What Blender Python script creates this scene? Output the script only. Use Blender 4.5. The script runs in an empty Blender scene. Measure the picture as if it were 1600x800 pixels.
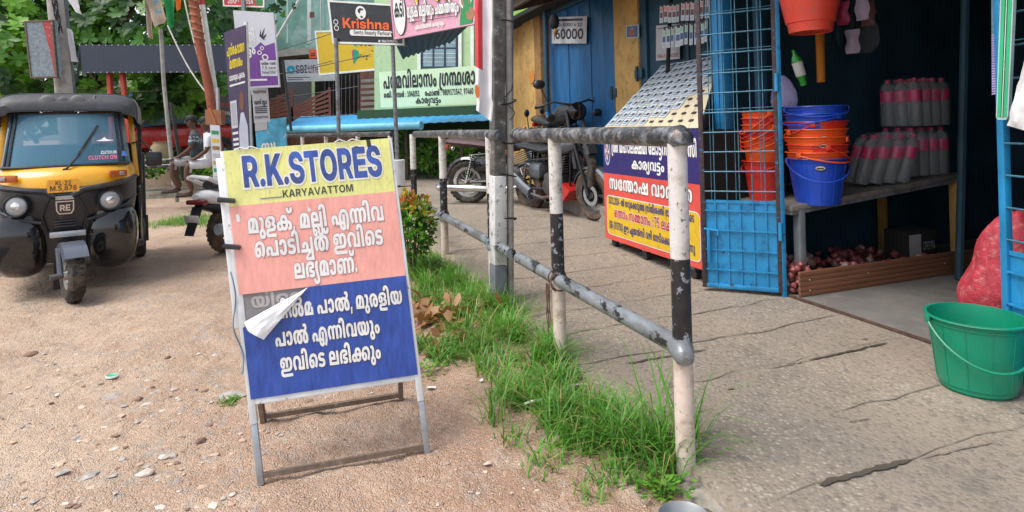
import bpy, bmesh, math, random
from mathutils import Vector, Matrix, noise
from mathutils.geometry import tessellate_polygon
R = math.radians
rnd = random.Random(7)
scene = bpy.context.scene
COL = scene.collection

# ------------------------------------------------------------------ camera, light, exposure
F, H, HZ, ROLL = 950.0, 1.25, 198.5, 0.028      # focal length and horizon in pixels of a 1600 px frame, eye height, roll
cd = bpy.data.cameras.new('camera'); cam = bpy.data.objects.new('camera', cd); COL.objects.link(cam)
cd.sensor_width = 36.0; cd.lens = F/1600*36.0; cd.shift_y = -(400-HZ)/1600
cd.clip_start = 0.05; cd.clip_end = 3000
cam.matrix_world = Matrix.Translation((0, 0, H)) @ Matrix.Rotation(R(90), 4, 'X') @ Matrix.Rotation(-ROLL, 4, 'Z')
scene.camera = cam

SUN_ELEV, SUN_AZ = 62.0, -115.0       # azimuth from +Y towards +X
world = bpy.data.worlds.new('World'); scene.world = world; world.use_nodes = True
wn = world.node_tree.nodes; wl = world.node_tree.links
bg = wn['Background']
sky = wn.new('ShaderNodeTexSky'); sky.sky_type = 'NISHITA'; sky.sun_disc = False
sky.sun_elevation = R(SUN_ELEV); sky.sun_rotation = R(SUN_AZ)
sky.air_density = 1.0; sky.dust_density = 2.0; sky.ozone_density = 1.0
hs = wn.new('ShaderNodeHueSaturation'); hs.inputs['Saturation'].default_value = 0.40; hs.inputs['Value'].default_value = 1.0
wl.new(sky.outputs[0], hs.inputs['Color']); wl.new(hs.outputs[0], bg.inputs['Color'])
bg.inputs['Strength'].default_value = 0.15
sd = bpy.data.lights.new('sun', 'SUN'); sd.energy = 1.6; sd.angle = R(32); sd.color = (1.0, 0.955, 0.88)
sun = bpy.data.objects.new('sun', sd); COL.objects.link(sun)
_d = Vector((math.sin(R(SUN_AZ))*math.cos(R(SUN_ELEV)), math.cos(R(SUN_AZ))*math.cos(R(SUN_ELEV)), math.sin(R(SUN_ELEV))))
sun.rotation_euler = (-_d).to_track_quat('-Z', 'Y').to_euler()
scene.view_settings.view_transform = 'Standard'; scene.view_settings.look = 'None'
scene.view_settings.exposure = 0.9; scene.view_settings.gamma = 1.0
scene.cycles.max_bounces = 6; scene.cycles.diffuse_bounces = 3; scene.cycles.glossy_bounces = 3
scene.cycles.transmission_bounces = 6; scene.cycles.transparent_max_bounces = 8
scene.cycles.use_adaptive_sampling = True; scene.cycles.use_denoising = True
scene.cycles.caustics_reflective = False; scene.cycles.caustics_refractive = False

# ------------------------------------------------------------------ survey of the place
def ray(px, py):
    x, y = px-800, py-HZ; c, s = math.cos(ROLL), math.sin(ROLL)
    return Vector(((c*x-s*y)/F, 1.0, -(s*x+c*y)/F))
CAM = Vector((0, 0, H))
def at(px, py, Y): return CAM + ray(px, py)*Y
def gp(px, py, z=0.0):
    r = ray(px, py); return CAM + r*((z-H)/r.z)
ANG = R(19.6)
DS = Vector((-math.sin(ANG), math.cos(ANG), 0)); DN = Vector((math.cos(ANG), math.sin(ANG), 0)); UP = Vector((0, 0, 1))
BASE = gp(1072, 735, 0.03); BASE.z = 0
def W(s, n, z=0.0): return BASE + DS*s + DN*n + UP*z          # street coordinates: s along the kerb, n towards the shops
def on_n(px, py, n):                                           # point of the vertical plane n = const
    r = ray(px, py); return CAM + r*((n-(CAM-BASE).dot(DN))/r.dot(DN))
def on_s(px, py, s):
    r = ray(px, py); return CAM + r*((s-(CAM-BASE).dot(DS))/r.dot(DS))
def sn(p): return (p-BASE).dot(DS), (p-BASE).dot(DN)
SW = 0.06                                                       # height of the footway

# ------------------------------------------------------------------ materials
MATS = {}
def mat(name, col, rough=0.6, metal=0.0, var=0.12, scale=6.0, dirt=None, dirt_amt=0.0, dirt_scale=9.0, bump=0.0, bump_scale=40.0,
        chip=None, chip_amt=0.0, chip_scale=25.0, stretch=None, coat=0.0, spec=0.5, sss=None):
    if name in MATS: return MATS[name]
    m = bpy.data.materials.new(name); MATS[name] = m; m.use_nodes = True
    nt = m.node_tree; N = nt.nodes; L = nt.links; b = N['Principled BSDF']
    tc = N.new('ShaderNodeTexCoord'); vec = tc.outputs['Object']
    if stretch:
        mp = N.new('ShaderNodeMapping'); mp.inputs['Scale'].default_value = stretch; L.new(vec, mp.inputs[0]); vec = mp.outputs[0]
    def noi(sc, det=4, rg=0.6):
        n = N.new('ShaderNodeTexNoise'); n.inputs['Scale'].default_value = sc; n.inputs['Detail'].default_value = det
        n.inputs['Roughness'].default_value = rg; L.new(vec, n.inputs['Vector']); return n.outputs['Fac']
    def mix(f, a, c):
        x = N.new('ShaderNodeMix'); x.data_type = 'RGBA'
        if isinstance(f, (int, float)): x.inputs[0].default_value = f
        else: L.new(f, x.inputs[0])
        for sk, v in ((x.inputs[6], a), (x.inputs[7], c)):
            if isinstance(v, tuple): sk.default_value = (*v[:3], 1)
            else: L.new(v, sk)
        return x.outputs[2]
    def ramp(f, a, c):
        r = N.new('ShaderNodeMapRange'); r.inputs[1].default_value = a; r.inputs[2].default_value = c; L.new(f, r.inputs[0]); return r.outputs[0]
    col = tuple(col)
    base = mix(ramp(noi(scale), 0.3, 0.7), tuple(c*(1-var) for c in col), tuple(min(1, c*(1+var)) for c in col))
    if dirt:
        f = ramp(noi(dirt_scale, 6, 0.7), 0.62-dirt_amt*0.4, 0.8-dirt_amt*0.25)
        base = mix(f, base, tuple(dirt))
    rsock = None
    if chip:
        f = ramp(noi(chip_scale, 5, 0.65), 0.68-chip_amt*0.4, 0.70-chip_amt*0.4)
        base = mix(f, base, tuple(chip))
    L.new(base, b.inputs['Base Color'])
    rr = ramp(noi(scale*2.3), 0.2, 0.8)
    mr = N.new('ShaderNodeMapRange'); mr.inputs[3].default_value = max(0.03, rough-0.08); mr.inputs[4].default_value = min(1, rough+0.08); L.new(rr, mr.inputs[0])
    L.new(mr.outputs[0], b.inputs['Roughness'])
    b.inputs['Metallic'].default_value = metal
    b.inputs['Specular IOR Level'].default_value = spec
    if coat: b.inputs['Coat Weight'].default_value = coat; b.inputs['Coat Roughness'].default_value = 0.08
    if bump:
        bn = N.new('ShaderNodeBump'); bn.inputs['Strength'].default_value = bump; bn.inputs['Distance'].default_value = 0.01
        L.new(noi(bump_scale, 5, 0.65), bn.inputs['Height']); L.new(bn.outputs[0], b.inputs['Normal'])
    return m

# ------------------------------------------------------------------ mesh building
class MB:
    def __init__(s): s.v = []; s.f = []; s.m = []; s.mats = []
    def mi(s, m):
        if m not in s.mats: s.mats.append(m)
        return s.mats.index(m)
    def add(s, vs, fs, m):
        o = len(s.v); s.v += [tuple(p) for p in vs]; i = s.mi(m)
        for f in fs: s.f.append(tuple(k+o for k in f)); s.m.append(i)
    def poly(s, pts, m): s.add(pts, [tuple(range(len(pts)))], m)
    def obox(s, c, ux, uy, uz, size, m, bev=0.0, seg=2):
        bm = bmesh.new(); bmesh.ops.create_cube(bm, size=1)
        for v in bm.verts: v.co = Vector((v.co.x*size[0], v.co.y*size[1], v.co.z*size[2]))
        if bev > 0: bmesh.ops.bevel(bm, geom=bm.edges[:], offset=min(bev, min(size)*0.45), segments=seg, affect='EDGES', profile=0.5)
        M = Matrix((ux, uy, uz)).transposed(); c = Vector(c)
        bm.verts.index_update()
        s.add([c + M @ v.co for v in bm.verts], [tuple(v.index for v in f.verts) for f in bm.faces], m); bm.free()
    def box(s, c, size, m, bev=0.0, rz=0.0):
        ux = Vector((math.cos(rz), math.sin(rz), 0)); uy = Vector((-math.sin(rz), math.cos(rz), 0)); s.obox(c, ux, uy, UP, size, m, bev)
    def sbox(s, s0, s1, n0, n1, z0, z1, m, bev=0.0):                      # box in street coordinates
        s.obox(W((s0+s1)/2, (n0+n1)/2, (z0+z1)/2), DS, DN*-1, UP, (abs(s1-s0), abs(n1-n0), abs(z1-z0)), m, bev)
    def bar(s, a, b, w, h, m, up=UP, bev=0.0):                             # square bar from a to b
        a = Vector(a); b = Vector(b); z = (b-a); l = z.length; z.normalize(); up = Vector(up)
        x = z.cross(up)
        if x.length < 1e-4: x = z.cross(Vector((1, 0, 0)))
        x.normalize(); y = x.cross(z)
        s.obox((a+b)/2, x, y, z, (w, h, l), m, bev)
    def tube(s, pts, r, m, n=10, caps=True, ms=None):
        pts = [Vector(p) for p in pts]; k = len(pts); rs = r if isinstance(r, (list, tuple)) else [r]*k
        t0 = (pts[1]-pts[0]).normalized(); x = t0.cross(UP)
        if x.length < 0.05: x = t0.cross(Vector((1, 0, 0)))
        x.normalize(); o = len(s.v)
        for i in range(k):
            t = (pts[min(i+1, k-1)]-pts[max(i-1, 0)])
            if t.length < 1e-9: t = t0.copy()
            t.normalize(); x = (x - t*x.dot(t))
            if x.length < 1e-6: x = t.orthogonal()
            x.normalize(); y = t.cross(x)
            for j in range(n):
                a = 2*math.pi*j/n; s.v.append(tuple(pts[i] + (x*math.cos(a)+y*math.sin(a))*rs[i]))
        for i in range(k-1):
            q = s.mi(ms[i] if ms else m)
            for j in range(n):
                s.f.append((o+i*n+j, o+i*n+(j+1) % n, o+(i+1)*n+(j+1) % n, o+(i+1)*n+j)); s.m.append(q)
        if caps:
            s.f.append(tuple(o+j for j in reversed(range(n)))); s.m.append(s.mi(ms[0] if ms else m))
            s.f.append(tuple(o+(k-1)*n+j for j in range(n))); s.m.append(s.mi(ms[-1] if ms else m))
    def lathe(s, prof, m, c=(0, 0, 0), ax=UP, n=24, ms=None, close=False, sx=1.0, sy=1.0):
        ax = Vector(ax).normalized(); x = ax.orthogonal().normalized() if abs(ax.z) < 0.999 else Vector((1, 0, 0)); y = ax.cross(x); c = Vector(c); o = len(s.v); k = len(prof)
        for r, z in prof:
            for j in range(n):
                a = 2*math.pi*j/n; s.v.append(tuple(c + ax*z + (x*math.cos(a)*sx + y*math.sin(a)*sy)*r))
        for i in range(k-1 + (1 if close else 0)):
            q = s.mi(ms[i] if ms else m); i2 = (i+1) % k
            for j in range(n): s.f.append((o+i*n+j, o+i*n+(j+1) % n, o+i2*n+(j+1) % n, o+i2*n+j)); s.m.append(q)
    def loft(s, rings, m, closed=True, caps=True, ms=None):
        o = len(s.v); n = len(rings[0])
        for r in rings: s.v += [tuple(p) for p in r]
        for i in range(len(rings)-1):
            q = s.mi(ms[i] if ms else m)
            for j in range(n if closed else n-1):
                s.f.append((o+i*n+j, o+i*n+(j+1) % n, o+(i+1)*n+(j+1) % n, o+(i+1)*n+j)); s.m.append(q)
        if caps and closed:
            s.f.append(tuple(o+j for j in reversed(range(n)))); s.m.append(s.mi(ms[0] if ms else m))
            e = o+(len(rings)-1)*n; s.f.append(tuple(e+j for j in range(n))); s.m.append(s.mi(ms[-1] if ms else m))
    def prism(s, pts, off, m, side=None):                                   # polygon pts (3d) pushed by vector off
        pts = [Vector(p) for p in pts]; off = Vector(off); n = len(pts); o = len(s.v)
        s.v += [tuple(p) for p in pts] + [tuple(p+off) for p in pts]; i = s.mi(m); k = s.mi(side or m)
        tri = tessellate_polygon([pts])
        for t in tri: s.f.append((o+t[0], o+t[1], o+t[2])); s.m.append(i); s.f.append((o+n+t[2], o+n+t[1], o+n+t[0])); s.m.append(i)
        for j in range(n): s.f.append((o+j, o+(j+1) % n, o+n+(j+1) % n, o+n+j)); s.m.append(k)
    def ball(s, c, r, m, nu=12, nv=8, rot=None):
        c = Vector(c); r = (r, r, r) if isinstance(r, (int, float)) else r; o = len(s.v); q = s.mi(m)
        Q = rot or Matrix.Identity(3)
        for i in range(nv+1):
            t = math.pi*i/nv
            for j in range(nu):
                a = 2*math.pi*j/nu; s.v.append(tuple(c + Q @ Vector((r[0]*math.sin(t)*math.cos(a), r[1]*math.sin(t)*math.sin(a), -r[2]*math.cos(t)))))
        for i in range(nv):
            for j in range(nu): s.f.append((o+i*nu+j, o+i*nu+(j+1) % nu, o+(i+1)*nu+(j+1) % nu, o+(i+1)*nu+j)); s.m.append(q)
    def grid(s, fn, nu, nv, m, mfn=None):
        o = len(s.v)
        for j in range(nv+1):
            for i in range(nu+1): s.v.append(tuple(fn(i/nu, j/nv)))
        q = s.mi(m)
        for j in range(nv):
            for i in range(nu):
                a = o+j*(nu+1)+i; s.f.append((a, a+1, a+nu+2, a+nu+1)); s.m.append(s.mi(mfn((i+.5)/nu, (j+.5)/nv)) if mfn else q)
    def text(s, key, fn, m, size, x=0.0, y=0.0, align='c', width=None, lift=0.0, shear=0.0, grow=0.0):
        """lettering: fn(a, b, lift) maps sign coordinates to a point"""
        seq = TEXTS[key]; tot = sum(GLYPHS[g][0] for g in seq)*0.004*size
        sx = (width/tot) if width else 1.0
        cx = x - (tot*sx/2 if align == 'c' else tot*sx if align == 'r' else 0)
        for i, g in enumerate(seq):
            for pts, tris in glyph_tris(g, grow):
                s.add([fn(cx + (p[0]+p[1]*shear)*0.004*size*sx, y + p[1]*0.004*size, lift + (i % 3)*0.00012) for p in pts], tris, m)
            cx += GLYPHS[g][0]*0.004*size*sx
    def build(s, name, parent=None, smooth=True, angle=38, mats=None):
        me = bpy.data.meshes.new(name); me.from_pydata(s.v, [], s.f)
        for m in s.mats: me.materials.append(m if not isinstance(m, str) else MATS[m])
        me.polygons.foreach_set('material_index', s.m)
        if smooth:
            me.polygons.foreach_set('use_smooth', [True]*len(me.polygons)); me.update()
            me.set_sharp_from_angle(angle=R(angle))
        me.update()
        bm = bmesh.new(); bm.from_mesh(me)
        if len(bm.faces) < 60000 and getattr(s, 'fixn', True): bmesh.ops.recalc_face_normals(bm, faces=bm.faces[:])
        bm.to_mesh(me); bm.free()
        o = bpy.data.objects.new(name, me); COL.objects.link(o)
        if parent:
            o.parent = parent; o.matrix_parent_inverse = parent.matrix_basis.inverted()
        return o
_GT = {}
def _area(P): return sum(P[i][0]*P[(i+1) % len(P)][1]-P[(i+1) % len(P)][0]*P[i][1] for i in range(len(P)))/2
def _inside(p, P):
    c = False
    for i in range(len(P)):
        a, b = P[i], P[i-1]
        if (a[1] > p[1]) != (b[1] > p[1]) and p[0] < (b[0]-a[0])*(p[1]-a[1])/(b[1]-a[1])+a[0]: c = not c
    return c
def _grown(P, d):
    out = []; n = len(P)
    for i in range(n):
        a, b, c = P[i-1], P[i], P[(i+1) % n]
        u = (b[1]-a[1], a[0]-b[0]); w = (c[1]-b[1], b[0]-c[0]); lu = math.hypot(*u) or 1; lw = math.hypot(*w) or 1
        nx_, ny_ = u[0]/lu+w[0]/lw, u[1]/lu+w[1]/lw; l2 = nx_*nx_+ny_*ny_
        k = min(2*d/max(l2, 0.4), 2.2*d)
        out.append((b[0]+nx_*k, b[1]+ny_*k))
    return out
def glyph_tris(g, grow=0.0):
    if (g, grow) in _GT: return _GT[(g, grow)]
    r = GLYPHS[g]; cs = []; i = 1
    while i < len(r):
        n = r[i]; cs.append([(r[i+1+2*j], r[i+2+2*j]) for j in range(n)]); i += 1+2*n
    out = []
    depth = [sum(1 for j, Q in enumerate(cs) if j != i and _inside(P[0], Q)) for i, P in enumerate(cs)]
    if grow:
        for i, P in enumerate(cs):
            if (_area(P) > 0) != (depth[i] % 2 == 0): P = P[::-1]
            a0 = _area(P); P = _grown(P, grow/4.0)
            cs[i] = P if (_area(P) > 0) == (a0 > 0) and abs(_area(P)) > 12 else None
    for i, P in enumerate(cs):
        if depth[i] % 2 or P is None: continue
        hs = [Q for j, Q in enumerate(cs) if Q is not None and depth[j] == depth[i]+1 and _inside(Q[0], P)]
        loops = [P]+hs; pts = [p for l in loops for p in l]
        tris = tessellate_polygon([[Vector((p[0], p[1], 0)) for p in l] for l in loops])
        out.append((pts, [tuple(t) for t in tris]))
    _GT[(g, grow)] = out; return out

def thing(name, label, cat, loc=(0, 0, 0), group=None, kind=None, rz=0.0):
    o = bpy.data.objects.new(name, None); COL.objects.link(o); o.location = loc; o.rotation_euler = (0, 0, rz)
    o.empty_display_size = 0.1
    return tag(o, label, cat, group, kind)
def tag(o, label, cat, group=None, kind=None):
    o['label'] = label; o['category'] = cat
    if group: o['group'] = group
    if kind: o['kind'] = kind
    return o
def struct(o, kind='structure'): o['kind'] = kind; return o
def kids(o): return [c for c in bpy.data.objects if c.parent == o]
def copy_tree(o, parent=None):
    c = o.copy(); COL.objects.link(c)
    if parent: c.parent = parent
    for ch in kids(o): copy_tree(ch, c)
    return c
def quad_fn(tl, tr, br, bl):                                    # bilinear panel: u left to right, v bottom to top, both 0..1
    tl, tr, br, bl = map(Vector, (tl, tr, br, bl)); n = (tr-tl).cross(tl-bl).normalized()
    if n.dot(CAM-tl) < 0: n = -n
    def fn(u, v, lift=0.0): return bl*(1-u)*(1-v)+br*u*(1-v)+tl*(1-u)*v+tr*u*v + n*lift
    fn.n = n; fn.w = ((tr-tl).length+(br-bl).length)/2; fn.h = ((tl-bl).length+(tr-br).length)/2
    return fn
def metric(fn):                                                 # same panel measured in metres from its lower left corner
    g = lambda a, b, lift=0.0: fn(a/fn.w, b/fn.h, lift)
    g.n = fn.n; g.w = fn.w; g.h = fn.h; return g
def mrect(mb, g, a0, b0, a1, b1, m, lift): mb.poly([g(a0, b0, lift), g(a1, b0, lift), g(a1, b1, lift), g(a0, b1, lift)], m)
def mell(mb, g, a, b, ra, rb, m, lift, n=24): mb.poly([g(a+ra*math.cos(2*math.pi*i/n), b+rb*math.sin(2*math.pi*i/n), lift) for i in range(n)], m)
def mpoly(mb, g, pts, m, lift):
    P = [Vector((p[0], p[1], 0)) for p in pts]
    mb.add([g(p[0], p[1], lift) for p in pts], [tuple(t) for t in tessellate_polygon([P])], m)
def mround(mb, g, a0, b0, a1, b1, r, m, lift, n=5):
    pts = []
    for cx, cy, st in ((a1-r, b1-r, 0), (a0+r, b1-r, 90), (a0+r, b0+r, 180), (a1-r, b0+r, 270)):
        for i in range(n+1): t = R(st+90*i/n); pts.append(g(cx+r*math.cos(t), cy+r*math.sin(t), lift))
    mb.poly(pts, m)
def slab(mb, fn, th, m, back=None):                              # panel with thickness behind its face
    A = [fn(0, 0), fn(1, 0), fn(1, 1), fn(0, 1)]; mb.prism(A, fn.n*-th, m, back or m)
# lettering: outlines of the characters written on the signs, in steps of 4/1000 em (advance, then for each contour its length and x, y pairs)
GLYPHS = {
    48: (184,14,11,1,171,0,172,81,167,104,158,120,148,129,133,138,102,145,65,143,48,137,35,129,22,114,14,93,11,72,8,52,31,54,93,60,107,70,112,76,110,79,103,78,83,70,60,9,111,115,123,106,130,89,131,76,130,30,98,31,113,56,119,78,119,97),
    67: (90,29,8,142,6,140,12,114,26,114,32,110,36,101,36,85,26,33,8,23,-4,5,-6,-8,-5,-27,4,-44,18,-56,37,-60,59,-58,70,-54,83,-43,91,-21,91,-5,86,12,78,22,65,31,77,78,78,103,76,116,68,132,54,142,40,145,9,45,-31,36,-28,31,-18,32,-3,36,3,41,5,50,3,55,-8,53,-24),
    53: (177,64,166,-52,166,-20,62,-20,54,-17,50,-10,53,-4,60,0,120,0,138,2,150,6,163,16,170,32,170,48,164,60,150,72,162,82,167,92,167,110,161,124,150,133,138,139,108,145,64,142,48,138,32,129,15,110,8,86,8,70,11,58,22,43,34,36,46,34,70,35,84,42,92,50,96,64,97,76,94,88,90,96,80,103,56,108,74,114,98,115,116,112,122,107,126,102,126,94,122,89,106,86,106,56,124,52,128,48,128,42,126,36,118,32,52,30,38,28,26,22,15,12,9,-2,8,-18,14,-32,26,-44,50,-50,7,42,82,50,84,58,80,60,68,56,62,48,61,43,66),
    122: (256,38,7,32,16,12,28,3,38,-1,68,-2,92,6,116,-2,142,-2,162,5,172,13,184,32,189,57,196,57,207,50,209,38,204,29,189,28,182,0,210,-3,230,3,242,13,248,30,249,48,244,64,234,76,214,86,190,89,180,119,166,135,146,144,120,145,98,139,81,127,71,109,66,89,38,84,18,72,8,55,7,73,31,62,28,50,31,46,39,46,47,49,52,66,58,7,107,58,148,58,144,38,134,29,124,28,118,31,110,42,8,148,89,108,89,108,93,114,108,122,114,128,114,141,109,146,99,18,272,209,238,204,237,184,232,180,224,178,219,181,216,187,216,204,182,210,178,196,180,174,190,160,204,152,236,150,250,153,262,160,272,173,275,190),
    3: (62,),
    222: (206,49,194,142,152,142,151,31,53,32,54,52,134,53,134,84,131,106,123,124,112,135,91,144,62,145,38,137,24,125,17,111,12,91,12,1,28,0,20,-16,18,-37,21,-59,25,-68,33,-76,47,-83,67,-84,80,-79,89,-69,93,-58,94,-42,87,-24,74,-16,51,-16,59,-6,72,0,88,-2,96,-9,100,-20,103,-56,107,-67,116,-76,133,-83,156,-84,172,-79,184,-68,191,-53,194,-34,192,-16,187,-1,194,1,8,58,-61,52,-58,49,-50,48,-41,55,-38,61,-39,65,-46,64,-56,10,129,0,150,0,155,-10,159,-24,159,-39,156,-52,150,-58,142,-58,136,-52,134,-19,7,53,84,55,103,63,112,79,114,89,106,92,96,93,84),
    65: (67,20,53,0,54,150,52,168,46,186,34,201,14,211,-13,213,-35,208,-45,201,-54,189,-58,174,-56,155,-16,160,-16,174,-10,181,-1,182,6,177,11,164,13,142,13,1),
    17: (307,66,6,39,14,13,24,-3,28,-2,57,11,50,28,48,47,54,60,66,62,72,57,74,47,74,34,68,18,82,0,132,0,139,-25,147,-39,154,-46,178,-56,206,-55,214,-51,224,-43,232,-25,234,93,192,94,192,31,172,32,173,64,179,88,192,106,210,114,228,112,238,106,246,96,253,77,256,57,255,27,252,5,245,-17,234,-41,268,-57,283,-30,292,-4,297,23,298,56,290,96,276,121,266,130,248,140,232,144,208,145,188,142,174,136,152,117,141,98,135,81,131,59,130,31,112,31,114,55,104,76,90,88,70,93,44,91,22,81,10,63,7,172,0,192,0,192,-21,190,-26,184,-26,177,-21,173,-10),
    203: (294,56,9,88,9,63,13,42,24,16,36,-3,69,14,54,49,51,66,51,85,57,104,61,109,69,114,76,114,82,111,87,101,88,0,130,1,130,94,134,108,141,113,150,114,156,112,160,107,163,99,165,0,206,1,206,92,208,105,213,112,223,114,232,110,240,100,243,85,243,66,240,50,225,14,258,-3,278,34,286,68,283,101,272,124,255,138,233,145,207,143,193,136,185,130,170,140,154,145,131,143,109,130,95,140,81,144,52,143,33,134,22,123,14,108),
    55: (231,38,218,142,177,142,176,31,144,32,154,56,155,86,148,112,140,124,131,131,110,142,83,146,57,142,36,133,26,124,18,112,12,98,8,80,12,44,18,26,28,10,38,-3,70,14,54,50,51,66,52,84,56,98,64,108,74,113,85,114,101,108,106,102,112,90,113,80,112,56,106,36,96,20,113,0,218,0),
    71: (178,42,21,14,27,7,39,0,64,-3,85,2,100,14,104,24,108,38,107,56,100,76,92,83,81,88,62,89,50,86,59,100,69,109,82,114,96,114,110,110,120,102,124,92,127,78,126,60,124,46,116,30,107,14,140,-3,160,26,170,60,170,78,166,98,154,122,143,132,128,140,94,146,62,141,37,128,19,106,13,92,8,72,10,40,14,26,8,59,26,50,30,46,46,46,56,55,60,63,59,68,50,66,32),
    44: (214,27,201,142,159,142,158,31,112,31,114,47,109,69,98,82,86,89,70,93,52,93,38,90,22,81,10,63,6,39,10,21,24,-3,57,11,50,28,48,47,51,57,60,62,68,61,72,55,74,38,68,18,82,0,200,0),
    64: (130,36,87,142,72,145,54,145,36,140,20,129,7,107,4,96,44,88,46,89,52,108,58,114,63,114,69,112,76,101,79,75,78,52,74,38,69,30,60,28,52,33,45,54,3,46,9,26,15,16,24,7,36,0,49,-2,67,-3,87,1,98,7,107,15,115,30,121,67,118,104,114,116,106,129),
    33: (137,37,3,11,37,0,74,-3,103,3,119,13,128,26,131,41,129,58,121,72,110,80,97,86,56,90,50,94,49,102,53,109,65,114,89,112,116,104,132,131,100,142,59,145,37,140,20,131,12,121,6,105,7,87,14,73,23,66,35,60,80,55,86,51,89,42,87,36,82,31,67,28,43,31,20,39),
    176: (220,31,207,142,165,141,165,31,128,31,133,46,134,59,131,73,125,83,108,96,94,100,77,100,57,96,40,85,31,65,31,43,35,40,72,44,72,57,74,65,79,68,85,69,92,64,94,55,92,41,88,32,5,30,6,0,121,0,65,-45,82,-73,207,-73,3,112,-44,167,-1,166,-44),
    137: (251,55,8,79,9,56,15,34,23,17,38,-3,70,14,54,49,51,79,58,101,72,112,89,116,96,114,85,102,75,84,71,65,71,47,75,30,82,16,95,4,109,-2,130,-3,151,2,168,14,174,26,179,48,177,78,172,93,155,115,170,115,180,112,191,104,196,95,200,75,199,58,194,39,180,14,212,-3,226,16,234,31,241,52,243,72,239,98,232,114,226,123,218,130,203,139,177,145,151,144,127,138,98,145,72,144,53,140,34,130,20,115,12,98,10,125,98,130,89,136,73,137,48,133,32,123,28,117,32,114,38,113,64,118,85,19,266,210,233,204,233,186,229,181,224,178,217,179,212,183,210,188,211,204,177,210,172,193,176,172,186,159,200,152,230,150,247,154,259,161,267,173,270,196),
    11: (236,69,224,-50,222,-20,70,-20,56,-18,50,-10,53,-4,60,0,162,1,188,6,205,16,220,36,228,68,228,88,224,104,219,118,208,133,190,142,162,145,142,140,128,130,118,137,104,143,70,145,44,139,22,124,15,114,9,98,8,68,13,54,19,46,38,35,62,34,74,36,85,42,94,54,97,76,95,86,90,96,82,102,72,106,48,106,64,114,88,114,96,112,104,104,110,84,110,39,150,40,151,96,154,108,160,113,170,114,180,106,185,90,186,72,184,58,179,46,170,38,160,34,142,31,56,30,38,28,22,20,11,6,8,-10,10,-26,22,-40,40,-49,62,-52,7,42,82,50,84,58,80,60,68,56,62,48,61,43,66),
    52: (206,19,12,1,193,0,194,141,152,141,151,31,54,31,54,52,134,52,132,101,127,117,121,127,109,137,97,142,83,145,60,144,45,140,33,133,19,117,13,98,7,54,83,55,102,62,111,78,114,88,107,93,92,92,83),
    47: (168,55,18,-1,57,8,51,42,51,66,56,87,62,99,69,105,79,111,95,114,118,112,123,108,123,104,119,101,90,98,77,92,68,78,68,59,71,52,82,43,96,38,119,37,122,36,123,31,117,27,102,26,77,32,65,5,92,-2,118,-3,138,0,152,9,159,19,162,30,160,43,156,51,140,62,108,65,105,71,111,75,142,77,156,85,161,96,162,108,160,118,154,129,146,135,132,142,112,145,89,145,58,139,44,132,31,122,17,101,10,75,10,36),
    160: (73,26,67,142,26,142,17,122,11,100,10,62,29,-8,30,-24,28,-32,20,-36,9,-34,5,-28,4,-14,-36,-12,-37,-28,-33,-42,-22,-57,-12,-63,11,-68,41,-65,59,-56,69,-42,72,-28,71,-10,54,54,51,74,53,100),
    136: (326,66,10,36,22,13,33,3,43,-1,53,-3,74,-2,94,8,104,22,108,38,106,59,102,73,93,82,80,88,63,89,50,87,57,99,67,108,82,114,101,113,112,107,118,94,120,1,161,0,163,101,170,112,180,114,190,110,195,99,196,1,237,0,238,100,244,111,254,114,261,112,268,107,272,97,275,84,272,51,256,15,290,-3,307,27,314,45,318,72,316,94,312,110,302,125,289,137,273,144,251,145,239,143,227,138,216,129,198,142,173,145,157,141,140,129,128,137,112,143,98,145,71,144,54,139,37,129,19,108,12,94,8,75,8,54,9,60,27,55,27,50,32,46,47,46,56,56,61,65,56,68,49,66,32,18,251,210,247,192,248,179,257,163,269,154,291,150,314,151,333,160,341,172,344,186,344,197,341,210,307,204,308,186,300,179,291,179,286,184,286,204),
    119: (300,70,271,190,260,197,247,200,228,200,208,197,214,169,231,170,238,164,238,153,228,139,201,144,168,145,148,142,129,137,103,144,77,145,53,140,34,130,23,119,15,106,9,87,8,66,11,48,17,29,37,-2,70,14,53,52,51,64,52,86,58,101,65,108,75,113,89,116,98,114,87,103,76,84,71,64,71,46,79,20,95,4,119,-3,141,-2,155,4,170,17,178,39,178,69,173,91,159,111,174,114,191,114,207,111,192,87,186,65,187,37,190,25,197,13,214,1,233,-3,259,0,275,8,282,16,290,32,292,63,290,79,282,99,272,112,261,123,274,141,279,158,278,176,9,126,96,136,73,137,48,133,32,123,28,117,32,114,38,113,62,118,82,9,238,94,246,81,250,60,249,36,244,29,239,28,231,31,227,45,228,70),
    50: (183,40,168,21,172,34,175,50,175,69,171,90,164,108,156,118,137,134,119,142,104,145,65,143,38,132,19,113,12,99,9,84,10,53,21,21,38,-3,71,14,54,50,51,80,54,92,61,103,69,109,79,113,106,112,124,101,106,102,93,98,81,89,75,80,71,65,70,42,75,24,82,13,99,0,113,-3,128,-3,150,3,157,8,11,126,74,134,69,134,46,130,32,125,28,120,28,116,29,112,36,110,58,114,70,119,74),
    49: (252,42,10,104,8,88,8,69,18,37,35,15,51,5,66,0,97,-3,126,4,146,-2,169,-3,196,2,210,8,226,21,234,33,240,49,244,71,242,100,234,124,222,145,188,129,200,95,200,60,196,48,190,39,180,31,170,28,160,27,170,41,178,59,182,76,181,99,178,113,170,127,154,140,135,145,113,144,96,138,74,145,49,143,36,138,21,126,14,95,27,83,28,71,33,60,44,53,57,50,73,50,96,54,107,63,114,71,114,76,112,72,95,73,70,82,44,10,127,42,117,60,113,86,115,105,120,112,127,114,133,112,137,108,141,89,137,63),
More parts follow.
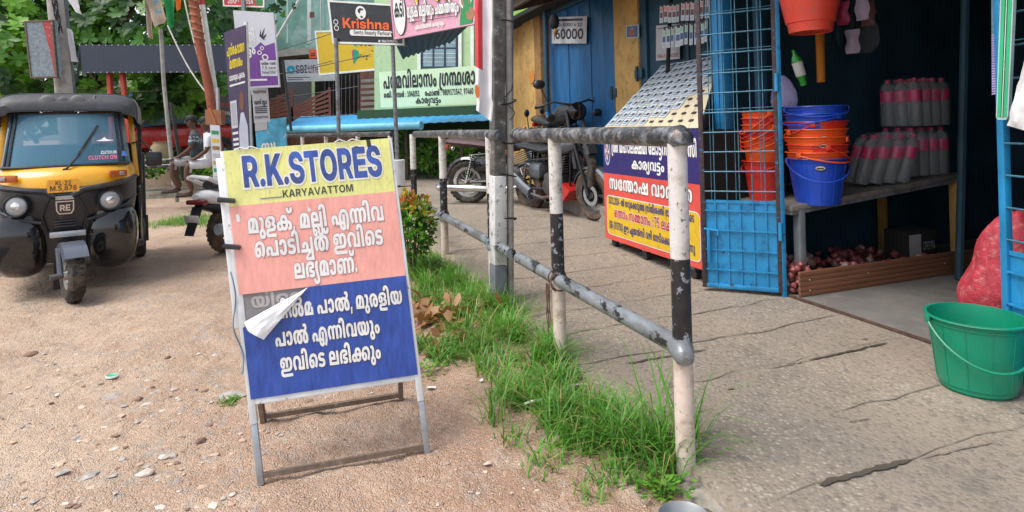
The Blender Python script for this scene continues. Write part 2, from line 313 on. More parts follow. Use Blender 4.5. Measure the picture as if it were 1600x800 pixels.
    6: (117,16,16,14,33,2,53,-3,77,-1,93,7,103,18,110,37,109,58,101,77,89,88,69,95,45,94,24,85,12,72,8,56,8,34,10,57,66,67,62,72,52,70,36,67,30,60,27,50,30,46,40,46,57,50,62),
    163: (372,67,8,30,13,16,20,8,40,-2,70,-2,92,6,114,-2,138,-2,156,2,172,12,183,30,189,58,200,58,204,30,210,16,216,9,238,-2,258,-3,270,-1,284,6,297,22,300,40,298,58,289,74,278,81,262,87,244,90,252,102,262,108,276,114,288,114,300,111,311,104,317,94,320,80,320,62,317,48,300,14,332,-4,346,14,357,36,362,58,362,86,356,106,346,122,334,133,310,143,276,145,246,137,230,127,220,118,204,89,190,89,183,114,176,126,168,134,146,144,116,144,94,138,82,127,72,110,66,88,38,84,26,78,18,71,12,64,8,52,7,66,58,73,32,60,28,52,29,46,36,47,48,54,55,7,108,58,148,58,144,38,134,29,126,28,118,30,110,40,8,238,58,250,57,258,52,260,38,258,30,248,28,242,32,238,40,7,148,90,108,90,113,108,120,113,128,114,136,113,141,108),
    58: (292,60,283,52,283,77,279,99,270,123,255,145,222,128,237,97,241,73,238,43,234,35,224,28,213,30,206,40,204,95,202,110,196,122,184,135,166,143,135,144,122,139,109,130,96,139,80,144,60,145,47,142,34,135,21,122,13,107,9,88,9,58,14,39,23,18,36,-3,69,15,54,50,51,67,51,85,53,96,58,106,71,114,81,112,88,99,89,0,130,1,130,97,133,107,141,114,151,114,156,111,161,104,163,52,166,31,177,12,190,3,205,-2,227,-3,252,4,261,10,272,21,278,34),
    72: (150,43,132,133,119,141,108,144,74,144,46,137,33,129,23,120,12,98,8,84,8,65,15,35,29,15,50,2,79,-3,112,0,122,4,133,12,140,25,141,41,137,53,126,64,109,70,93,70,80,66,68,55,63,43,62,31,53,45,49,66,52,91,56,101,64,111,65,96,68,88,74,81,82,76,95,73,111,73,123,76,132,81,140,93,143,105,140,121,8,94,24,92,31,92,40,97,44,102,44,107,38,106,31,101,25,7,96,119,103,117,108,112,108,104,104,99,95,101,93,111),
    206: (326,63,318,76,314,100,304,119,289,133,267,143,233,145,202,138,178,145,156,145,133,141,112,128,91,142,63,145,39,138,21,122,11,99,8,69,15,35,35,-3,68,13,53,54,51,67,51,89,57,104,62,110,72,114,81,112,86,106,89,92,89,1,129,0,130,79,134,99,139,107,149,113,170,115,156,96,148,76,146,47,150,29,158,15,173,2,192,-3,214,-2,225,1,236,8,246,19,251,31,254,48,252,79,244,97,230,115,250,114,262,108,270,99,275,76,272,51,268,37,255,15,287,-3,302,18,311,35,316,52,10,200,98,210,74,212,48,208,32,202,28,197,28,191,34,189,40,188,64,192,82),
    57: (286,42,274,142,234,142,219,112,202,93,197,122,186,137,172,143,160,145,146,145,132,141,120,133,112,121,108,109,110,89,118,74,126,66,140,59,160,55,160,32,112,31,114,55,104,76,96,83,82,90,52,93,28,85,12,69,8,56,6,39,13,15,24,-3,57,11,50,28,48,47,53,59,62,62,71,58,74,47,74,34,68,18,82,0,274,0,5,234,88,234,32,202,31,200,59,222,72,7,160,85,150,89,146,97,146,109,152,115,156,115,160,111),
    118: (184,44,143,198,121,201,92,196,98,169,115,170,122,164,122,154,115,142,88,146,54,140,31,128,18,112,9,84,10,52,21,20,38,-3,71,14,59,34,54,50,51,80,54,92,60,102,67,109,80,114,94,114,76,88,70,66,71,36,74,26,81,14,98,1,112,-2,128,-3,141,-1,154,4,168,20,173,32,176,50,174,78,164,106,147,126,161,150,163,170,157,188,9,124,97,132,76,134,46,130,30,121,28,115,30,112,36,111,60,116,84),
    196: (432,87,8,79,9,56,15,34,23,17,38,-3,70,14,54,49,51,79,58,101,68,110,79,114,96,114,85,102,74,81,71,65,74,33,79,20,87,10,101,1,115,-2,135,-2,151,2,166,13,174,27,179,48,177,78,170,95,155,115,176,113,186,107,191,98,195,74,195,0,236,1,238,92,244,105,256,114,268,116,277,114,263,98,255,80,252,53,255,31,268,10,288,-1,311,-3,330,1,343,9,354,23,359,44,359,72,354,89,348,101,336,114,337,115,351,115,363,111,372,103,380,87,381,68,378,50,361,14,393,-3,406,13,415,30,423,64,423,81,420,100,408,121,399,130,385,138,358,145,332,144,308,138,285,144,255,144,233,138,215,126,198,138,173,145,149,144,126,138,98,145,65,144,42,135,24,121,13,101,9,125,98,136,73,137,48,133,32,123,28,117,32,114,38,113,64,118,85,9,306,98,316,73,318,49,314,33,310,29,304,28,296,35,293,58,297,79),
    20: (187,56,14,23,29,6,48,-2,73,-2,92,6,102,19,107,34,107,53,101,73,92,83,82,88,62,89,51,87,63,100,77,108,96,114,115,114,131,109,135,104,136,98,135,93,130,88,114,85,114,56,134,51,137,47,138,38,136,32,130,28,112,29,107,1,120,-2,137,-3,153,0,166,6,175,16,180,31,180,43,175,57,168,66,160,71,172,81,176,90,178,106,172,123,165,131,154,138,123,145,98,145,79,142,58,136,45,129,24,111,16,99,11,84,8,51,9,59,26,50,30,45,46,45,55,55,60,63,59,67,49,66,33,64,29),
    215: (304,20,292,1,292,70,288,101,277,121,265,131,249,140,222,145,194,144,173,139,151,125,138,134,120,142,101,145,74,144,52,139,35,129,24,117,16,102,11,72,12,0,8,52,31,54,93,60,107,70,112,76,110,79,103,78,83,70,60,9,111,115,123,106,130,89,131,76,130,30,98,31,113,56,119,78,119,97,7,172,31,173,91,181,109,190,112,198,106,197,82,190,59,8,232,114,244,103,250,87,250,30,218,31,233,58,238,74,239,96),
    42: (219,43,35,-2,69,15,54,50,51,67,51,85,53,96,58,106,65,112,72,114,82,112,86,106,88,99,89,1,130,1,131,98,135,110,139,113,147,114,154,112,162,106,167,93,169,82,165,49,150,15,183,-3,203,32,211,66,208,99,204,111,196,126,179,139,157,145,129,142,109,130,93,141,76,145,48,142,30,132,21,122,13,107,9,88,8,69,15,35),
    167: (420,59,7,32,16,12,28,3,38,-1,68,-2,92,6,116,-2,142,-2,162,5,175,16,184,32,190,58,202,54,208,47,207,37,197,29,204,0,406,0,408,141,368,142,352,112,334,92,330,123,325,131,316,139,300,144,280,145,266,141,256,135,248,126,242,112,242,101,244,86,250,75,262,65,276,58,294,55,294,32,244,31,248,44,248,54,243,68,236,75,224,83,210,87,190,89,183,113,170,132,156,140,146,144,120,145,108,143,90,135,81,127,71,109,66,89,38,84,18,72,8,55,7,73,31,62,28,50,31,46,39,46,47,49,52,66,58,7,107,58,148,58,144,38,134,29,124,28,118,31,110,42,5,368,87,366,32,334,31,334,59,352,69,7,292,86,284,89,280,97,280,110,286,115,290,114,294,108,8,148,89,108,89,108,93,114,108,122,114,128,114,141,109,146,99),
    162: (74,18,76,142,33,142,18,93,8,45,8,4,15,-24,22,-34,30,-42,56,-50,74,-50,91,-47,86,-16,68,-18,58,-14,52,-5,49,13,50,40,55,73),
    56: (254,61,240,25,244,38,246,60,244,80,240,96,232,110,223,122,210,132,196,139,171,145,149,145,127,140,106,129,95,115,90,103,86,84,85,40,82,33,75,28,64,30,58,34,54,42,51,56,53,89,59,107,70,128,36,145,24,126,14,103,8,74,11,41,24,16,34,7,45,1,64,-3,88,-2,103,4,117,15,124,27,127,38,129,83,132,97,142,109,155,114,175,112,187,107,194,101,179,102,166,99,156,93,147,82,141,64,141,43,145,25,154,11,164,3,175,-2,201,-2,214,0,226,7,234,15,9,191,28,183,34,181,56,185,70,194,74,205,69,205,52,202,33,197,29),
    66: (67,22,54,0,54,143,52,162,45,181,28,199,6,210,-10,213,-30,213,-54,206,-64,197,-70,181,-67,163,-56,150,-40,146,-16,148,-3,157,2,166,2,179,6,176,10,164,12,141,12,1,8,-26,189,-24,181,-25,174,-28,171,-34,170,-38,174,-38,183,-32,188),
    59: (286,59,8,32,12,18,24,-3,56,10,49,32,48,46,50,54,54,60,64,62,71,58,74,46,74,32,68,18,82,0,172,0,190,20,181,36,174,56,173,78,176,94,182,104,190,110,200,114,210,114,218,111,227,104,232,94,235,80,234,60,231,46,215,14,248,-3,265,20,274,42,278,66,276,96,264,120,252,132,242,138,214,145,180,143,168,139,152,129,141,116,134,102,130,84,130,64,133,50,142,32,112,31,114,52,106,74,90,88,68,93,40,90,30,86,18,76,10,64,7,54),
    158: (420,59,7,32,16,12,28,3,38,-1,68,-2,92,6,116,-2,142,-2,162,5,175,16,184,32,190,58,202,54,208,47,207,37,197,29,204,0,406,0,408,141,368,142,352,112,334,92,330,123,325,131,316,139,300,144,280,145,266,141,256,135,248,126,242,112,242,101,244,86,250,75,262,65,276,58,294,55,294,32,244,31,248,44,248,54,243,68,236,75,224,83,210,87,190,89,183,113,170,132,156,140,146,144,120,145,108,143,90,135,81,127,71,109,66,89,38,84,18,72,8,55,7,73,31,62,28,50,31,46,39,46,47,49,52,66,58,7,107,58,148,58,144,38,134,29,124,28,118,31,110,42,5,368,87,366,32,334,31,334,59,352,69,7,292,86,284,89,280,97,280,110,286,115,290,114,294,108,8,148,89,108,89,108,93,114,108,122,114,128,114,141,109,146,99,20,345,209,342,195,344,175,350,163,364,154,380,150,400,150,414,153,426,160,436,172,439,188,436,210,402,204,402,186,398,181,394,178,384,180,381,183,379,191,380,204),
    184: (137,48,4,-50,42,-61,76,-63,104,-57,118,-48,125,-41,130,-27,131,-10,128,1,118,14,125,23,130,37,130,53,126,66,116,77,102,84,54,90,49,96,48,102,54,110,68,114,90,112,116,104,132,132,96,143,62,145,34,139,15,126,7,110,6,95,10,81,16,71,28,62,42,58,82,54,87,51,88,43,84,35,74,31,8,31,8,0,78,0,88,-8,90,-20,86,-27,72,-32,48,-30,20,-22),
    51: (164,34,38,-3,70,14,55,47,52,61,51,79,54,92,61,105,67,110,78,114,90,113,100,109,108,100,112,84,113,66,110,51,106,38,93,15,125,-3,141,18,150,35,154,51,156,85,152,100,146,114,135,128,124,136,96,145,62,144,41,136,31,129,20,116,10,90,9,56,17,29),
    18: (311,79,7,39,12,19,26,-3,58,11,50,31,49,50,55,60,67,61,71,58,75,47,74,34,69,18,81,1,132,0,143,-32,156,-47,180,-56,205,-55,215,-51,224,-44,232,-26,234,93,193,94,192,31,172,32,174,66,182,89,195,104,214,113,236,113,250,107,259,92,259,68,254,60,242,50,242,21,251,18,258,12,262,4,263,-6,261,-17,256,-23,250,-26,239,-25,233,-54,260,-57,281,-52,296,-40,303,-21,304,0,301,14,294,27,281,39,292,50,300,67,302,91,299,105,292,119,280,131,268,138,250,144,216,145,202,143,176,133,162,123,150,110,139,88,132,64,130,31,113,31,115,44,113,58,108,70,100,80,84,90,67,93,41,90,21,79,10,62,7,173,0,192,0,192,-22,189,-26,182,-25,178,-21,174,-10),
    30: (226,59,10,12,24,1,43,-3,64,-2,88,2,133,18,143,5,156,-1,178,-3,199,3,209,12,213,27,211,40,202,52,212,65,218,82,217,105,210,121,194,137,170,145,140,142,119,131,102,140,82,145,52,144,29,136,15,123,8,103,8,90,12,79,21,69,29,65,41,62,60,62,73,67,83,76,87,88,84,105,78,113,65,119,83,118,96,108,101,95,103,66,139,67,141,102,144,109,152,114,164,114,172,109,177,99,178,84,171,70,155,62,50,60,23,55,14,49,8,39,6,25,8,164,35,172,38,176,37,180,30,178,23,172,21,167,22,164,28,6,109,35,62,24,50,24,43,28,44,32,49,34,7,41,104,48,105,54,101,54,89,49,85,44,86,41,90),
    117: (260,60,230,191,221,197,206,201,185,200,168,197,174,169,190,170,198,165,198,153,191,142,173,145,146,144,128,139,111,129,92,142,77,145,63,145,44,141,30,132,21,122,13,107,9,88,8,69,15,35,35,-2,69,15,54,50,51,67,51,85,53,96,58,106,65,112,72,114,82,112,86,106,88,99,89,0,130,1,130,79,133,96,143,110,159,115,170,115,151,85,145,55,149,30,157,14,171,2,191,-3,216,-1,236,8,245,20,250,32,252,66,244,97,234,115,223,126,236,145,240,161,238,177,10,200,98,208,77,211,52,207,33,203,29,197,28,193,29,189,35,187,58,192,83),
    23: (256,38,7,32,16,12,28,3,38,-1,68,-2,92,6,116,-2,142,-2,162,5,172,13,184,32,189,57,196,57,207,50,209,38,204,29,189,28,182,0,210,-3,230,3,242,13,248,30,249,48,244,64,234,76,214,86,190,89,180,119,166,135,146,144,120,145,98,139,81,127,71,109,66,89,38,84,18,72,8,55,7,73,31,62,28,50,31,46,39,46,47,49,52,66,58,7,107,58,148,58,144,38,134,29,124,28,118,31,110,42,8,148,89,108,89,108,93,114,108,122,114,128,114,141,109,146,99),
    156: (292,60,283,52,283,77,279,99,270,123,255,145,222,128,237,97,241,73,238,43,234,35,224,28,213,30,206,40,204,95,202,110,196,122,184,135,166,143,135,144,122,139,109,130,96,139,80,144,60,145,47,142,34,135,21,122,13,107,9,88,9,58,14,39,23,18,36,-3,69,15,54,50,51,67,51,85,53,96,58,106,71,114,81,112,88,99,89,0,130,1,130,97,133,107,141,114,151,114,156,111,161,104,163,52,166,31,177,12,190,3,205,-2,227,-3,252,4,261,10,272,21,278,34,19,307,210,274,204,274,186,270,181,265,178,258,179,253,183,251,192,252,204,218,210,213,194,217,172,227,159,241,152,271,150,288,154,300,161,308,173,311,196),
    38: (251,55,8,79,9,56,15,34,23,17,38,-3,70,14,54,49,51,79,58,101,72,112,89,116,96,114,85,102,75,84,71,65,71,47,75,30,82,16,95,4,109,-2,130,-3,151,2,168,14,174,26,179,48,177,78,172,93,155,115,170,115,180,112,191,104,196,95,200,75,199,58,194,39,180,14,212,-3,226,16,234,31,241,52,243,72,239,98,232,114,226,123,218,130,203,139,177,145,151,144,127,138,98,145,72,144,53,140,34,130,20,115,12,98,10,125,98,130,89,136,73,137,48,133,32,123,28,117,32,114,38,113,64,118,85),
    164: (447,78,7,32,16,12,28,3,38,-1,68,-2,92,6,116,-2,142,-2,162,5,172,13,184,32,189,57,196,58,204,55,208,47,210,0,250,0,251,78,254,96,258,105,268,112,278,115,292,115,277,97,269,78,267,47,271,28,279,14,296,2,316,-3,338,-1,352,5,362,13,370,25,373,36,374,63,372,80,364,99,351,114,366,115,378,111,387,104,392,95,396,81,396,66,393,49,376,14,408,-3,420,12,432,36,438,58,438,82,434,102,422,123,406,135,386,143,352,145,322,138,294,145,272,145,250,141,236,134,222,122,212,101,210,84,200,88,190,89,180,119,166,135,146,144,120,145,98,139,81,127,71,109,66,89,38,84,18,72,8,55,7,73,31,62,28,51,30,46,39,46,47,49,52,66,58,7,107,58,148,58,144,38,134,29,124,28,118,31,110,42,9,322,98,332,73,333,48,328,31,318,28,313,32,310,38,308,64,313,83,8,148,89,108,89,108,93,114,108,122,114,128,114,141,109,146,99),
    25: (216,45,181,-2,200,33,208,62,208,84,206,100,198,118,192,126,184,134,172,141,151,145,125,143,106,134,96,123,89,106,85,38,78,30,68,28,61,32,54,42,51,56,51,76,56,99,70,128,36,145,16,110,8,74,9,54,12,39,19,23,26,14,44,2,68,-3,94,0,111,8,122,21,128,39,131,103,137,112,148,114,156,110,162,103,165,91,166,73,162,46,147,14),
    12: (421,69,224,-50,222,-20,70,-20,56,-18,50,-10,53,-4,60,0,162,1,188,6,205,16,220,36,228,68,228,88,224,104,219,118,208,133,190,142,162,145,142,140,128,130,118,137,104,143,70,145,44,139,22,124,15,114,9,98,8,68,13,54,19,46,38,35,62,34,74,36,85,42,94,54,97,76,95,86,90,96,82,102,72,106,48,106,64,114,88,114,96,112,104,104,110,84,110,39,150,40,151,96,154,108,160,113,170,114,180,106,185,90,186,72,184,58,179,46,170,38,160,34,142,31,56,30,38,28,22,20,11,6,8,-10,10,-26,22,-40,40,-49,62,-52,43,249,124,242,100,244,78,248,64,287,72,284,102,288,110,292,114,300,114,304,106,306,68,346,68,347,102,349,110,352,114,358,114,365,108,368,102,370,84,370,64,366,46,361,38,352,31,342,28,322,30,302,37,286,8,320,-2,358,-2,382,6,400,24,410,52,412,92,404,120,398,128,386,139,370,144,352,145,338,142,326,133,308,144,284,145,264,139,7,42,82,50,84,58,80,60,68,56,62,48,61,43,66),
    54: (168,36,153,125,141,137,118,145,94,144,76,136,65,122,61,105,63,90,71,69,57,77,50,92,50,110,56,131,20,144,12,129,7,106,8,88,14,72,26,57,42,47,58,42,80,39,78,32,72,28,46,32,34,5,52,-1,82,-3,99,0,113,11,119,25,120,43,143,55,156,75,160,89,160,104,8,110,74,102,93,101,106,105,115,112,116,118,110,120,95,116,83),
    194: (367,56,356,1,355,77,350,103,342,119,333,128,320,136,306,142,285,145,251,143,234,138,215,126,198,138,173,145,149,144,126,138,98,145,68,144,48,138,34,130,20,115,12,98,8,66,12,42,21,21,38,-3,70,14,59,35,52,57,51,79,55,95,60,103,68,110,89,116,96,114,85,102,75,84,71,65,71,47,74,33,79,20,87,10,101,1,119,-3,143,-1,161,8,171,19,178,39,179,63,172,91,155,115,161,116,180,111,186,106,192,95,195,74,195,0,9,125,98,136,73,137,48,133,32,123,28,117,32,114,38,113,64,118,85,9,235,30,237,92,243,108,249,112,254,112,260,109,262,103,260,80,250,52,8,294,115,306,105,313,89,313,30,281,31,296,56,302,77,302,98),
    207: (368,61,357,1,357,82,354,106,350,117,340,129,330,137,318,142,302,145,275,144,259,138,245,127,237,114,232,97,230,31,200,32,207,48,211,66,208,99,204,111,196,126,184,136,172,142,157,145,136,144,122,139,109,130,97,139,83,144,63,145,51,143,37,137,24,126,16,113,11,99,8,69,12,46,22,20,36,-3,69,15,54,50,51,67,51,85,53,96,58,106,65,112,72,114,82,112,86,106,88,99,89,0,130,1,131,98,135,110,144,114,157,110,163,104,167,93,169,70,167,55,152,18,168,0,9,273,31,273,87,275,100,283,111,290,114,301,113,309,108,314,98,315,32),
    216: (286,50,274,1,273,142,232,142,231,31,200,32,207,48,211,66,208,99,204,111,196,126,184,136,172,142,157,145,136,144,122,139,109,130,97,139,87,143,76,145,55,144,44,141,30,132,16,113,9,88,10,53,19,26,35,-3,69,15,54,50,51,67,51,85,53,96,58,106,65,112,72,114,82,112,86,106,88,99,89,0,130,1,131,98,135,110,144,114,157,110,163,104,167,93,169,70,167,55,152,18,168,0),
    45: (270,37,258,1,258,87,254,109,249,120,240,131,230,138,216,143,202,145,174,143,158,137,145,126,138,113,134,99,132,31,112,31,114,47,109,69,96,83,80,91,52,93,32,87,17,76,8,59,6,39,8,27,14,13,24,-3,57,11,50,28,48,47,51,57,60,62,68,61,72,55,74,38,68,18,82,0,8,216,31,174,32,175,98,179,107,188,113,204,112,213,103,216,86),
    116: (367,83,12,32,22,12,32,4,42,0,55,-3,69,-2,82,1,92,6,102,19,107,34,108,53,102,72,95,80,82,88,62,89,50,87,57,99,68,108,85,114,99,114,113,106,118,94,120,1,161,0,162,100,169,111,182,114,192,107,196,95,196,1,237,0,238,82,240,97,245,105,255,112,277,115,263,95,254,71,252,48,258,25,268,10,285,0,312,-3,331,1,340,6,350,17,356,31,360,50,358,72,354,89,346,108,330,126,342,142,346,155,346,171,344,182,333,194,321,199,296,200,276,197,282,169,296,170,304,165,306,155,300,144,298,142,282,145,249,143,234,138,218,128,205,139,186,145,171,145,159,142,140,129,122,140,100,145,76,144,53,138,38,130,28,121,14,98,8,68,9,59,26,51,30,46,46,45,55,55,60,63,59,68,49,66,33,64,29,9,307,98,315,78,318,46,314,31,305,28,299,30,296,36,294,60,299,82),
    28: (220,27,207,142,165,141,165,31,128,31,133,46,134,59,131,73,124,85,115,92,102,98,71,100,51,93,38,81,31,65,32,41,72,44,72,57,74,65,79,68,85,69,92,64,94,55,93,44,88,32,6,31,5,1,207,0),
    68: (90,29,8,142,6,140,12,114,26,114,32,110,36,101,36,85,26,33,8,23,-4,5,-6,-8,-5,-27,4,-44,18,-56,37,-60,59,-58,70,-54,83,-43,91,-21,91,-5,86,12,78,22,65,31,77,78,78,103,76,116,68,132,54,142,40,145,12,22,-16,29,-22,39,-25,51,-24,63,-16,63,-18,60,-28,56,-32,49,-36,40,-36,32,-34,26,-28,6,30,6,43,10,56,5,51,-2,42,-4,34,-2),
    175: (381,93,9,43,17,19,34,3,55,-3,70,-2,86,3,98,13,105,26,107,38,105,63,98,77,85,86,75,89,54,88,71,103,88,110,108,114,133,114,134,113,120,91,114,68,115,44,123,21,133,10,151,0,182,-3,202,0,220,12,225,21,227,32,226,44,222,53,208,66,218,74,224,91,222,104,213,116,229,110,236,101,239,91,241,1,282,0,283,79,285,92,292,105,298,110,308,114,318,114,328,108,330,103,329,94,320,86,304,85,304,56,325,53,330,48,332,39,330,32,324,28,305,29,300,1,319,-3,343,-1,361,7,368,15,372,24,374,41,371,53,366,61,353,71,368,86,371,97,371,110,365,126,356,135,341,142,327,145,293,142,276,135,262,124,239,140,217,145,188,144,170,139,134,145,84,142,64,138,46,130,34,121,23,110,14,95,10,81,8,66,9,59,26,50,31,45,47,46,56,55,60,63,59,67,49,66,33,64,29,16,174,106,182,100,184,90,179,82,167,79,167,50,182,47,186,41,186,35,182,29,173,27,164,30,157,38,154,51,154,68,162,93),
    120: (256,62,224,193,216,198,203,200,185,200,164,197,170,169,187,170,194,164,194,156,192,148,186,142,171,145,149,145,131,142,113,134,101,124,92,109,88,95,84,37,75,28,67,29,58,34,54,42,51,56,53,89,59,107,70,128,36,145,16,109,8,74,11,41,24,16,44,2,64,-3,89,-1,110,8,120,20,126,33,128,51,129,84,134,102,138,107,147,112,165,115,149,90,142,66,143,36,151,16,166,3,189,-3,215,0,232,9,240,18,245,30,248,61,246,80,240,96,230,113,219,126,232,147,235,159,234,178,11,195,97,200,89,204,75,206,47,202,32,199,29,193,28,187,30,184,37,183,61,187,80),
    195: (398,81,390,59,389,80,384,102,375,124,362,145,329,128,344,93,348,68,347,52,343,40,337,32,331,29,319,30,313,38,310,97,303,122,293,133,286,138,264,145,248,145,233,142,214,128,198,138,173,145,149,144,126,138,98,145,60,142,37,132,24,121,13,101,8,79,9,56,15,34,23,17,38,-3,70,14,54,49,51,79,58,101,68,110,79,114,96,114,85,102,74,81,71,65,74,33,79,20,87,10,109,-2,130,-3,151,2,166,13,174,27,179,48,177,78,170,95,155,115,176,113,186,107,191,98,195,74,195,0,236,1,236,94,239,106,247,113,260,112,266,105,269,94,269,49,272,32,282,14,299,2,315,-2,333,-3,346,-1,360,5,374,16,380,25,387,41,9,125,98,136,73,137,48,133,32,123,28,117,32,114,38,113,64,118,85),
    37: (326,66,10,36,22,13,33,3,43,-1,53,-3,74,-2,94,8,104,22,108,38,106,59,102,73,93,82,80,88,63,89,50,87,57,99,67,108,82,114,101,113,112,107,118,94,120,1,161,0,163,101,170,112,180,114,190,110,195,99,196,1,237,0,238,100,244,111,254,114,261,112,268,107,272,97,275,84,272,51,256,15,290,-3,307,27,314,45,318,72,316,94,312,110,302,125,289,137,273,144,251,145,239,143,227,138,216,129,198,142,173,145,157,141,140,129,128,137,112,143,98,145,71,144,54,139,37,129,19,108,12,94,8,75,8,54,9,60,27,55,27,50,32,46,47,46,56,56,61,65,56,68,49,66,32),
    35: (292,57,10,95,8,69,13,41,24,16,36,-3,69,14,55,45,51,66,51,86,54,100,59,109,68,114,78,113,86,103,88,46,94,23,104,10,123,0,139,-3,154,-2,169,3,182,12,196,3,211,-2,232,-3,246,1,258,8,270,19,278,33,283,53,283,77,279,101,268,127,256,145,222,128,238,93,241,60,235,38,230,32,221,28,209,32,204,46,203,142,162,142,162,48,158,35,149,28,138,30,131,38,126,109,118,126,100,140,82,145,65,145,39,138,28,131,20,121),
    231: (292,101,21,122,14,109,10,95,9,63,17,30,36,-3,69,15,59,35,52,57,51,85,54,99,61,110,72,114,82,111,87,104,88,21,75,14,64,4,57,-8,53,-27,54,-46,58,-59,74,-84,100,-69,89,-47,87,-25,92,-10,103,-3,112,-3,120,-6,126,-13,130,-23,129,-42,118,-70,143,-84,154,-70,160,-56,164,-37,164,-21,160,-9,148,9,130,21,131,101,135,110,145,114,155,112,161,104,165,37,171,21,184,8,173,-6,168,-24,169,-45,178,-69,189,-84,214,-69,204,-48,202,-23,209,-8,216,-4,226,-3,233,-5,240,-10,245,-25,243,-47,232,-69,257,-84,260,-81,274,-58,279,-30,274,-8,268,2,260,10,271,21,278,35,283,52,283,77,276,110,256,145,222,128,236,100,241,73,241,54,238,42,231,32,223,28,212,30,206,40,204,95,199,118,187,133,174,141,155,145,136,144,122,139,109,130,92,141,78,145,63,145,51,143,38,138),
    132: (137,37,3,11,37,0,74,-3,103,3,119,13,128,26,131,41,129,58,121,72,110,80,97,86,56,90,50,94,49,102,53,109,65,114,89,112,116,104,132,131,100,142,59,145,37,140,20,131,12,121,6,105,7,87,14,73,23,66,35,60,80,55,86,51,89,42,87,36,82,31,67,28,43,31,20,39,18,153,209,120,204,118,184,114,180,106,178,101,180,97,185,97,204,63,210,59,196,62,173,71,160,88,152,117,150,136,155,147,163,154,177,156,198),
    161: (66,6,53,142,12,142,12,-15,-37,-16,-36,-47,54,-46),
    69: (73,24,67,142,26,142,17,122,10,95,9,65,14,41,29,-8,8,-5,-15,-10,-29,-21,-36,-39,-35,-54,-31,-64,-22,-74,-10,-80,21,-84,42,-80,56,-72,69,-54,73,-31,71,-10,55,47,51,72,52,99,8,31,-40,27,-49,20,-53,8,-52,3,-47,4,-39,11,-34,23,-35),
    155: (286,42,274,142,234,142,219,112,202,93,197,122,186,137,172,143,160,145,146,145,132,141,120,133,112,121,108,109,110,89,118,74,126,66,140,59,160,55,160,32,112,31,114,55,104,76,96,83,82,90,52,93,28,85,12,69,8,56,6,39,13,15,24,-3,57,11,50,28,48,47,53,59,62,62,71,58,74,47,74,34,68,18,82,0,274,0,5,234,88,234,32,202,31,200,59,222,72,7,160,85,150,89,146,97,146,109,152,115,156,115,160,111,18,302,209,268,204,268,186,264,180,256,178,250,180,246,186,248,204,212,210,208,194,211,174,221,160,234,153,264,150,282,153,293,160,303,174,306,196),
    8384: (118,19,10,182,8,1,40,0,40,60,60,60,82,1,114,0,90,69,96,74,104,85,109,97,111,107,111,134,108,146,104,157,99,165,92,172,76,180,66,182,10,40,146,66,145,70,143,77,137,81,124,80,114,78,105,70,97,64,95,40,95),
    9376: (48,15,23,44,18,42,12,36,8,28,8,18,9,11,13,4,18,0,26,-2,32,1,38,8,41,17,41,25,36,38,31,42),
    8271: (127,13,126,0,126,2,78,103,124,181,88,182,40,102,40,181,10,182,8,1,40,0,40,46,56,74,90,0),
    8397: (120,63,53,184,43,182,34,178,22,168,16,161,12,150,9,138,8,123,10,113,16,99,27,86,41,79,66,72,76,66,82,58,83,48,81,43,76,37,70,34,56,32,46,37,42,41,38,47,35,60,7,60,6,53,8,39,12,25,20,14,26,8,36,2,45,-1,66,-3,76,-2,88,3,96,8,103,16,110,29,114,41,114,68,107,85,97,96,87,102,55,112,45,118,42,123,40,129,42,139,49,146,55,149,63,150,72,146,76,143,80,136,83,125,111,125,112,129,109,144,105,156,100,165,93,174,86,178,75,183),
    8411: (116,8,43,0,74,1,74,144,112,144,112,182,4,181,4,145,42,144),
    8321: (134,32,62,-3,76,-2,86,1,98,8,108,18,116,28,123,44,127,58,130,77,130,104,127,123,122,141,117,152,109,164,100,174,86,182,74,184,60,184,48,181,38,176,26,165,18,152,11,137,6,119,4,99,5,75,8,58,12,42,20,25,28,15,38,6,50,0,19,72,36,64,36,56,38,47,46,40,61,36,81,37,106,43,129,52,142,60,146,66,146,72,146,80,143,88,135,94,120,98,97,96,70,92,54,84,42),
    8095: (112,12,106,0,106,38,40,38,40,74,101,74,101,109,40,110,40,144,106,144,106,182,10,182,8,1),
    9375: (48,6,6,-40,26,-40,27,-38,40,32,12,30,6,-38),
    9377: (48,15,23,44,18,42,12,36,8,28,8,18,9,11,13,4,18,0,26,-2,32,1,38,8,41,17,41,25,36,38,31,42,14,26,79,32,82,38,89,41,98,41,106,36,118,29,124,23,125,17,122,10,115,8,99,9,92,14,84,21,79),
    9366: (116,9,21,0,51,0,53,3,104,145,104,182,11,181,12,146,73,145,22,5),
    9364: (116,43,100,182,13,181,10,75,38,74,41,82,46,88,52,91,60,92,66,90,72,85,78,72,78,55,76,44,72,37,62,31,54,31,48,33,44,38,40,44,36,57,8,56,10,40,18,20,26,9,34,3,44,-1,62,-3,70,-1,80,3,94,14,105,36,108,59,108,75,102,94,91,111,76,121,66,124,52,122,46,118,40,111,39,112,42,147,100,148),
    9371: (116,41,14,182,14,147,65,146,36,109,36,85,56,84,67,82,76,71,78,63,78,53,74,42,69,35,61,31,54,30,48,33,41,40,38,48,35,61,7,61,6,50,10,34,20,15,29,6,35,2,42,-1,53,-3,62,-3,74,0,87,7,95,15,103,29,108,45,108,68,105,78,101,88,97,94,87,102,75,106,69,106,102,149,102,181),
    9359: (116,30,54,-3,66,-2,77,1,84,6,93,15,100,27,106,43,111,75,111,96,109,121,105,141,101,153,92,168,84,176,74,182,64,184,52,184,40,181,31,176,22,166,16,156,11,141,6,119,5,101,7,59,11,39,16,28,22,17,32,6,43,0,17,57,150,66,148,73,140,79,121,81,102,81,72,77,52,70,37,61,32,50,34,43,41,38,55,35,77,35,105,38,129,46,144,50,148),
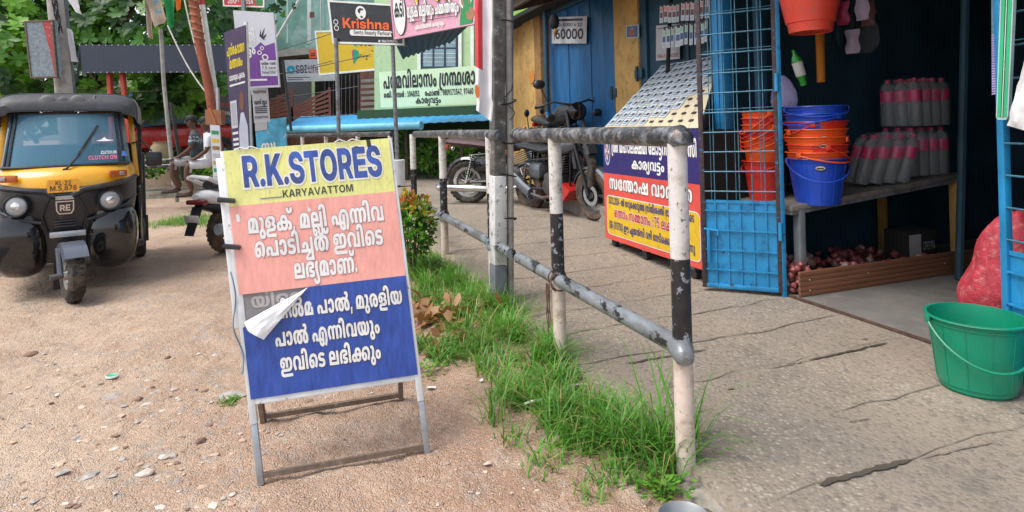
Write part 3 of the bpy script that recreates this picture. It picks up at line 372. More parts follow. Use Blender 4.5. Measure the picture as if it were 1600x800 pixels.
    9360: (116,11,104,0,104,34,78,35,78,181,50,182,18,154,18,117,47,142,48,35,16,34,16,1),
    9361: (116,32,11,0,107,1,107,34,53,35,80,67,94,86,102,101,106,117,106,138,102,156,96,165,87,175,75,182,57,185,46,183,36,179,25,170,14,151,10,131,10,118,37,118,40,133,43,141,47,146,57,150,67,148,73,142,76,134,77,120,72,104,64,93,10,32),
    9372: (116,15,96,0,97,37,113,38,113,70,97,71,97,113,67,113,67,70,34,71,89,181,59,182,4,72,3,38,67,38,68,0),
    9392: (116,4,28,86,29,54,88,54,88,87),
    9380: (70,17,64,191,35,190,24,151,18,117,16,85,17,39,25,-5,32,-27,36,-36,64,-35,52,16,48,42,46,64,46,92,50,126,57,163,64,190),
    8065: (116,23,10,182,8,1,72,0,86,4,94,8,103,17,109,29,112,41,112,61,110,71,106,80,98,90,92,93,84,95,94,101,100,107,106,122,108,139,104,156,100,165,92,173,78,180,66,182,10,40,34,40,75,64,76,74,72,78,65,80,59,80,50,75,39,70,35,64,34,9,40,148,64,148,72,143,76,136,76,127,74,116,70,112,62,108,40,109),
    9374: (116,26,29,0,61,0,95,70,106,100,108,113,108,130,102,153,96,164,88,173,81,178,68,184,47,184,38,180,30,175,18,161,10,140,8,128,9,106,12,94,18,82,26,72,37,66,49,63,59,64,30,5,28,1,16,61,92,51,94,44,99,40,107,38,117,38,132,42,142,48,148,55,151,63,150,69,147,74,140,78,128,78,116,76,107,70,97),
    9381: (70,14,7,191,21,124,24,87,24,59,19,15,6,-35,34,-36,38,-28,46,-4,53,37,55,90,52,119,46,155,35,190),
    9367: (116,39,65,184,45,184,28,176,21,168,15,158,11,146,10,136,11,124,16,111,26,100,38,94,29,92,21,86,14,78,10,71,6,54,6,44,8,31,15,18,23,9,34,2,53,-3,63,-3,76,0,94,10,105,25,110,41,109,60,104,76,92,88,78,94,93,102,102,116,106,130,105,145,102,155,96,168,88,176,77,182,16,55,28,47,31,42,37,38,47,38,57,40,64,45,72,52,76,59,78,67,75,74,68,78,59,78,49,76,39,71,33,63,28,16,57,154,64,152,70,149,74,143,76,134,75,125,72,117,67,112,61,109,53,110,47,113,43,119,40,126,40,136,45,147,50,152),
    9455: (68,6,67,191,42,190,0,-26,1,-27,26,-26,68,186),
    9373: (116,25,88,182,55,182,20,112,10,78,8,66,8,50,12,36,16,24,22,14,30,7,40,1,51,-2,63,-2,73,0,87,7,98,20,106,42,108,52,108,74,104,88,98,100,92,108,83,115,71,118,57,118,16,55,31,48,34,42,42,38,52,38,64,40,74,44,82,51,88,60,90,68,86,74,80,78,70,78,54,76,46,72,38,65,32),
    8727: (102,13,10,182,8,1,38,0,39,38,46,48,68,0,102,0,103,2,68,73,102,129,68,129,40,84,39,181),
    8852: (71,15,10,0,39,1,39,73,40,79,44,88,50,94,56,95,69,95,68,129,56,129,48,125,43,120,38,108,38,129,8,128),
    8689: (47,4,9,0,39,1,38,129,8,128,15,25,184,15,181,10,175,7,166,7,159,10,150,13,146,21,142,27,142,33,145,38,151,40,161,39,171,36,178,31,182),
    8871: (97,49,48,132,28,128,16,119,10,110,7,101,6,82,10,71,17,60,29,53,51,48,59,44,62,41,62,34,57,28,46,26,38,31,33,41,5,41,4,39,8,22,15,12,20,6,33,-1,45,-3,54,-3,63,-2,73,3,84,13,92,28,93,45,90,58,87,63,81,69,72,74,42,82,38,87,36,95,38,98,41,101,47,103,53,102,57,100,62,93,63,87,90,88,87,106,80,118,75,123,66,128),
    8670: (108,23,10,182,8,1,39,1,39,77,43,90,48,94,54,96,60,95,65,91,70,78,70,1,100,0,100,86,98,102,95,112,90,121,82,128,72,132,64,132,51,126,45,120,40,110,39,181),
    8773: (108,22,100,0,100,86,98,104,90,121,84,126,76,130,62,131,51,126,45,120,38,109,38,129,10,129,8,1,39,1,39,77,43,90,48,94,54,96,60,95,65,91,70,78,70,1),
    8507: (102,34,93,0,94,94,90,110,82,121,67,130,48,132,32,128,22,122,16,114,10,102,8,88,36,87,41,98,51,102,56,101,61,97,64,92,63,85,61,82,55,79,33,75,24,72,12,63,8,54,5,42,6,27,8,16,18,4,30,-2,40,-2,51,1,58,8,64,18,65,0,11,64,57,64,44,60,33,56,28,48,25,42,26,37,28,34,34,34,39,37,48,45,52),
    12271: (169,13,162,0,96,103,160,182,120,182,75,127,50,90,50,181,18,182,16,1,50,1,50,53,72,80,124,0),
    12002: (175,8,66,182,6,1,42,0,56,43,118,44,133,0,169,0,109,181,3,87,154,109,72,64,72),
    12384: (156,14,18,182,16,1,50,1,50,65,80,66,114,0,150,0,113,71,134,88,142,108,143,136,134,159,116,174,96,181,8,50,95,50,153,88,152,104,143,110,123,108,111,102,102,86,95),
    12472: (172,9,102,0,103,70,165,182,127,181,87,100,45,182,7,182,70,69,70,1),
    12456: (175,7,7,182,66,1,109,0,169,182,133,181,89,29,43,181),
    12411: (158,8,95,0,96,152,148,152,149,181,10,182,9,153,62,152,62,1),
    12321: (183,16,98,-2,128,6,154,28,168,60,171,104,162,140,142,167,114,182,82,184,52,174,27,150,14,120,12,76,20,44,40,17,64,2,16,96,153,114,147,129,132,136,114,138,86,134,64,124,44,110,32,90,28,72,33,55,48,46,72,45,98,50,122,60,140,78,151),
    12292: (220,16,204,181,153,181,122,90,110,41,98,90,67,181,18,182,16,1,50,1,48,149,64,92,96,0,124,1,172,148,170,1,202,0),
    12141: (178,38,92,184,76,183,56,176,40,166,30,154,15,122,12,84,18,50,34,22,44,13,64,2,98,-2,116,0,132,7,152,26,164,52,166,96,95,96,96,69,134,68,127,44,112,32,94,28,82,30,68,35,58,44,47,70,45,98,51,126,64,144,80,152,100,152,118,145,132,124,164,124,158,146,140,168,120,180),
    12614: (141,24,68,138,41,130,24,116,13,92,10,61,15,36,30,13,53,0,79,-3,97,1,114,10,125,23,129,34,101,40,87,26,74,23,64,25,48,36,42,58,131,59,131,78,125,104,113,122,93,135,7,42,82,50,102,67,112,81,111,90,106,100,84,99,81),
    12773: (146,18,130,0,131,95,126,113,120,124,100,136,76,137,62,130,46,110,46,136,16,136,16,1,48,0,49,90,58,104,76,110,90,105,98,88,99,1),
    12889: (86,20,79,1,76,26,60,26,56,29,53,37,53,109,77,110,78,136,53,137,52,169,21,169,20,137,2,136,2,111,20,109,20,33,23,20,28,10,41,1,55,-2),
    12871: (132,34,92,134,70,138,46,136,28,128,16,112,13,100,14,86,24,70,40,61,80,50,89,41,86,29,70,23,52,26,44,32,40,42,10,36,19,15,38,2,60,-3,88,0,108,11,120,28,122,48,112,67,90,77,56,85,46,94,48,106,64,113,80,110,90,97,118,102,112,119),
    13422: (64,),
    12065: (157,18,18,182,16,1,94,0,114,4,126,10,137,19,144,32,147,46,146,62,142,73,132,86,110,95,128,105,138,120,140,141,133,161,120,174,98,181,9,50,80,86,80,102,75,112,59,112,47,109,39,102,33,92,30,50,29,8,50,106,50,153,86,153,102,145,107,127,105,119,98,110,84,105),
    12507: (137,26,121,0,122,94,116,116,100,130,77,138,51,136,27,126,16,112,13,101,41,96,54,110,72,112,86,105,89,91,83,84,41,77,28,72,17,64,8,43,10,23,17,11,31,1,56,-3,75,3,90,19,91,0,7,89,63,89,42,79,28,62,22,44,27,40,42,46,52),
    12915: (147,18,16,136,16,44,20,25,27,12,46,0,70,-1,88,9,100,26,100,0,132,0,132,135,100,136,97,44,86,31,68,27,54,35,48,47,48,135),
    12998: (141,15,16,-49,30,-52,50,-50,63,-44,74,-34,83,-14,137,136,103,136,70,29,39,136,4,136,53,0,50,-13,44,-22,22,-23),
    12375: (154,12,18,0,50,1,50,60,104,64,122,73,136,88,144,112,142,139,133,159,116,174,86,182,16,181,9,50,153,84,152,94,150,104,142,109,130,110,115,100,96,82,89,50,90),
    12852: (96,14,16,0,48,0,49,88,54,98,64,105,72,108,91,107,90,138,74,138,64,134,55,127,48,113,46,136,16,136),
    12751: (72,10,16,182,17,21,24,8,34,2,48,-1,70,2,64,27,52,28,48,36,48,181),
    12790: (145,16,55,-1,83,-2,106,6,122,21,132,43,135,72,128,104,115,122,90,136,69,138,43,132,24,116,13,94,10,61,16,34,32,11,15,68,25,57,30,48,41,44,54,43,77,53,102,63,109,77,111,89,106,98,92,102,77,102,58,98,43,89,30,78,25),
    13374: (154,18,43,0,76,1,121,72,134,99,138,123,134,148,118,170,95,182,68,184,46,177,30,165,18,143,16,128,18,107,28,84,38,76,54,68,86,69,15,73,156,85,156,96,149,102,141,106,129,106,118,100,103,93,96,80,91,59,97,50,107,48,117,48,131,52,142,59,151),
    13367: (154,31,76,184,56,182,42,176,28,164,22,156,18,142,20,120,33,102,48,94,36,90,22,79,15,68,12,52,15,30,27,14,48,2,70,-2,94,-1,116,7,134,22,142,44,140,62,132,78,120,89,106,94,122,103,132,116,136,130,132,154,122,168,108,178,15,46,46,46,56,51,68,60,76,72,80,86,79,96,74,104,66,108,54,106,42,101,34,92,27,82,24,58,28,51,34,12,100,146,103,128,100,118,92,110,70,106,60,111,54,118,50,138,60,153,72,157,82,157,92,154),
    13372: (154,15,105,182,74,181,9,62,9,34,91,33,92,0,122,0,123,32,145,34,145,61,123,62,123,113,92,113,92,62,42,62),
    13366: (154,7,30,0,64,2,136,152,135,182,17,181,18,153,102,152),
    13371: (154,30,20,182,20,153,92,152,52,108,52,86,82,84,94,78,104,66,105,50,96,33,86,28,72,26,53,34,44,50,12,50,16,28,32,10,58,-1,86,-2,114,7,129,20,137,36,140,48,137,70,130,84,116,97,104,103,84,106,132,156,132,182),
    13364: (154,33,128,182,26,182,18,88,48,82,64,92,82,93,98,82,106,62,104,48,99,36,90,29,78,26,66,26,56,32,46,50,14,50,18,32,25,20,46,3,70,-2,100,2,120,15,134,34,138,54,136,76,130,94,118,108,98,118,80,120,64,116,50,106,54,153,128,153),
    13359: (154,17,77,184,52,180,30,162,17,136,12,100,14,58,25,26,46,5,72,-2,98,0,121,16,134,38,142,76,139,124,128,156,108,176,96,182,16,77,156,91,152,100,142,107,122,109,102,108,68,102,44,93,32,78,26,62,31,54,40,47,60,44,86,46,116,51,136,61,150),
    12397: (155,43,98,182,68,184,46,177,26,162,16,141,17,115,28,98,48,85,100,68,111,56,111,46,104,35,92,29,80,27,68,28,54,34,46,42,42,55,10,54,14,33,24,17,36,7,60,-1,90,-2,116,5,136,21,144,39,142,67,131,85,110,98,62,114,50,127,49,135,54,146,74,155,88,154,100,150,108,140,110,131,142,131,139,149,131,163,116,176),
    12234: (112,12,102,182,9,181,9,153,40,152,40,30,9,28,10,0,103,1,102,29,72,30,72,152,103,153),
    12281: (134,6,18,182,16,1,124,0,124,29,50,30,50,181),
    12689: (63,4,47,0,48,136,16,136,15,1,8,14,178,16,164,26,156,41,158,50,169,48,181,37,190,21,188),
    12647: (94,18,26,0,58,1,58,109,85,111,85,136,58,136,58,151,66,162,85,161,90,187,63,190,45,186,35,178,28,166,26,137,2,136,2,111,26,109),
    12084: (172,13,18,0,82,0,100,3,128,16,145,33,154,51,159,72,158,116,147,146,134,162,122,171,88,182,16,181,11,50,151,82,152,96,148,110,141,122,124,127,101,125,68,115,46,100,35,84,30,50,31),
    12658: (149,31,134,136,102,136,101,114,90,128,78,136,52,137,30,126,18,110,12,91,10,62,15,36,26,18,43,6,68,2,84,7,102,24,101,-8,98,-17,91,-24,78,-28,63,-28,51,-22,42,-12,15,-22,23,-36,36,-46,61,-54,90,-52,114,-42,128,-26,134,-5,16,70,110,82,109,92,102,99,90,102,75,101,55,96,42,88,33,77,28,66,29,56,34,48,44,43,61,44,83,50,97,58,106),
    12849: (149,17,133,-51,133,136,102,136,101,114,89,129,77,136,57,138,44,134,24,118,12,91,10,55,18,28,36,6,61,-2,82,2,101,21,101,-50,16,77,26,63,27,53,34,46,46,43,60,44,80,50,97,58,106,70,110,82,109,93,101,100,86,102,72,101,55,96,40,88,30),
    13509: (78,8,42,66,54,73,58,90,50,104,36,106,22,97,20,84,26,71),
    13361: (154,27,18,0,138,1,137,29,63,30,114,83,133,116,135,136,132,151,117,171,103,179,78,184,55,182,38,173,22,154,18,142,17,127,47,127,51,142,56,149,66,155,79,156,91,152,98,146,103,126,101,116,90,100,18,25),
    13376: (64,8,35,-2,47,5,51,22,43,35,30,38,16,29,13,16,19,3),
    13375: (64,4,8,-48,30,-48,50,26,18,26),
    12266: (138,18,122,182,89,182,89,50,82,32,68,26,54,28,44,40,40,64,8,64,9,44,14,26,26,10,38,2,60,-2,88,1,104,10,117,28,122,54),
    12137: (140,10,18,0,50,1,50,71,121,72,120,100,50,101,50,152,128,152,128,182,16,181),
    13392: (154,4,116,88,38,89,38,62,114,62),
    12300: (181,12,164,0,164,182,130,181,132,44,114,81,54,182,18,182,16,1,50,1,48,138,69,97,126,0),
    13360: (154,11,136,0,136,28,100,29,100,181,64,182,26,154,26,122,67,150,67,29,22,28,22,1),
    12993: (136,12,130,0,89,69,129,136,94,136,68,88,43,136,8,136,47,70,6,0,40,0,67,52,96,0),
    13373: (154,19,111,182,78,182,32,108,18,78,16,54,22,28,38,10,60,0,87,-2,109,6,124,18,135,40,138,58,136,74,125,98,112,108,101,113,80,115,67,112,14,79,91,91,88,99,80,105,68,106,54,102,40,95,31,85,26,72,26,54,36,50,46,48,60,50,74,59,85),
    12586: (139,29,100,3,119,18,129,42,100,48,93,34,83,26,68,25,59,28,50,38,44,54,45,87,53,102,66,110,85,108,93,101,100,88,129,94,127,103,118,119,96,134,76,138,50,134,27,119,14,97,10,61,16,34,32,11,49,1,78,-3),
    12073: (175,35,118,180,82,184,54,175,29,154,16,124,12,84,20,46,28,30,42,15,70,0,98,-2,126,6,149,24,163,50,164,62,132,62,126,48,116,36,104,30,90,28,66,36,57,46,50,58,45,84,47,112,54,132,70,148,86,153,104,152,124,138,132,120,164,122,160,138,151,156,134,173),
    12424: (174,19,158,182,124,182,124,56,112,37,90,28,76,30,64,35,51,54,50,182,16,182,18,48,28,24,48,7,76,-2,102,-2,128,8,149,28,155,42,158,60),
    12095: (144,12,130,0,130,29,50,30,50,77,124,78,124,106,50,106,50,152,130,152,130,181,18,182,16,1),
    12161: (177,12,160,0,160,182,128,181,126,108,50,108,50,181,18,182,16,1,50,1,50,78,126,78,128,1),
}
TEXTS = {
    'stores': (8384,9376,8271,9376,8397,8411,8321,8384,8095,8397,),
    'karya': (12271,12002,12384,12472,12002,12456,12002,12411,12411,12321,12292,),
    'p1': (48,67,53,122,9375,3,48,222,65,3,17,203,65,55,),
    'p2': (71,44,64,33,65,176,137,3,11,55,65,71,33,),
    'p3': (52,47,160,48,64,136,9376,),
    'b1': (48,65,119,48,3,44,64,119,9375,3,48,67,50,53,65,49,),
    'b2': (44,64,119,3,17,203,65,55,49,67,6,),
    'b3': (11,55,65,71,33,3,52,47,65,163,67,6,),
    'l3': (58,72,206,64,57,3,55,64,118,196,),
    'l5': (20,203,64,6,3,58,215,64,42,6,3,9377,3,9366,9364,3,52,167,6,),
    'old': (49,65,53,55,),
    'l1': (162,56,66,3,48,59,64,52,158,48,65,3,72,52,64,184,51,65,3,18,30,117,58,65,),
    'l2': (23,64,50,160,55,184,6,),
    'l4': (9371,9359,9376,9359,9360,9376,9361,9359,9361,9372,3,9392,119,3,42,51,67,71,163,33,67,196,3,162,156,38,66,56,164,65,3,47,64,25,160,163,67,51,65,49,67,71,33,),
    'l6': (9380,8397,8065,9392,9371,9374,9371,9366,9364,9359,9381,3,12,3,18,30,117,58,65,3,55,54,65,3,72,42,33,65,71,163,64,33,67,196,65,50,67,203,67,),
    'g1': (44,194,55,65,52,64,58,6,3,162,25,207,56,64,52,),
    'g2': (50,30,65,9376,3,42,216,118,3,9377,3,9360,9359,9372,9367,9455,9364,9360,),
    'g2b': (72,45,64,116,3,9377,3,9374,9367,9359,9374,9360,9366,9360,9364,9372,9366,9375,3,9374,9366,9372,9373,9359,),
    'krishna': (8727,8852,8689,8871,8670,8773,8507,),
    'krk': (8271,),
    'gents': (12141,12614,12773,12889,12871,13422,12065,12614,12507,12915,12889,12998,13422,12375,12507,12852,12751,12790,12915,12852,),
    'kph': (13374,13367,13372,13366,13371,13366,13364,13366,13374,13359,),
    'sbi': (12397,12065,12234,),
    'life': (12281,12689,12647,12614,),
    'boutique': (12084,12614,12871,12689,12658,12773,12614,12852,13422,12065,12790,12915,12889,12689,12849,12915,12614,),
    'kris2': (8271,8852,8689,8871,8670,8773,8507,),
    'kadi': (23,33,65,),
    'pk1': (48,67,53,122,3,48,222,65,49,67,6,3,28,215,206,65,49,67,6,),
    'pk0': (50,67,28,65,49,68,51,67,6,),
    'pk2': (44,52,59,64,50,175,120,3,23,64,50,160,55,184,6,),
    'kl': (12271,12281,13509,13361,13361,),
    'num': (12292,13376,13364,13375,13367,13366,13367,),
    're': (8384,8095,),
    'jskf': (12266,12397,12271,12137,13392,13422,12234,12300,12084,12234,12002,),
    'n60': (9373,9359,9359,9359,9359,),
    'n12': (13360,13359,13392,13364,13359,13359,13359,13422,12993,13422,13360,13361,),
    'n48': (13374,13367,13372,13373,13422,13372,13367,13359,13361,13359,),
    'pur1': (44,67,156,38,23,55,64,49,42,),
    'pur2': (48,195,50,6,),
    'pur3': (55,64,49,42,49,67,71,33,3,44,68,163,64,52,6,),
    'pur4': (203,65,),
    'pur5': (184,6,),
    'ps1': (50,64,55,65,71,52,3,9392,3,9367,3,48,37,65,),
    'ps2': (13366,13376,13364,13422,12586,12614,12773,12889,),
    'ps3': (13374,13372,13372,13373,13372,13366,13364,13364,13359,13366,),
    'ps4': (35,156,3,231,64,),
    'ps5': (13374,13359,13372,13367,13367,13374,13374,13359,13373,13373,),
    'spor': (72,156,44,64,118,132,156,),
    'adm': (12073,13374,13374,13371,13422,13374,13366,13372,),
    'blue1': (58,161,),
    'hood1': (162,56,66,),
    'hood2': (23,69,155,37,),
    'bul': (12065,12424,12281,12281,12095,12411,),
    'sticker': (12073,12281,12424,12411,12073,12161,13422,12321,12300,),
}
# ------------------------------------------------------------------ ground materials
def ground_mat(name, kind):
    m = bpy.data.materials.new(name); MATS[name] = m; m.use_nodes = True
    nt = m.node_tree; N = nt.nodes; L = nt.links; b = N['Principled BSDF']
    geo = N.new('ShaderNodeTexCoord'); P = geo.outputs['Object']
    def noi(sc, det=5, rg=0.6, dist=0.0):
        n = N.new('ShaderNodeTexNoise'); n.inputs['Scale'].default_value = sc; n.inputs['Detail'].default_value = det
        n.inputs['Roughness'].default_value = rg; n.inputs['Distortion'].default_value = dist; L.new(P, n.inputs['Vector']); return n.outputs['Fac']
    def vor(sc, feat='F1', rand=1.0):
        n = N.new('ShaderNodeTexVoronoi'); n.feature = feat; n.inputs['Scale'].default_value = sc; n.inputs['Randomness'].default_value = rand
        L.new(P, n.inputs['Vector']); return n
    def rng(f, a, c, lo=0.0, hi=1.0):
        r = N.new('ShaderNodeMapRange'); r.inputs[1].default_value = a; r.inputs[2].default_value = c; r.inputs[3].default_value = lo; r.inputs[4].default_value = hi
        L.new(f, r.inputs[0]); return r.outputs[0]
    def mix(f, a, c, blend='MIX'):
        x = N.new('ShaderNodeMix'); x.data_type = 'RGBA'; x.blend_type = blend
        if isinstance(f, (int, float)): x.inputs[0].default_value = f
        else: L.new(f, x.inputs[0])
        for sk, v in ((x.inputs[6], a), (x.inputs[7], c)):
            if isinstance(v, tuple): sk.default_value = (*v, 1)
            else: L.new(v, sk)
        return x.outputs[2]
    def math_(op, a, c):
        x = N.new('ShaderNodeMath'); x.operation = op
        for sk, v in ((x.inputs[0], a), (x.inputs[1], c)):
            if isinstance(v, (int, float)): sk.default_value = v
            else: L.new(v, sk)
        return x.outputs[0]
    if kind == 'earth':
        c = mix(rng(noi(0.9, 3), 0.38, 0.62), (0.54, 0.405, 0.30), (0.44, 0.30, 0.212))
        # laterite gravel lies round the sign, paler sand towards the road
        sep = N.new('ShaderNodeSeparateXYZ'); L.new(P, sep.inputs[0])
        red = math_('ADD', rng(sep.outputs['X'], -1.6, 0.0), rng(noi(1.6, 3), 0.3, 0.7, -0.35, 0.35))
        c = mix(rng(red, 0.1, 0.9, 0.0, 0.72), c, (0.39, 0.225, 0.15))
        c = mix(rng(noi(7, 6, 0.75), 0.50, 0.72, 0, 0.7), c, (0.60, 0.48, 0.37))
        c = mix(rng(noi(3.2, 6, 0.7), 0.56, 0.72, 0, 0.5), c, (0.32, 0.265, 0.22))
        c = mix(rng(noi(0.55, 5, 0.65, 0.6), 0.48, 0.60, 0, 0.55), c, (0.29, 0.20, 0.145))
        v = vor(150); vc = N.new('ShaderNodeSeparateColor'); L.new(v.outputs['Color'], vc.inputs[0])
        c = mix(rng(vc.outputs[0], 0.70, 1.0, 0, 0.38), c, (0.30, 0.19, 0.135))
        c = mix(rng(vc.outputs[1], 0.80, 0.95, 0, 0.35), c, (0.70, 0.58, 0.49))
        v2 = vor(34); vc2 = N.new('ShaderNodeSeparateColor'); L.new(v2.outputs['Color'], vc2.inputs[0])
        c = mix(rng(vc2.outputs[0], 0.84, 0.97, 0, 0.45), c, (0.40, 0.33, 0.28))
        pm = rng(noi(1.9, 4, 0.6), 0.42, 0.58, 0.12, 1.0)
        v3 = vor(17); vc3 = N.new('ShaderNodeSeparateColor'); L.new(v3.outputs['Color'], vc3.inputs[0])
        shale = math_('MULTIPLY', math_('MULTIPLY', rng(vc3.outputs[0], 0.60, 0.66), rng(sep.outputs['X'], -0.5, -1.3)), math_('MULTIPLY', rng(v3.outputs['Distance'], 0.46, 0.38), rng(noi(1.1, 3), 0.44, 0.54)))
        c = mix(math_('MULTIPLY', shale, 0.7), c, (0.36, 0.32, 0.285))
        c = mix(math_('MULTIPLY', pm, rng(noi(42, 4, 0.8), 0.54, 0.70, 0, 0.7)), c, (0.28, 0.17, 0.12))
        hgt = math_('ADD', math_('MULTIPLY', v.outputs['Distance'], -0.8), math_('ADD', math_('MULTIPLY', v2.outputs['Distance'], -0.9), math_('ADD', noi(26, 6, 0.75), math_('ADD', math_('MULTIPLY', noi(8, 5, 0.7), 1.6), math_('MULTIPLY', shale, 0.25)))))
        bs, rough = 0.85, 0.95
    elif kind == 'concrete':
        c = mix(rng(noi(1.4, 4), 0.35, 0.65), (0.36, 0.295, 0.23), (0.265, 0.225, 0.185))
        c = mix(rng(noi(5, 6, 0.7), 0.5, 0.72, 0, 0.7), c, (0.32, 0.265, 0.205))
        c = mix(rng(noi(2.3, 5, 0.7), 0.58, 0.72, 0, 0.6), c, (0.135, 0.118, 0.10))
        v = vor(58); vc = N.new('ShaderNodeSeparateColor'); L.new(v.outputs['Color'], vc.inputs[0])
        peb = math_('MULTIPLY', rng(vc.outputs[0], 0.66, 0.72), rng(v.outputs['Distance'], 0.5, 0.34))
        peb = math_('MULTIPLY', peb, rng(noi(1.7, 3), 0.42, 0.55))
        c = mix(math_('MULTIPLY', peb, 0.6), c, (0.50, 0.44, 0.38))
        c = mix(rng(vc.outputs[1], 0.80, 0.95, 0, 0.6), c, (0.16, 0.14, 0.12))
        c = mix(rng(noi(75, 4, 0.8), 0.53, 0.70, 0, 0.8), c, (0.13, 0.11, 0.095))
        c = mix(rng(noi(30, 4, 0.8), 0.6, 0.75, 0, 0.5), c, (0.36, 0.30, 0.24))
        hgt = math_('ADD', math_('MULTIPLY', v.outputs['Distance'], -0.5), noi(45, 6, 0.75)); bs, rough = 0.9, 0.9
    elif kind == 'asphalt':
        c = mix(rng(noi(3, 4), 0.35, 0.65), (0.085, 0.083, 0.08), (0.14, 0.13, 0.12))
        v = vor(90); vc = N.new('ShaderNodeSeparateColor'); L.new(v.outputs['Color'], vc.inputs[0])
        c = mix(rng(vc.outputs[0], 0.7, 1.0, 0, 0.7), c, (0.24, 0.22, 0.20)); hgt = v.outputs['Distance']; bs, rough = 0.5, 0.9
    else:                                                           # smooth cement inside the shop
        c = mix(rng(noi(1.8, 5, 0.7), 0.35, 0.65), (0.21, 0.195, 0.175), (0.13, 0.125, 0.12))
        c = mix(rng(noi(9, 6, 0.7), 0.55, 0.7, 0, 0.5), c, (0.27, 0.25, 0.22)); hgt = noi(30); bs, rough = 0.15, 0.75
    L.new(c, b.inputs['Base Color']); b.inputs['Roughness'].default_value = rough; b.inputs['Specular IOR Level'].default_value = 0.25
    bn = N.new('ShaderNodeBump'); bn.inputs['Strength'].default_value = bs; bn.inputs['Distance'].default_value = 0.012
    L.new(hgt, bn.inputs['Height']); L.new(bn.outputs[0], b.inputs['Normal'])
    return m
ground_mat('earth', 'earth'); ground_mat('footway_concrete', 'concrete'); ground_mat('asphalt', 'asphalt'); ground_mat('shop_cement', 'cement')
mat('soil_dark', (0.075, 0.06, 0.045), 0.95, bump=0.8, bump_scale=90)
mat('joint_dark', (0.20, 0.165, 0.13), 0.95, var=0.3, scale=30)

def gz(x, y):
    s, n = sn(Vector((x, y, 0)))
    f = max(0.0, min(1.0, (14-y)/8))
    z = f*(0.016*noise.noise(Vector((x*1.6, y*1.6, 0))) + 0.014*noise.noise(Vector((x*7, y*7, 3))) + 0.012*noise.noise(Vector((x*19, y*19, 5))) + 0.005*noise.noise(Vector((x*55, y*55, 9))))
    if -0.75 < n < 0.25 and s > -0.3: z += 0.035*max(0, 1-abs(n+0.2)/0.5)*min(1, (s+0.3)/0.6)
    if n > 0.02: z = -0.03
    return z
def steps(a, b, h0, grow, lim):
    r = [a]; h = h0
    while r[-1] < b: r.append(r[-1]+h); h = min(h*grow, lim)
    return r
ys = steps(1.6, 4.6, 0.025, 1.0, 1) ; ys += steps(ys[-1]+0.03, 1500, 0.03, 1.06, 120)
xr = steps(1.4, 1200, 0.08, 1.35, 120); xm = steps(-4.2, 1.3, 0.026, 1.0, 1); xl = [-v for v in steps(4.24, 1200, 0.05, 1.12, 120)][::-1]
xs = xl+xm+xr
ys = [-800, -200, -50, -15, -5, -1, 0.6]+ys
g = MB()
g.v = [(x, y, gz(x, y) if (1.5 < y < 15 and -9 < x < 2) else (-0.03 if sn(Vector((x, y, 0)))[1] > 0.02 else 0)) for y in ys for x in xs]
nx = len(xs); q = g.mi('earth')
for j in range(len(ys)-1):
    for i in range(nx-1): a = j*nx+i; g.f.append((a, a+1, a+nx+1, a+nx)); g.m.append(q)
g.fixn = False
struct(g.build('ground', angle=180))

# footway of old concrete slabs
fw = MB()
def fz(s, n):
    return SW + 0.045*min(3.4, max(0.0, s-2.6)) + 0.004*noise.noise(Vector((s*2, n*2, 1))) + 0.0025*noise.noise(Vector((s*14, n*14, 4)))
ss = steps(-3.0, 6.0, 0.05, 1.0, 1)+[6.3, 6.7, 7.2, 8, 9, 10, 12, 14]
ns = steps(0.0, 2.4, 0.05, 1.0, 1)+[2.6, 3, 3.6, 4.6, 6]
def edge(s): return 0.022*noise.noise(Vector((s*3.1, 0, 0))) + 0.02*noise.noise(Vector((s*11, 2, 0)))
k = len(ns)
fw.v = [tuple(W(s, n+edge(s)*max(0, 1-n/0.2), fz(s, n))) for s in ss for n in ns]
q = fw.mi('footway_concrete')
for j in range(len(ss)-1):
    for i in range(k-1): a = j*k+i; fw.f.append((a, a+1, a+k+1, a+k)); fw.m.append(q)
o = len(fw.v); fw.v += [tuple(W(s, edge(s)-0.012, -0.06)) for s in ss]
for j in range(len(ss)-1): fw.f.append((j*k, (j+1)*k, o+j+1, o+j)); fw.m.append(q)
def strip(pts, w, m, lift, jag=0.3):
    pts = [Vector(p) for p in pts]; L_, R_ = [], []
    for i, p in enumerate(pts):
        t = (pts[min(i+1, len(pts)-1)]-pts[max(0, i-1)]).normalized(); u = Vector((-t.y, t.x, 0))
        e = min(1.0, min(i, len(pts)-1-i)/2.0+0.12)
        L_.append(p+u*w*e*(1+jag*rnd.uniform(-1, 1))+UP*lift); R_.append(p-u*w*e*(1+jag*rnd.uniform(-1, 1))+UP*lift)
    n = len(pts); fw.add(L_+R_, [(i, i+1, n+i+1, n+i) for i in range(n-1)], m)
for s, a, b, w in ((-0.28, 0.1, 1.9, 0.003), (0.06, 0.75, 2.2, 0.0035), (0.53, 0.25, 1.8, 0.0035), (0.93, 0.0, 1.8, 0.006), (1.36, 0.1, 1.8, 0.005), (1.75, 0.0, 1.7, 0.004),
                   (2.2, 0.1, 1.5, 0.006), (2.65, 0, 1.5, 0.005), (3.1, 0.2, 1.6, 0.006), (3.7, 0, 1.7, 0.006), (4.3, 0.1, 1.8, 0.006), (5.0, 0, 1.8, 0.007), (5.8, 0, 1.8, 0.007)):
    m = 26; strip([W(s+0.04*noise.noise(Vector((s*9, i*0.33, 0)))+0.04*(i/m), a+(b-a)*i/m, fz(s, a+(b-a)*i/m)) for i in range(m+1)], w*.7, 'joint_dark', 0.0045, 0.8)
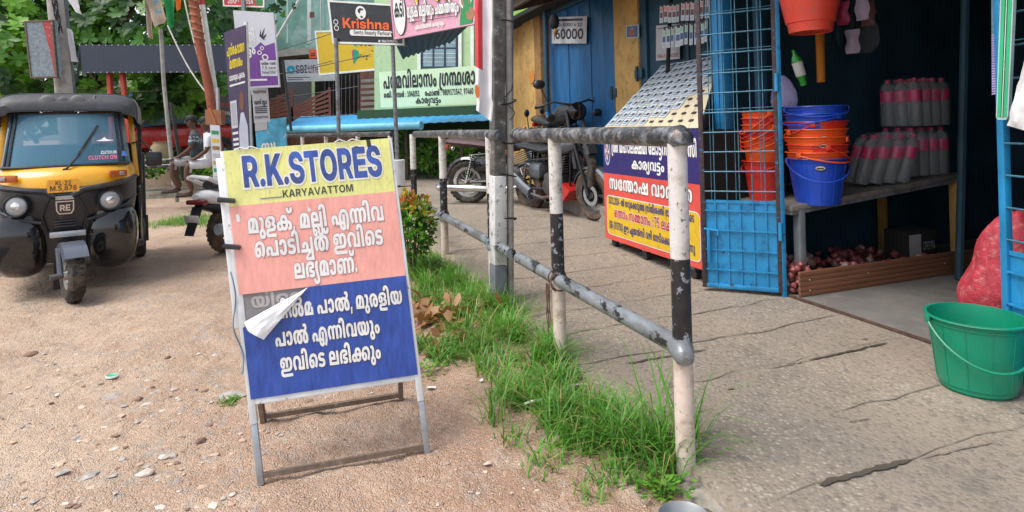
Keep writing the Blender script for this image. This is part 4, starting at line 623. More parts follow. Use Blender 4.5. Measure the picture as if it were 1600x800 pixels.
def crack(pa, pb, w, m='soil_dark', n=22):
    A, B = gp(*pa, SW), gp(*pb, SW)
    pts = []
    for i in range(n+1):
        p = A.lerp(B, i/n); s, q_ = sn(p); p += Vector((0, 0.012*noise.noise(Vector((i*0.4, pa[0], 0))), 0)); p.z = fz(s, q_); pts.append(p)
    strip(pts, w, m, 0.006, 0.45)
crack((1278, 759), (1426, 720), 0.011); crack((1262, 564), (1387, 537), 0.007); crack((1205, 577), (1262, 564), 0.004, 'joint_dark'); crack((1440, 718), (1560, 690), 0.003, 'joint_dark')
crack((1325, 660), (1358, 655), 0.003, 'joint_dark'); crack((975, 570), (1105, 548), 0.006); crack((1083, 492), (1150, 478), 0.004, 'joint_dark')
for i in range(8):                                              # flaked patches and small holes
    s, n = rnd.uniform(-0.4, 3.5), rnd.uniform(0.15, 1.6); r = rnd.uniform(0.008, 0.03)
    fw.poly([W(s+r*rnd.uniform(.4, 1)*math.cos(t)*.6, n+r*rnd.uniform(.6, 1.5)*math.sin(t), fz(s, n)+0.0055) for t in [2*math.pi*j/11 for j in range(11)]], 'joint_dark')
fw.fixn = False
struct(fw.build('footway', angle=180))

sf = MB(); sf.sbox(-2.2, 2.02, 1.845, 5.4, 0.0, SW+0.012, 'shop_cement'); 
struct(sf.build('shop_floor'))
mat('rust_iron', (0.10, 0.055, 0.04), 0.8, 0.3, var=0.4, scale=30, bump=0.3)
tr = MB(); tr.bar(W(-2.2, 1.83, SW+0.008), W(2.0, 1.83, SW+0.008), 0.02, 0.018, 'rust_iron', bev=0.004)
tag(tr.build('threshold_rail'), 'thin rusty iron rail set along the shop threshold', 'floor rail')

rd = MB()
re = []
for i in range(60):
    t = i*0.5-3; p = gp(21, 421, 0).lerp(gp(0, 452, 0), 0)
    p = p + Vector((-0.40, 0.916, 0))*t; p += Vector((0.06*noise.noise(Vector((t*1.7, 0, 0)))+0.04*noise.noise(Vector((t*6, 5, 0))), 0, 0)); re.append(p)
rd.add([p+UP*0.014 for p in re]+[p+Vector((-7, -1.2, 0.03)) for p in re], [(i, i+1, 60+i+1, 60+i) for i in range(59)], 'asphalt')
rd.add([p+UP*0.014 for p in re]+[p+Vector((0.06, 0, -0.02)) for p in re], [(i, i+1, 60+i+1, 60+i) for i in range(59)], 'asphalt')
rd.fixn = False; struct(rd.build('road', smooth=False))

# raised concrete walk beside the bench rail, far left
wk = MB(); A = gp(205, 312, 0.0); Bq = gp(345, 305, 0.0)
mat('old_concrete', (0.30, 0.27, 0.23), 0.92, var=0.25, scale=2, dirt=(0.12, 0.11, 0.09), dirt_amt=0.4, bump=0.6, bump_scale=30)
dirx = (Bq-A).normalized()
wk.obox((A+Bq)/2+Vector((-dirx.y, dirx.x, 0))*1.9+UP*0.0, dirx, Vector((-dirx.y, dirx.x, 0)), UP, (9.0, 3.8, 0.28), 'old_concrete', 0.02)
struct(wk.build('path'))

bk = MB(); p = gp(270, 250, .62); bk.obox(Vector((p.x-1.2, 18.3, .27)), Vector((1, 0, 0)), Vector((0, 1, 0)), UP, (13, 10, .70), 'earth', .15); struct(bk.build('terrain'))
# ------------------------------------------------------------------ stones
STM = []
for i, c in enumerate([(0.38, 0.34, 0.31), (0.52, 0.37, 0.27), (0.24, 0.15, 0.11), (0.58, 0.49, 0.42), (0.44, 0.27, 0.19)]):
    mat('pebble_%d' % i, c, 0.9, var=0.3, scale=20, bump=0.4, bump_scale=60); STM.append('pebble_%d' % i)
def rock(mb, c, r, m, flat=0.6, sub=1):
    bm = bmesh.new(); bmesh.ops.create_icosphere(bm, subdivisions=sub, radius=1)
    a = rnd.random()*6.28; sx, sy, sz = r*rnd.uniform(.7, 1.35), r*rnd.uniform(.7, 1.1), r*flat*rnd.uniform(.6, 1.1); sd_ = rnd.random()*99
    vs = []
    for v in bm.verts:
        k = 1+0.45*noise.noise(Vector((v.co.x*1.3+sd_, v.co.y*1.3, v.co.z*1.3)))
        x, y, z = v.co.x*sx*k, v.co.y*sy*k, v.co.z*sz*k
        vs.append((c[0]+x*math.cos(a)-y*math.sin(a), c[1]+x*math.sin(a)+y*math.cos(a), c[2]+z))
    bm.verts.index_update(); mb.add(vs, [tuple(v.index for v in f.verts) for f in bm.faces], m); bm.free()
gv = MB(); gv.fixn = False
for i in range(9000):
    y = 1.9+5.5*rnd.random()**1.7; x = rnd.uniform(-0.95*y-0.3, 0.6)
    s, n = sn(Vector((x, y, 0)))
    if n > -0.2 or (n > -0.5 and rnd.random() < 0.6): continue
    clus = noise.noise(Vector((x*1.5, y*1.5, 7)))+0.45*(x < -0.7)
    if rnd.random() > 0.34+0.8*clus: continue
    r = 0.0018+0.006*rnd.random()**2.6+(0.016*rnd.random()**5 if x < -0.9 and y < 3.6 else 0)
    m = STM[min(4, int(rnd.random()*5))] if x > -1 else STM[rnd.choice((0, 0, 1, 1, 3, 2))]
    rock(gv, (x, y, gz(x, y)+r*0.1), r, m, 0.55 if r < .006 else 0.3, 1)
struct(gv.build('gravel', smooth=False), 'stuff')
for px, py, r, m, fl, lab in ((215, 625, 0.024, 2, .7, 'dark brown stone lying alone on the sand right of the green disc'), (258, 716, 0.024, 0, .3, 'flat grey stone on the sand left of the sign legs'),
        (352, 617, 0.06, 0, .12, 'flat grey slab of stone flush with the sand, near the grass tuft'), (140, 742, 0.026, 0, .25, 'pale grey stone at the lower left of the dirt'), (97, 742, 0.024, 0, .25, 'grey angular stone beside the pale one at lower left'),
        (313, 690, 0.018, 2, .8, 'small dark stone with a twig left of the front sign leg'), (170, 620, 0.05, 0, .15, 'flat half buried grey stone below the green disc'),
        (48, 552, 0.03, 2, .5, 'brown stone at the left edge of the dirt'), (228, 740, 0.03, 3, .4, 'pale sandy stone at the bottom of the dirt'), (262, 560, 0.02, 2, .6, 'small brown clod above and right of the green disc'),
        (270, 715, 0.02, 0, .6, 'small grey stone touching the flat grey one'), (660, 640, 0.014, 3, .5, 'pale pebble between the sign and the grass')):
    p = gp(px, py, 0.0); mb = MB(); rock(mb, (p.x, p.y, gz(p.x, p.y)+r*fl*0.3), r, STM[m], fl, 2)
    tag(mb.build('stone', smooth=False), lab, 'stone', 'loose stones on the dirt')
# ------------------------------------------------------------------ pipe railing along the footway
mat('post_white', (0.62, 0.59, 0.56), 0.75, var=0.08, scale=20, chip=(0.16, 0.14, 0.13), chip_amt=0.16, chip_scale=38, bump=0.2, dirt=(0.35, 0.30, 0.26), dirt_amt=0.35, dirt_scale=12)
mat('post_cream', (0.64, 0.53, 0.45), 0.75, var=0.08, scale=14, chip=(0.33, 0.27, 0.22), chip_amt=0.14, chip_scale=32, bump=0.2, dirt=(0.30, 0.20, 0.14), dirt_amt=0.3)
mat('post_black', (0.017, 0.017, 0.019), 0.35, var=0.3, scale=20, chip=(0.24, 0.26, 0.29), chip_amt=0.27, chip_scale=34, bump=0.15)
mat('rail_black', (0.035, 0.037, 0.042), 0.33, var=0.4, scale=12, chip=(0.20, 0.13, 0.09), chip_amt=0.2, chip_scale=26, bump=0.3, dirt=(0.34, 0.35, 0.37), dirt_amt=0.35, dirt_scale=16)
mat('rail_silver', (0.23, 0.25, 0.27), 0.34, 0.3, var=0.4, scale=10, stretch=(1, .4, 1), chip=(0.03, 0.03, 0.035), chip_amt=0.3, chip_scale=16, bump=0.3, dirt=(0.12, 0.10, 0.09), dirt_amt=0.3)
ZT, ZL = 1.200, 0.455
PR = 0.034
def z_post_ground(n): return 0.0
def post(root, s, zt, r=PR):
    mb = MB(); n = 0.0
    zs = [0.0, ZL+0.02 if s < 0.3 else ZL, ZL+0.02 if s < 0.3 else ZL+0.001, 0.80 if s > 0.3 else 0.775, 0.801 if s > 0.3 else 0.776, zt]
    zs = [-0.06, 0.25, zs[1], zs[3], (zs[3]+zt)/2, zt]
    mb.tube([W(s, n, z) for z in zs], r, 'post_white', 20, ms=['post_cream', 'post_cream', 'post_black', 'post_white', 'post_white'])
    return mb.build('post', root)
rail = thing('pipe_railing', 'black and white painted pipe railing nearest the camera, ending in an elbow', 'railing', W(0.8, 0, 0), 'pipe railings along the footway')
mb = MB()
mb.tube([W(-0.035, 0.0, ZT-0.03), W(-0.03, 0, ZT-0.012), W(-0.012, 0, ZT), W(0.02, 0, ZT), W(0.8, 0, ZT+0.002), W(1.66, 0, ZT)], [0.036, 0.042, 0.043, 0.0375, 0.0375, 0.0375], 'rail_black', 20)
mb.lathe([(0.0375, 0), (0.046, 0.0), (0.046, 0.02), (0.0375, 0.02)], 'rail_black', W(1.60, 0, ZT), DS, 20)
mb.build('top_rail', rail)
mb = MB()
mb.tube([W(-0.066, -0.036, ZL-0.014), W(-0.055, -0.03, ZL-0.01), W(-0.02, -0.015, ZL+0.003), W(0.06, 0, ZL+0.005), W(1.1, 0, ZL), W(1.66, 0, ZL)], [0.016, 0.032, 0.042, 0.034, 0.033, 0.033], 'rail_silver', 18)
mb.build('lower_rail', rail)
for s in (0.0, 1.07): post(rail, s, ZT)
rail2 = thing('pipe_railing', 'middle stretch of pipe railing beyond the utility pole, with four banded posts', 'railing', W(3.4, 0, 0), 'pipe railings along the footway')
mb = MB(); mb.tube([W(1.95, 0, ZT), W(3.4, 0, ZT+.004), W(4.95, 0, ZT)], 0.036, 'rail_black', 16); mb.build('top_rail', rail2)
mb = MB(); mb.tube([W(1.80, 0, ZL), W(3.4, 0, ZL-.004), W(4.95, 0, ZL)], 0.033, 'rail_silver', 16); mb.build('lower_rail', rail2)
S = []
for px in (768, 693, 647):
    lo, hi = 0.5, 9
    p = on_n(px, 300, 0.0); S.append(sn(p)[0])
for s in S: post(rail2, s, ZT)
rail3 = thing('pipe_railing', 'far stretch of pipe railing behind the yellow and blue sign', 'railing', W(7, 0, 0), 'pipe railings along the footway')
pA = on_n(612, 214, 0.0); sA = sn(pA)[0]
pB = at(437, 206, pA.y+4.6); pB.z = ZT
A3 = Vector((pA.x, pA.y, 0)); B3 = Vector((pB.x, pB.y, 0))
mb = MB(); mb.tube([A3+UP*ZT, B3+UP*ZT], 0.038, 'rail_black', 14); mb.build('top_rail', rail3)
mb = MB(); mb.tube([A3+UP*ZL, B3+UP*ZL], 0.033, 'rail_silver', 14); mb.build('lower_rail', rail3)
for t in (0.008, 0.22, 0.48, 0.72, 0.98):
    p = A3.lerp(B3, t); mb = MB(); zs = [-0.06, 0.25, ZL, 0.8, ZT]
    mb.tube([p+UP*z for z in zs], PR, 'post_white', 16, ms=['post_cream', 'post_cream', 'post_black', 'post_white']); mb.build('post', rail3)

# twine tied on the rails
mat('twine', (0.13, 0.07, 0.05), 0.9, var=0.3, scale=60); mat('blue_wire', (0.16, 0.24, 0.30), 0.6)
def knot(s, z, m, lab, r=0.05, tails=True):
    mb = MB()
    for k in range(4):
        pts = []
        for i in range(17):
            a = 2*math.pi*i/16; c = W(s+0.012*(k-1.5)+0.02*math.sin(a+k), 0, z+0.008*(k-1.5))
            pts.append(c + DN*r*math.cos(a) + (UP*0.9+DS*0.35*(1 if k % 2 else -1))*r*math.sin(a))
        mb.tube(pts, 0.004, m, 6, False)
    if tails:
        for k in range(5):
            p = W(s+0.01*k, -r, z-0.02); pts = [p]
            for i in range(5): p = p + Vector((rnd.uniform(-.006, .006), rnd.uniform(-.006, .006), -0.028-0.006*k)); pts.append(p)
            mb.tube(pts, 0.003, m, 5)
    tag(mb.build('twine'), lab, 'twine')
knot(1.07, ZL, 'twine', 'brown twine knotted round the second railing post with hanging ends')
knot(S[1], ZL, 'blue_wire', 'grey wire wound round the railing post beside the shrub', tails=False)
knot(S[0], ZL, 'blue_wire', 'grey wire wound round the railing post behind the utility pole', tails=False)

# ------------------------------------------------------------------ the shop sign on the dirt
mat('flex_yellow', (0.74, 0.74, 0.26), 0.42, var=0.07, scale=5, stretch=(9, 9, 1), dirt=(0.42, 0.42, 0.16), dirt_amt=0.2, dirt_scale=14)
mat('flex_pink', (0.84, 0.38, 0.32), 0.42, var=0.09, scale=5, stretch=(14, 14, 0.5), dirt=(0.66, 0.24, 0.2), dirt_amt=0.15)
mat('flex_blue', (0.026, 0.070, 0.34), 0.30, var=0.24, scale=5, stretch=(14, 14, .5), chip=(0.55, 0.58, 0.66), chip_amt=-0.02, chip_scale=90)
mat('flex_grey', (0.25, 0.235, 0.24), 0.6, var=0.15); mat('flex_grey_letter', (0.42, 0.40, 0.38), 0.6)
mat('flex_white', (0.72, 0.73, 0.74), 0.5, var=0.05)
mat('letter_white', (0.78, 0.78, 0.76), 0.45, var=0.05, dirt=(.62, .60, .58), dirt_amt=.25); mat('letter_outline', (0.24, 0.22, 0.24), 0.5); mat('letter_navy', (0.032, 0.085, 0.36), 0.4, var=0.5, scale=14, dirt=(0.07, 0.085, 0.16), dirt_amt=0.4, dirt_scale=25)
mat('letter_dark', (0.05, 0.055, 0.04), 0.5, chip=(0.5, 0.5, 0.2), chip_amt=-0.02, chip_scale=60); mat('outline_pink', (0.45, 0.27, 0.28), 0.5); mat('outline_blue', (0.08, 0.06, 0.09), 0.5)
mat('frame_white', (0.66, 0.68, 0.69), 0.5, var=0.1, scale=14, chip=(0.30, 0.32, 0.34), chip_amt=0.08); mat('frame_zinc', (0.36, 0.40, 0.44), 0.42, 0.6, var=0.2, scale=18, dirt=(0.2, 0.14, 0.1), dirt_amt=0.3)
mat('frame_rust', (0.17, 0.12, 0.09), 0.8, 0.2, var=0.3, scale=25, chip=(0.36, 0.36, 0.36), chip_amt=0.1); mat('tie_black', (0.02, 0.02, 0.022), 0.5)
sg = thing('shop_sign', 'standing folding sign with yellow, pink and torn blue panels lettered R.K.STORES', 'sign board', gp(540, 735))
P0, P1 = gp(408, 757), gp(668, 710)
T0 = at(350, 237, P0.y+0.20); T1 = at(607, 217, P1.y+0.19)
full = quad_fn(T0, T1, P1, P0)
def vpix(u, py):                                                  # height on the board that appears at image row py
    lo, hi = 0, 1
    for _ in range(40):
        mid = (lo+hi)/2; p = full(u, mid); d = p-CAM
        x, z = d.x/d.y*F, -d.z/d.y*F; y = -x*math.sin(ROLL)+z*math.cos(ROLL)+HZ
        if y > py: lo = mid
        else: hi = mid
    return lo
v0 = (vpix(0, 622)+vpix(1, 585))/2
def board(u, v, lift=0.0):
    p = full(u, v0+(1-v0)*v)
    w = 0.0035*noise.noise(Vector((u*3, v*5, 1)))+0.002*noise.noise(Vector((u*9, v*12, 4))) + 0.004*max(0, v-0.93)/0.07*noise.noise(Vector((u*7, v*9, 3)))
    return p + full.n*(0.016+w+lift)
BW = ((P1-P0).length+(T1-T0).length)/2; BHT = ((T0-P0).length+(T1-P1).length)/2*(1-v0)
bm_ = lambda a, b, lift=0.0: board(a/BW, b/BHT, lift)
VY, VP = 0.765, 0.405
def panel(name, v_lo, v_hi, m):
    mb = MB(); mb.grid(lambda u, v: board(u*1.0, v_lo+(v_hi-v_lo)*v), 26, 20, m); return mb
TL = 0.0015
mb = panel('y', VY, 1.0, 'flex_yellow')
H1 = BHT*(1-VY)
def T2(key, m, size, ax, by, width, o=None, lift=TL):
    if o: mb.text(key, bm_, o, size, ax, by, 'c', width, lift, grow=32)
    mb.text(key, bm_, m, size, ax, by, 'c', width, lift+0.0006)
mb.text('stores', bm_, 'letter_white', 0.172, BW*0.515, BHT*0.836, 'c', 0.518, TL, grow=45)
mb.text('stores', bm_, 'outline_blue', 0.174, BW*0.515, BHT*0.836, 'c', 0.520, TL+.0006)
mb.text('stores', bm_, 'letter_navy', 0.169, BW*0.515, BHT*0.8375, 'c', 0.514, TL+.0012)
mb.text('karya', bm_, 'letter_dark', 0.041, BW*0.525, BHT*0.781, 'c', 0.265, TL)
mrect(mb, bm_, BW*0.18, BHT*0.783, BW*0.31, BHT*0.788, 'flex_grey', TL)
# torn top edge with white threads
for i in (0, 2, 5, 6):
    a = BW*(0.07+0.03*i) if i < 5 else BW*(0.66+0.08*(i-5)); b = BHT*1.0
    mb.tube([bm_(a, b, .004), bm_(a+.018, b+.006+.004*rnd.random(), .006), bm_(a+.045, b-.003, .003)], 0.0025, 'flex_white', 6)
mrect(mb, bm_, BW*0.775, BHT*0.945, BW*0.80, BHT*0.975, 'tie_black', TL+.001); mpoly(mb, bm_, [(BW*.86, BHT*.957), (BW*.885, BHT*.957), (BW*.88, BHT*1.0), (BW*.855, BHT*1.0)], 'tie_black', TL+.001)
mb.build('heading_panel', sg)
mb = panel('p', VP, VY, 'flex_pink')
T2('p1', 'letter_white', 0.105, BW*0.50, BHT*0.645, 0.505, 'outline_pink')
T2('p2', 'letter_white', 0.105, BW*0.50, BHT*0.545, 0.475, 'outline_pink')
T2('p3', 'letter_white', 0.105, BW*0.515, BHT*0.442, 0.235, 'outline_pink')
mpoly(mb, bm_, [(BW*.45, BHT*.76), (BW*.452, BHT*.735), (BW*.47, BHT*.72), (BW*.462, BHT*.71), (BW*.447, BHT*.715), (BW*.45, BHT*.735)], 'flex_white', TL)
mpoly(mb, bm_, [(BW*.03, BHT*.73), (BW*.05, BHT*.73), (BW*.055, BHT*.70), (BW*.035, BHT*.695)], 'flex_white', TL)
mb.build('spice_panel', sg)
mb = MB()
cut = lambda u: (0.275+(VP-0.275)*u/0.40) if u < 0.40 else VP
mb.grid(lambda u, v: board(u, cut(u)*v - 0.0*(1-v), 0.004*max(0, 1-abs(u-.42)/.14)*v), 40, 16, 'flex_blue')
T2('b1', 'letter_white', 0.090, BW*0.575, BHT*0.292, 0.475, 'outline_blue', 0.0022)
T2('b2', 'letter_white', 0.090, BW*0.485, BHT*0.185, 0.385, 'outline_blue')
T2('b3', 'letter_white', 0.090, BW*0.485, BHT*0.085, 0.37, 'outline_blue')
mb.build('milk_panel', sg)
mb = MB(); mb.grid(lambda u, v: board(u*0.46, 0.25+(VP-0.25)*v, -0.007), 10, 6, 'flex_grey')
mb.text('old', bm_, 'flex_grey_letter', 0.075, BW*0.22, BHT*0.345, 'c', 0.20, -0.0055)
mb.build('old_poster', sg)
mb = MB()                                                         # the curled corner, white on its back
a, b, c, d = (0.40, 0.405), (0.015, 0.298), (0.035, 0.262), (0.115, 0.222)
def flap(u, v):
    p0 = Vector(a).lerp(Vector(b), u); p1 = Vector(a).lerp(Vector(c), u).lerp(Vector(a).lerp(Vector(d), u), max(0, min(1, (v-.35)/.65)))
    q = p0.lerp(p1, min(1, v/.35)) if v < .35 else p1
    return board(q.x, q.y, 0.008+0.013*math.sin(math.pi*v*0.8)*(0.3+u)+0.008*u+.007*noise.noise(Vector((u*4, v*5, 8))))
mb.grid(flap, 12, 10, 'flex_white'); f = mb.build('torn_flap', sg); f['label'] = 'white torn corner curling off the blue panel'
mb = MB()
up_ = full.n
def leg(u, lo, hi, m0, m1, vs):
    a, b_, c_ = full(u, lo), full(u, vs), full(u, hi)
    mb.bar(a, b_, 0.022, 0.022, m0, up=full.n, bev=.002); mb.bar(b_, c_, 0.025, 0.025, m1, up=full.n, bev=.003)
leg(0.0, 0.0, 1.0, 'frame_zinc', 'frame_white', 0.17); leg(1.0, 0.0, 1.0, 'frame_zinc', 'frame_white', 0.16)
for v in (v0-0.008, 0.985): mb.bar(full(0.01, v), full(0.99, v), 0.022, 0.022, 'frame_white', up=full.n, bev=.003)
mb.bar(full(0.01, 0.024), full(0.99, 0.024), 0.018, 0.018, 'frame_rust', up=full.n)
mb.bar(full(-0.035, 0.45), full(-0.035, 0.98), 0.02, 0.012, 'flex_white', up=full.n, bev=.004)
mb.build('front_frame', sg)
mb = MB(); R0, R1 = gp(412, 661), gp(627, 626)
mb.bar(R0, T0-UP*0.02+full.n*-0.01, 0.02, 0.02, 'frame_rust'); mb.bar(R1, T1-UP*0.02+full.n*-0.01, 0.02, 0.02, 'frame_rust'); mb.bar(R0+UP*.028, R1+UP*.028, 0.02, 0.02, 'frame_rust'); mb.build('rear_frame', sg)
for v in (0.845, 0.70):
    mb = MB()
    mb.tube([full(-.05, v)+full.n*.0, full(-.05, v)+full.n*.03, full(0.03, v-.008)+full.n*.032, full(0.03, v-.008)+full.n*-.02, full(-.05, v)+full.n*-.02, full(-.05, v)], 0.010, 'tie_black', 6)
    mb.build('tape_band', sg)
mb = MB(); pts = []
for i in range(20): t = i/19; pts.append(full(-.03+.015*math.sin(t*9), 0.62-.30*t)+full.n*(.025+.012*math.sin(t*14)))
mb.tube(pts, .003, 'blue_wire', 6); mb.build('loose_wire', sg)

# scraps and rubbish on the ground
mat('scrap_white', (0.70, 0.68, 0.66), 0.7); mat('scrap_green', (0.02, 0.38, 0.20), 0.4); mat('scrap_pink', (0.70, 0.12, 0.22), 0.6); mat('scrap_pale', (0.52, 0.42, 0.34), 0.8)
def scrap(px, py, size, m, lab, cat='litter', zb=None, n=9, name='paper_scrap'):
    p = gp(px, py, 0.03 if zb is None else zb); mb = MB(); a0 = rnd.random()*6
    z0 = (gz(p.x, p.y) if zb is None else zb)+0.008
    ring = []
    for i in range(n):
        a = a0+2*math.pi*i/n; r = size*rnd.uniform(.55, 1.1); ring.append(Vector((p.x+r*math.cos(a), p.y+r*.7*math.sin(a), z0+size*rnd.uniform(0, .5))))
    c = Vector((p.x, p.y, z0+size*.35)); o = [v-UP*0.002 for v in ring]
    mb.add(ring+[c]+o, [(i, (i+1) % n, n) for i in range(n)]+[(i, n+1+i, n+1+(i+1) % n, (i+1) % n) for i in range(n)], m)
    tag(mb.build(name, smooth=False), lab, cat, 'scraps of litter on the ground')
for a in ((674, 598, .03, 'scrap_white', 'crumpled white paper at the grass edge right of the sign'), (752, 592, .018, 'scrap_white', 'small white scrap right of the crumpled paper'), (742, 541, .02, 'scrap_white', 'white scrap among the dead leaves in the grass'),
          (752, 567, .018, 'scrap_white', 'white crumpled scrap low in the grass near the utility pole'), (768, 482, .02, 'scrap_white', 'white scrap at the foot of the utility pole'), (762, 716, .02, 'scrap_pale', 'pale beige flake on the red earth'),
          (875, 577, .028, 'scrap_white', 'white plastic twist at the base of the second post'), (1092, 753, .02, 'scrap_white', 'white scrap right of the near post foot'), (1030, 757, .012, 'scrap_pink', 'tiny pink petal on the weeds below the near post'),
          (1052, 699, .014, 'scrap_white', 'white shred left of the near post foot'), (997, 716, .012, 'scrap_green', 'bluish green shred in the grass beside the near post'), (1107, 564, .02, 'scrap_white', 'small white chip on the footway beside the near post')):
    scrap(*a)
p = gp(175, 590); mb = MB(); mb.lathe([(0.0, .012), (0.022, .012), (0.028, .016), (0.031, .014), (0.031, .006)], 'scrap_green', (p.x, p.y, gz(p.x, p.y)), UP, 20, sx=1.0, sy=.8, ms=['scrap_green', 'scrap_green', 'scrap_white', 'scrap_white'])
tag(mb.build('plastic_disc'), 'small round green plastic disc with a white rim on the sand', 'disc')
for a, b, lab in (((885, 604), (922, 600), 'white straw lying on the grass near the second post'), ((820, 631), (848, 624), 'pale stick at the edge of the grass')):
    A_, B_ = gp(*a, .07), gp(*b, .07); mb = MB(); mb.tube([A_, A_.lerp(B_, .5)+UP*.004, B_], 0.005, 'scrap_white', 8); tag(mb.build('straw'), lab, 'straw', 'straws on the verge')
# lump of broken concrete and old basin at the near corner of the footway
mb = MB(); p = gp(1095, 778, 0.0); rock(mb, (p.x+.02, p.y+0.0, 0.005), 0.10, 'old_concrete', .5, 3); tag(mb.build('concrete_lump', smooth=True), 'rough grey lump of broken concrete at the near corner of the footway', 'concrete lump')
mat('basin_grey', (0.30, 0.31, 0.31), 0.4, 0.6)
mb = MB(); p = gp(1070, 822, 0.03); mb.lathe([(0.055, 0.0), (0.075, 0.055), (0.08, 0.058), (0.076, 0.060), (0.07, 0.052), (0.05, 0.006), (0, 0.006)], 'basin_grey', (p.x, p.y, 0.0), UP, 32); tag(mb.build('metal_bowl'), 'grey metal bowl cut off by the bottom edge of the photo', 'bowl')
# ------------------------------------------------------------------ the row of shops on the right
mat('wall_ochre', (0.50, 0.31, 0.10), 0.8, var=0.15, scale=3, dirt=(0.20, 0.12, 0.05), dirt_amt=0.25, bump=0.25, bump_scale=30)
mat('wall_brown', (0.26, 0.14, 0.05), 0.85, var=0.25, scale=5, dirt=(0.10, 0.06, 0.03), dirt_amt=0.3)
mat('door_blue', (0.012, 0.105, 0.27), 0.5, var=0.2, scale=3, stretch=(3, 3, 0.6), dirt=(0.02, 0.045, 0.09), dirt_amt=0.25, dirt_scale=7, bump=0.15)
mat('door_dark', (0.012, 0.055, 0.095), 0.55, var=0.2, scale=3); mat('jamb_blue', (0.020, 0.19, 0.42), 0.45, var=0.15, scale=6, dirt=(0.012, 0.09, 0.2), dirt_amt=0.2)
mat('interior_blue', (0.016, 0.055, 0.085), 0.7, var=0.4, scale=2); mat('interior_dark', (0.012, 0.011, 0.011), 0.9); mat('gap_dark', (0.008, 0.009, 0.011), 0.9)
mat('tile_roof', (0.12, 0.075, 0.055), 0.9, var=0.35, scale=4, bump=0.6, bump_scale=14); mat('timber_dark', (0.07, 0.05, 0.04), 0.85, var=0.3, scale=8)
NB = 2.25
bld = thing('shop_building', 'row of low shops with ochre pillars, blue plank doors and a dark open shopfront', 'building', W(2, 3, 0))
def part(name, fn, m=None, smooth=True):
    mb = MB(); fn(mb); return mb.build(name, bld)
def spx(px, n, py=150): return sn(on_n(px, py, n))[0]
SJ = spx(1127, 1.83)                                                # jamb between the open shop and the lottery counter
sP0, sP1 = spx(1003, NB), spx(965, NB); sD0, sD1 = sP1, spx(858, NB); sQ0, sQ1 = spx(851, NB), spx(822, NB)
# walls of the open shop
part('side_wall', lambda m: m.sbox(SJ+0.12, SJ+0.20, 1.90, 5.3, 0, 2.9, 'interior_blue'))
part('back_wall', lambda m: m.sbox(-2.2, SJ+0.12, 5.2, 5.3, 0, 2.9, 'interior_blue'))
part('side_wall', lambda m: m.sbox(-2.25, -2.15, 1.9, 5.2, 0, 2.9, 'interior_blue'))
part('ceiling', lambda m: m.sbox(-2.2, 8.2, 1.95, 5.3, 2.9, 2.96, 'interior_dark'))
part('front_wall', lambda m: m.sbox(-2.9, -0.62, 1.84, 1.94, 0, 2.9, 'jamb_blue'))
def jamb(m):
    m.sbox(SJ-0.055, SJ+0.055, 1.80, 1.90, 0.55, 2.9, 'jamb_blue', .006); m.sbox(SJ-0.02, SJ+0.02, 1.79, 1.80, 0.55, 2.9, 'jamb_blue', .003)
part('door_jamb', jamb)
part('inner_post', lambda m: m.sbox(SJ-0.23, SJ-0.17, 2.0, 2.06, 0, 2.9, 'door_dark'))
part('lintel', lambda m: m.sbox(-0.7, SJ+0.06, 1.80, 1.92, 2.55, 2.9, 'jamb_blue'))
# pillars and plank doors to the left
part('plinth', lambda m: m.sbox(SJ+0.25, 8.0, 1.95, NB+0.2, 0, 0.34, 'old_concrete', .02))
part('pillar', lambda m: m.sbox(sP0, sP1, NB-0.03, NB+0.25, 0.3, 2.95, 'wall_ochre', .008))
def q2(m):
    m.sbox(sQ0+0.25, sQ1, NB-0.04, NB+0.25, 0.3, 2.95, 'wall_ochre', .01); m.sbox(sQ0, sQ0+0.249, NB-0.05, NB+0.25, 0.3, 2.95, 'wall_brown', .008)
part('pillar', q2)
part('end_wall', lambda m: m.sbox(sQ1+0.01, 8.1, NB+0.02, NB+0.22, 0.0, 2.9, 'wall_ochre'))
def planks(sa, sb, m, n, z0, z1):
    def f(mb):
        w = (sb-sa)/n
        mb.sbox(sa, sb, NB+0.05, NB+0.07, z0, z1, 'gap_dark')
        for i in range(n): mb.sbox(sa+i*w+0.006, sa+(i+1)*w-0.006, NB+0.012+0.006*(i % 2), NB+0.045, z0, z1, m, .004)
    return f
ZD = on_n(860, 20, NB).z
part('plank_door', planks(sD0+0.01, sD1-0.02, 'door_blue', 6, 0.34, ZD-0.04)); 
part('plank_door', planks(SJ+0.30, sP0-0.14, 'door_dark', 4, 0.34, 2.9)); part('door_frame', lambda m: m.sbox(sP0-0.13, sP0-0.004, NB-0.01, NB+0.1, 0.34, 2.95, 'door_dark', .006))
part('door_frame', lambda m: m.sbox(sD0+0.0, sQ1, NB-0.02, NB+0.1, ZD-0.04, ZD+0.05, 'door_dark', .004))
part('over_door_wall', lambda m: m.sbox(sD0, sD1, NB, NB+0.2, ZD+0.051, 3.1, 'wall_ochre'))
def hinge(z, s):
    m = MB(); m.sbox(s-0.06, s+0.09, NB-0.045, NB-0.02, z-0.05, z+0.05, 'door_dark', .006); m.tube([W(s+.03, NB-.05, z-.08), W(s+.03, NB-.05, z+.08)], .015, 'door_dark', 8); m.build('hinge', bld)
hinge(on_n(1003, 115, NB).z, sP0-0.02); hinge(on_n(963, 145, NB).z, sP1+0.02)
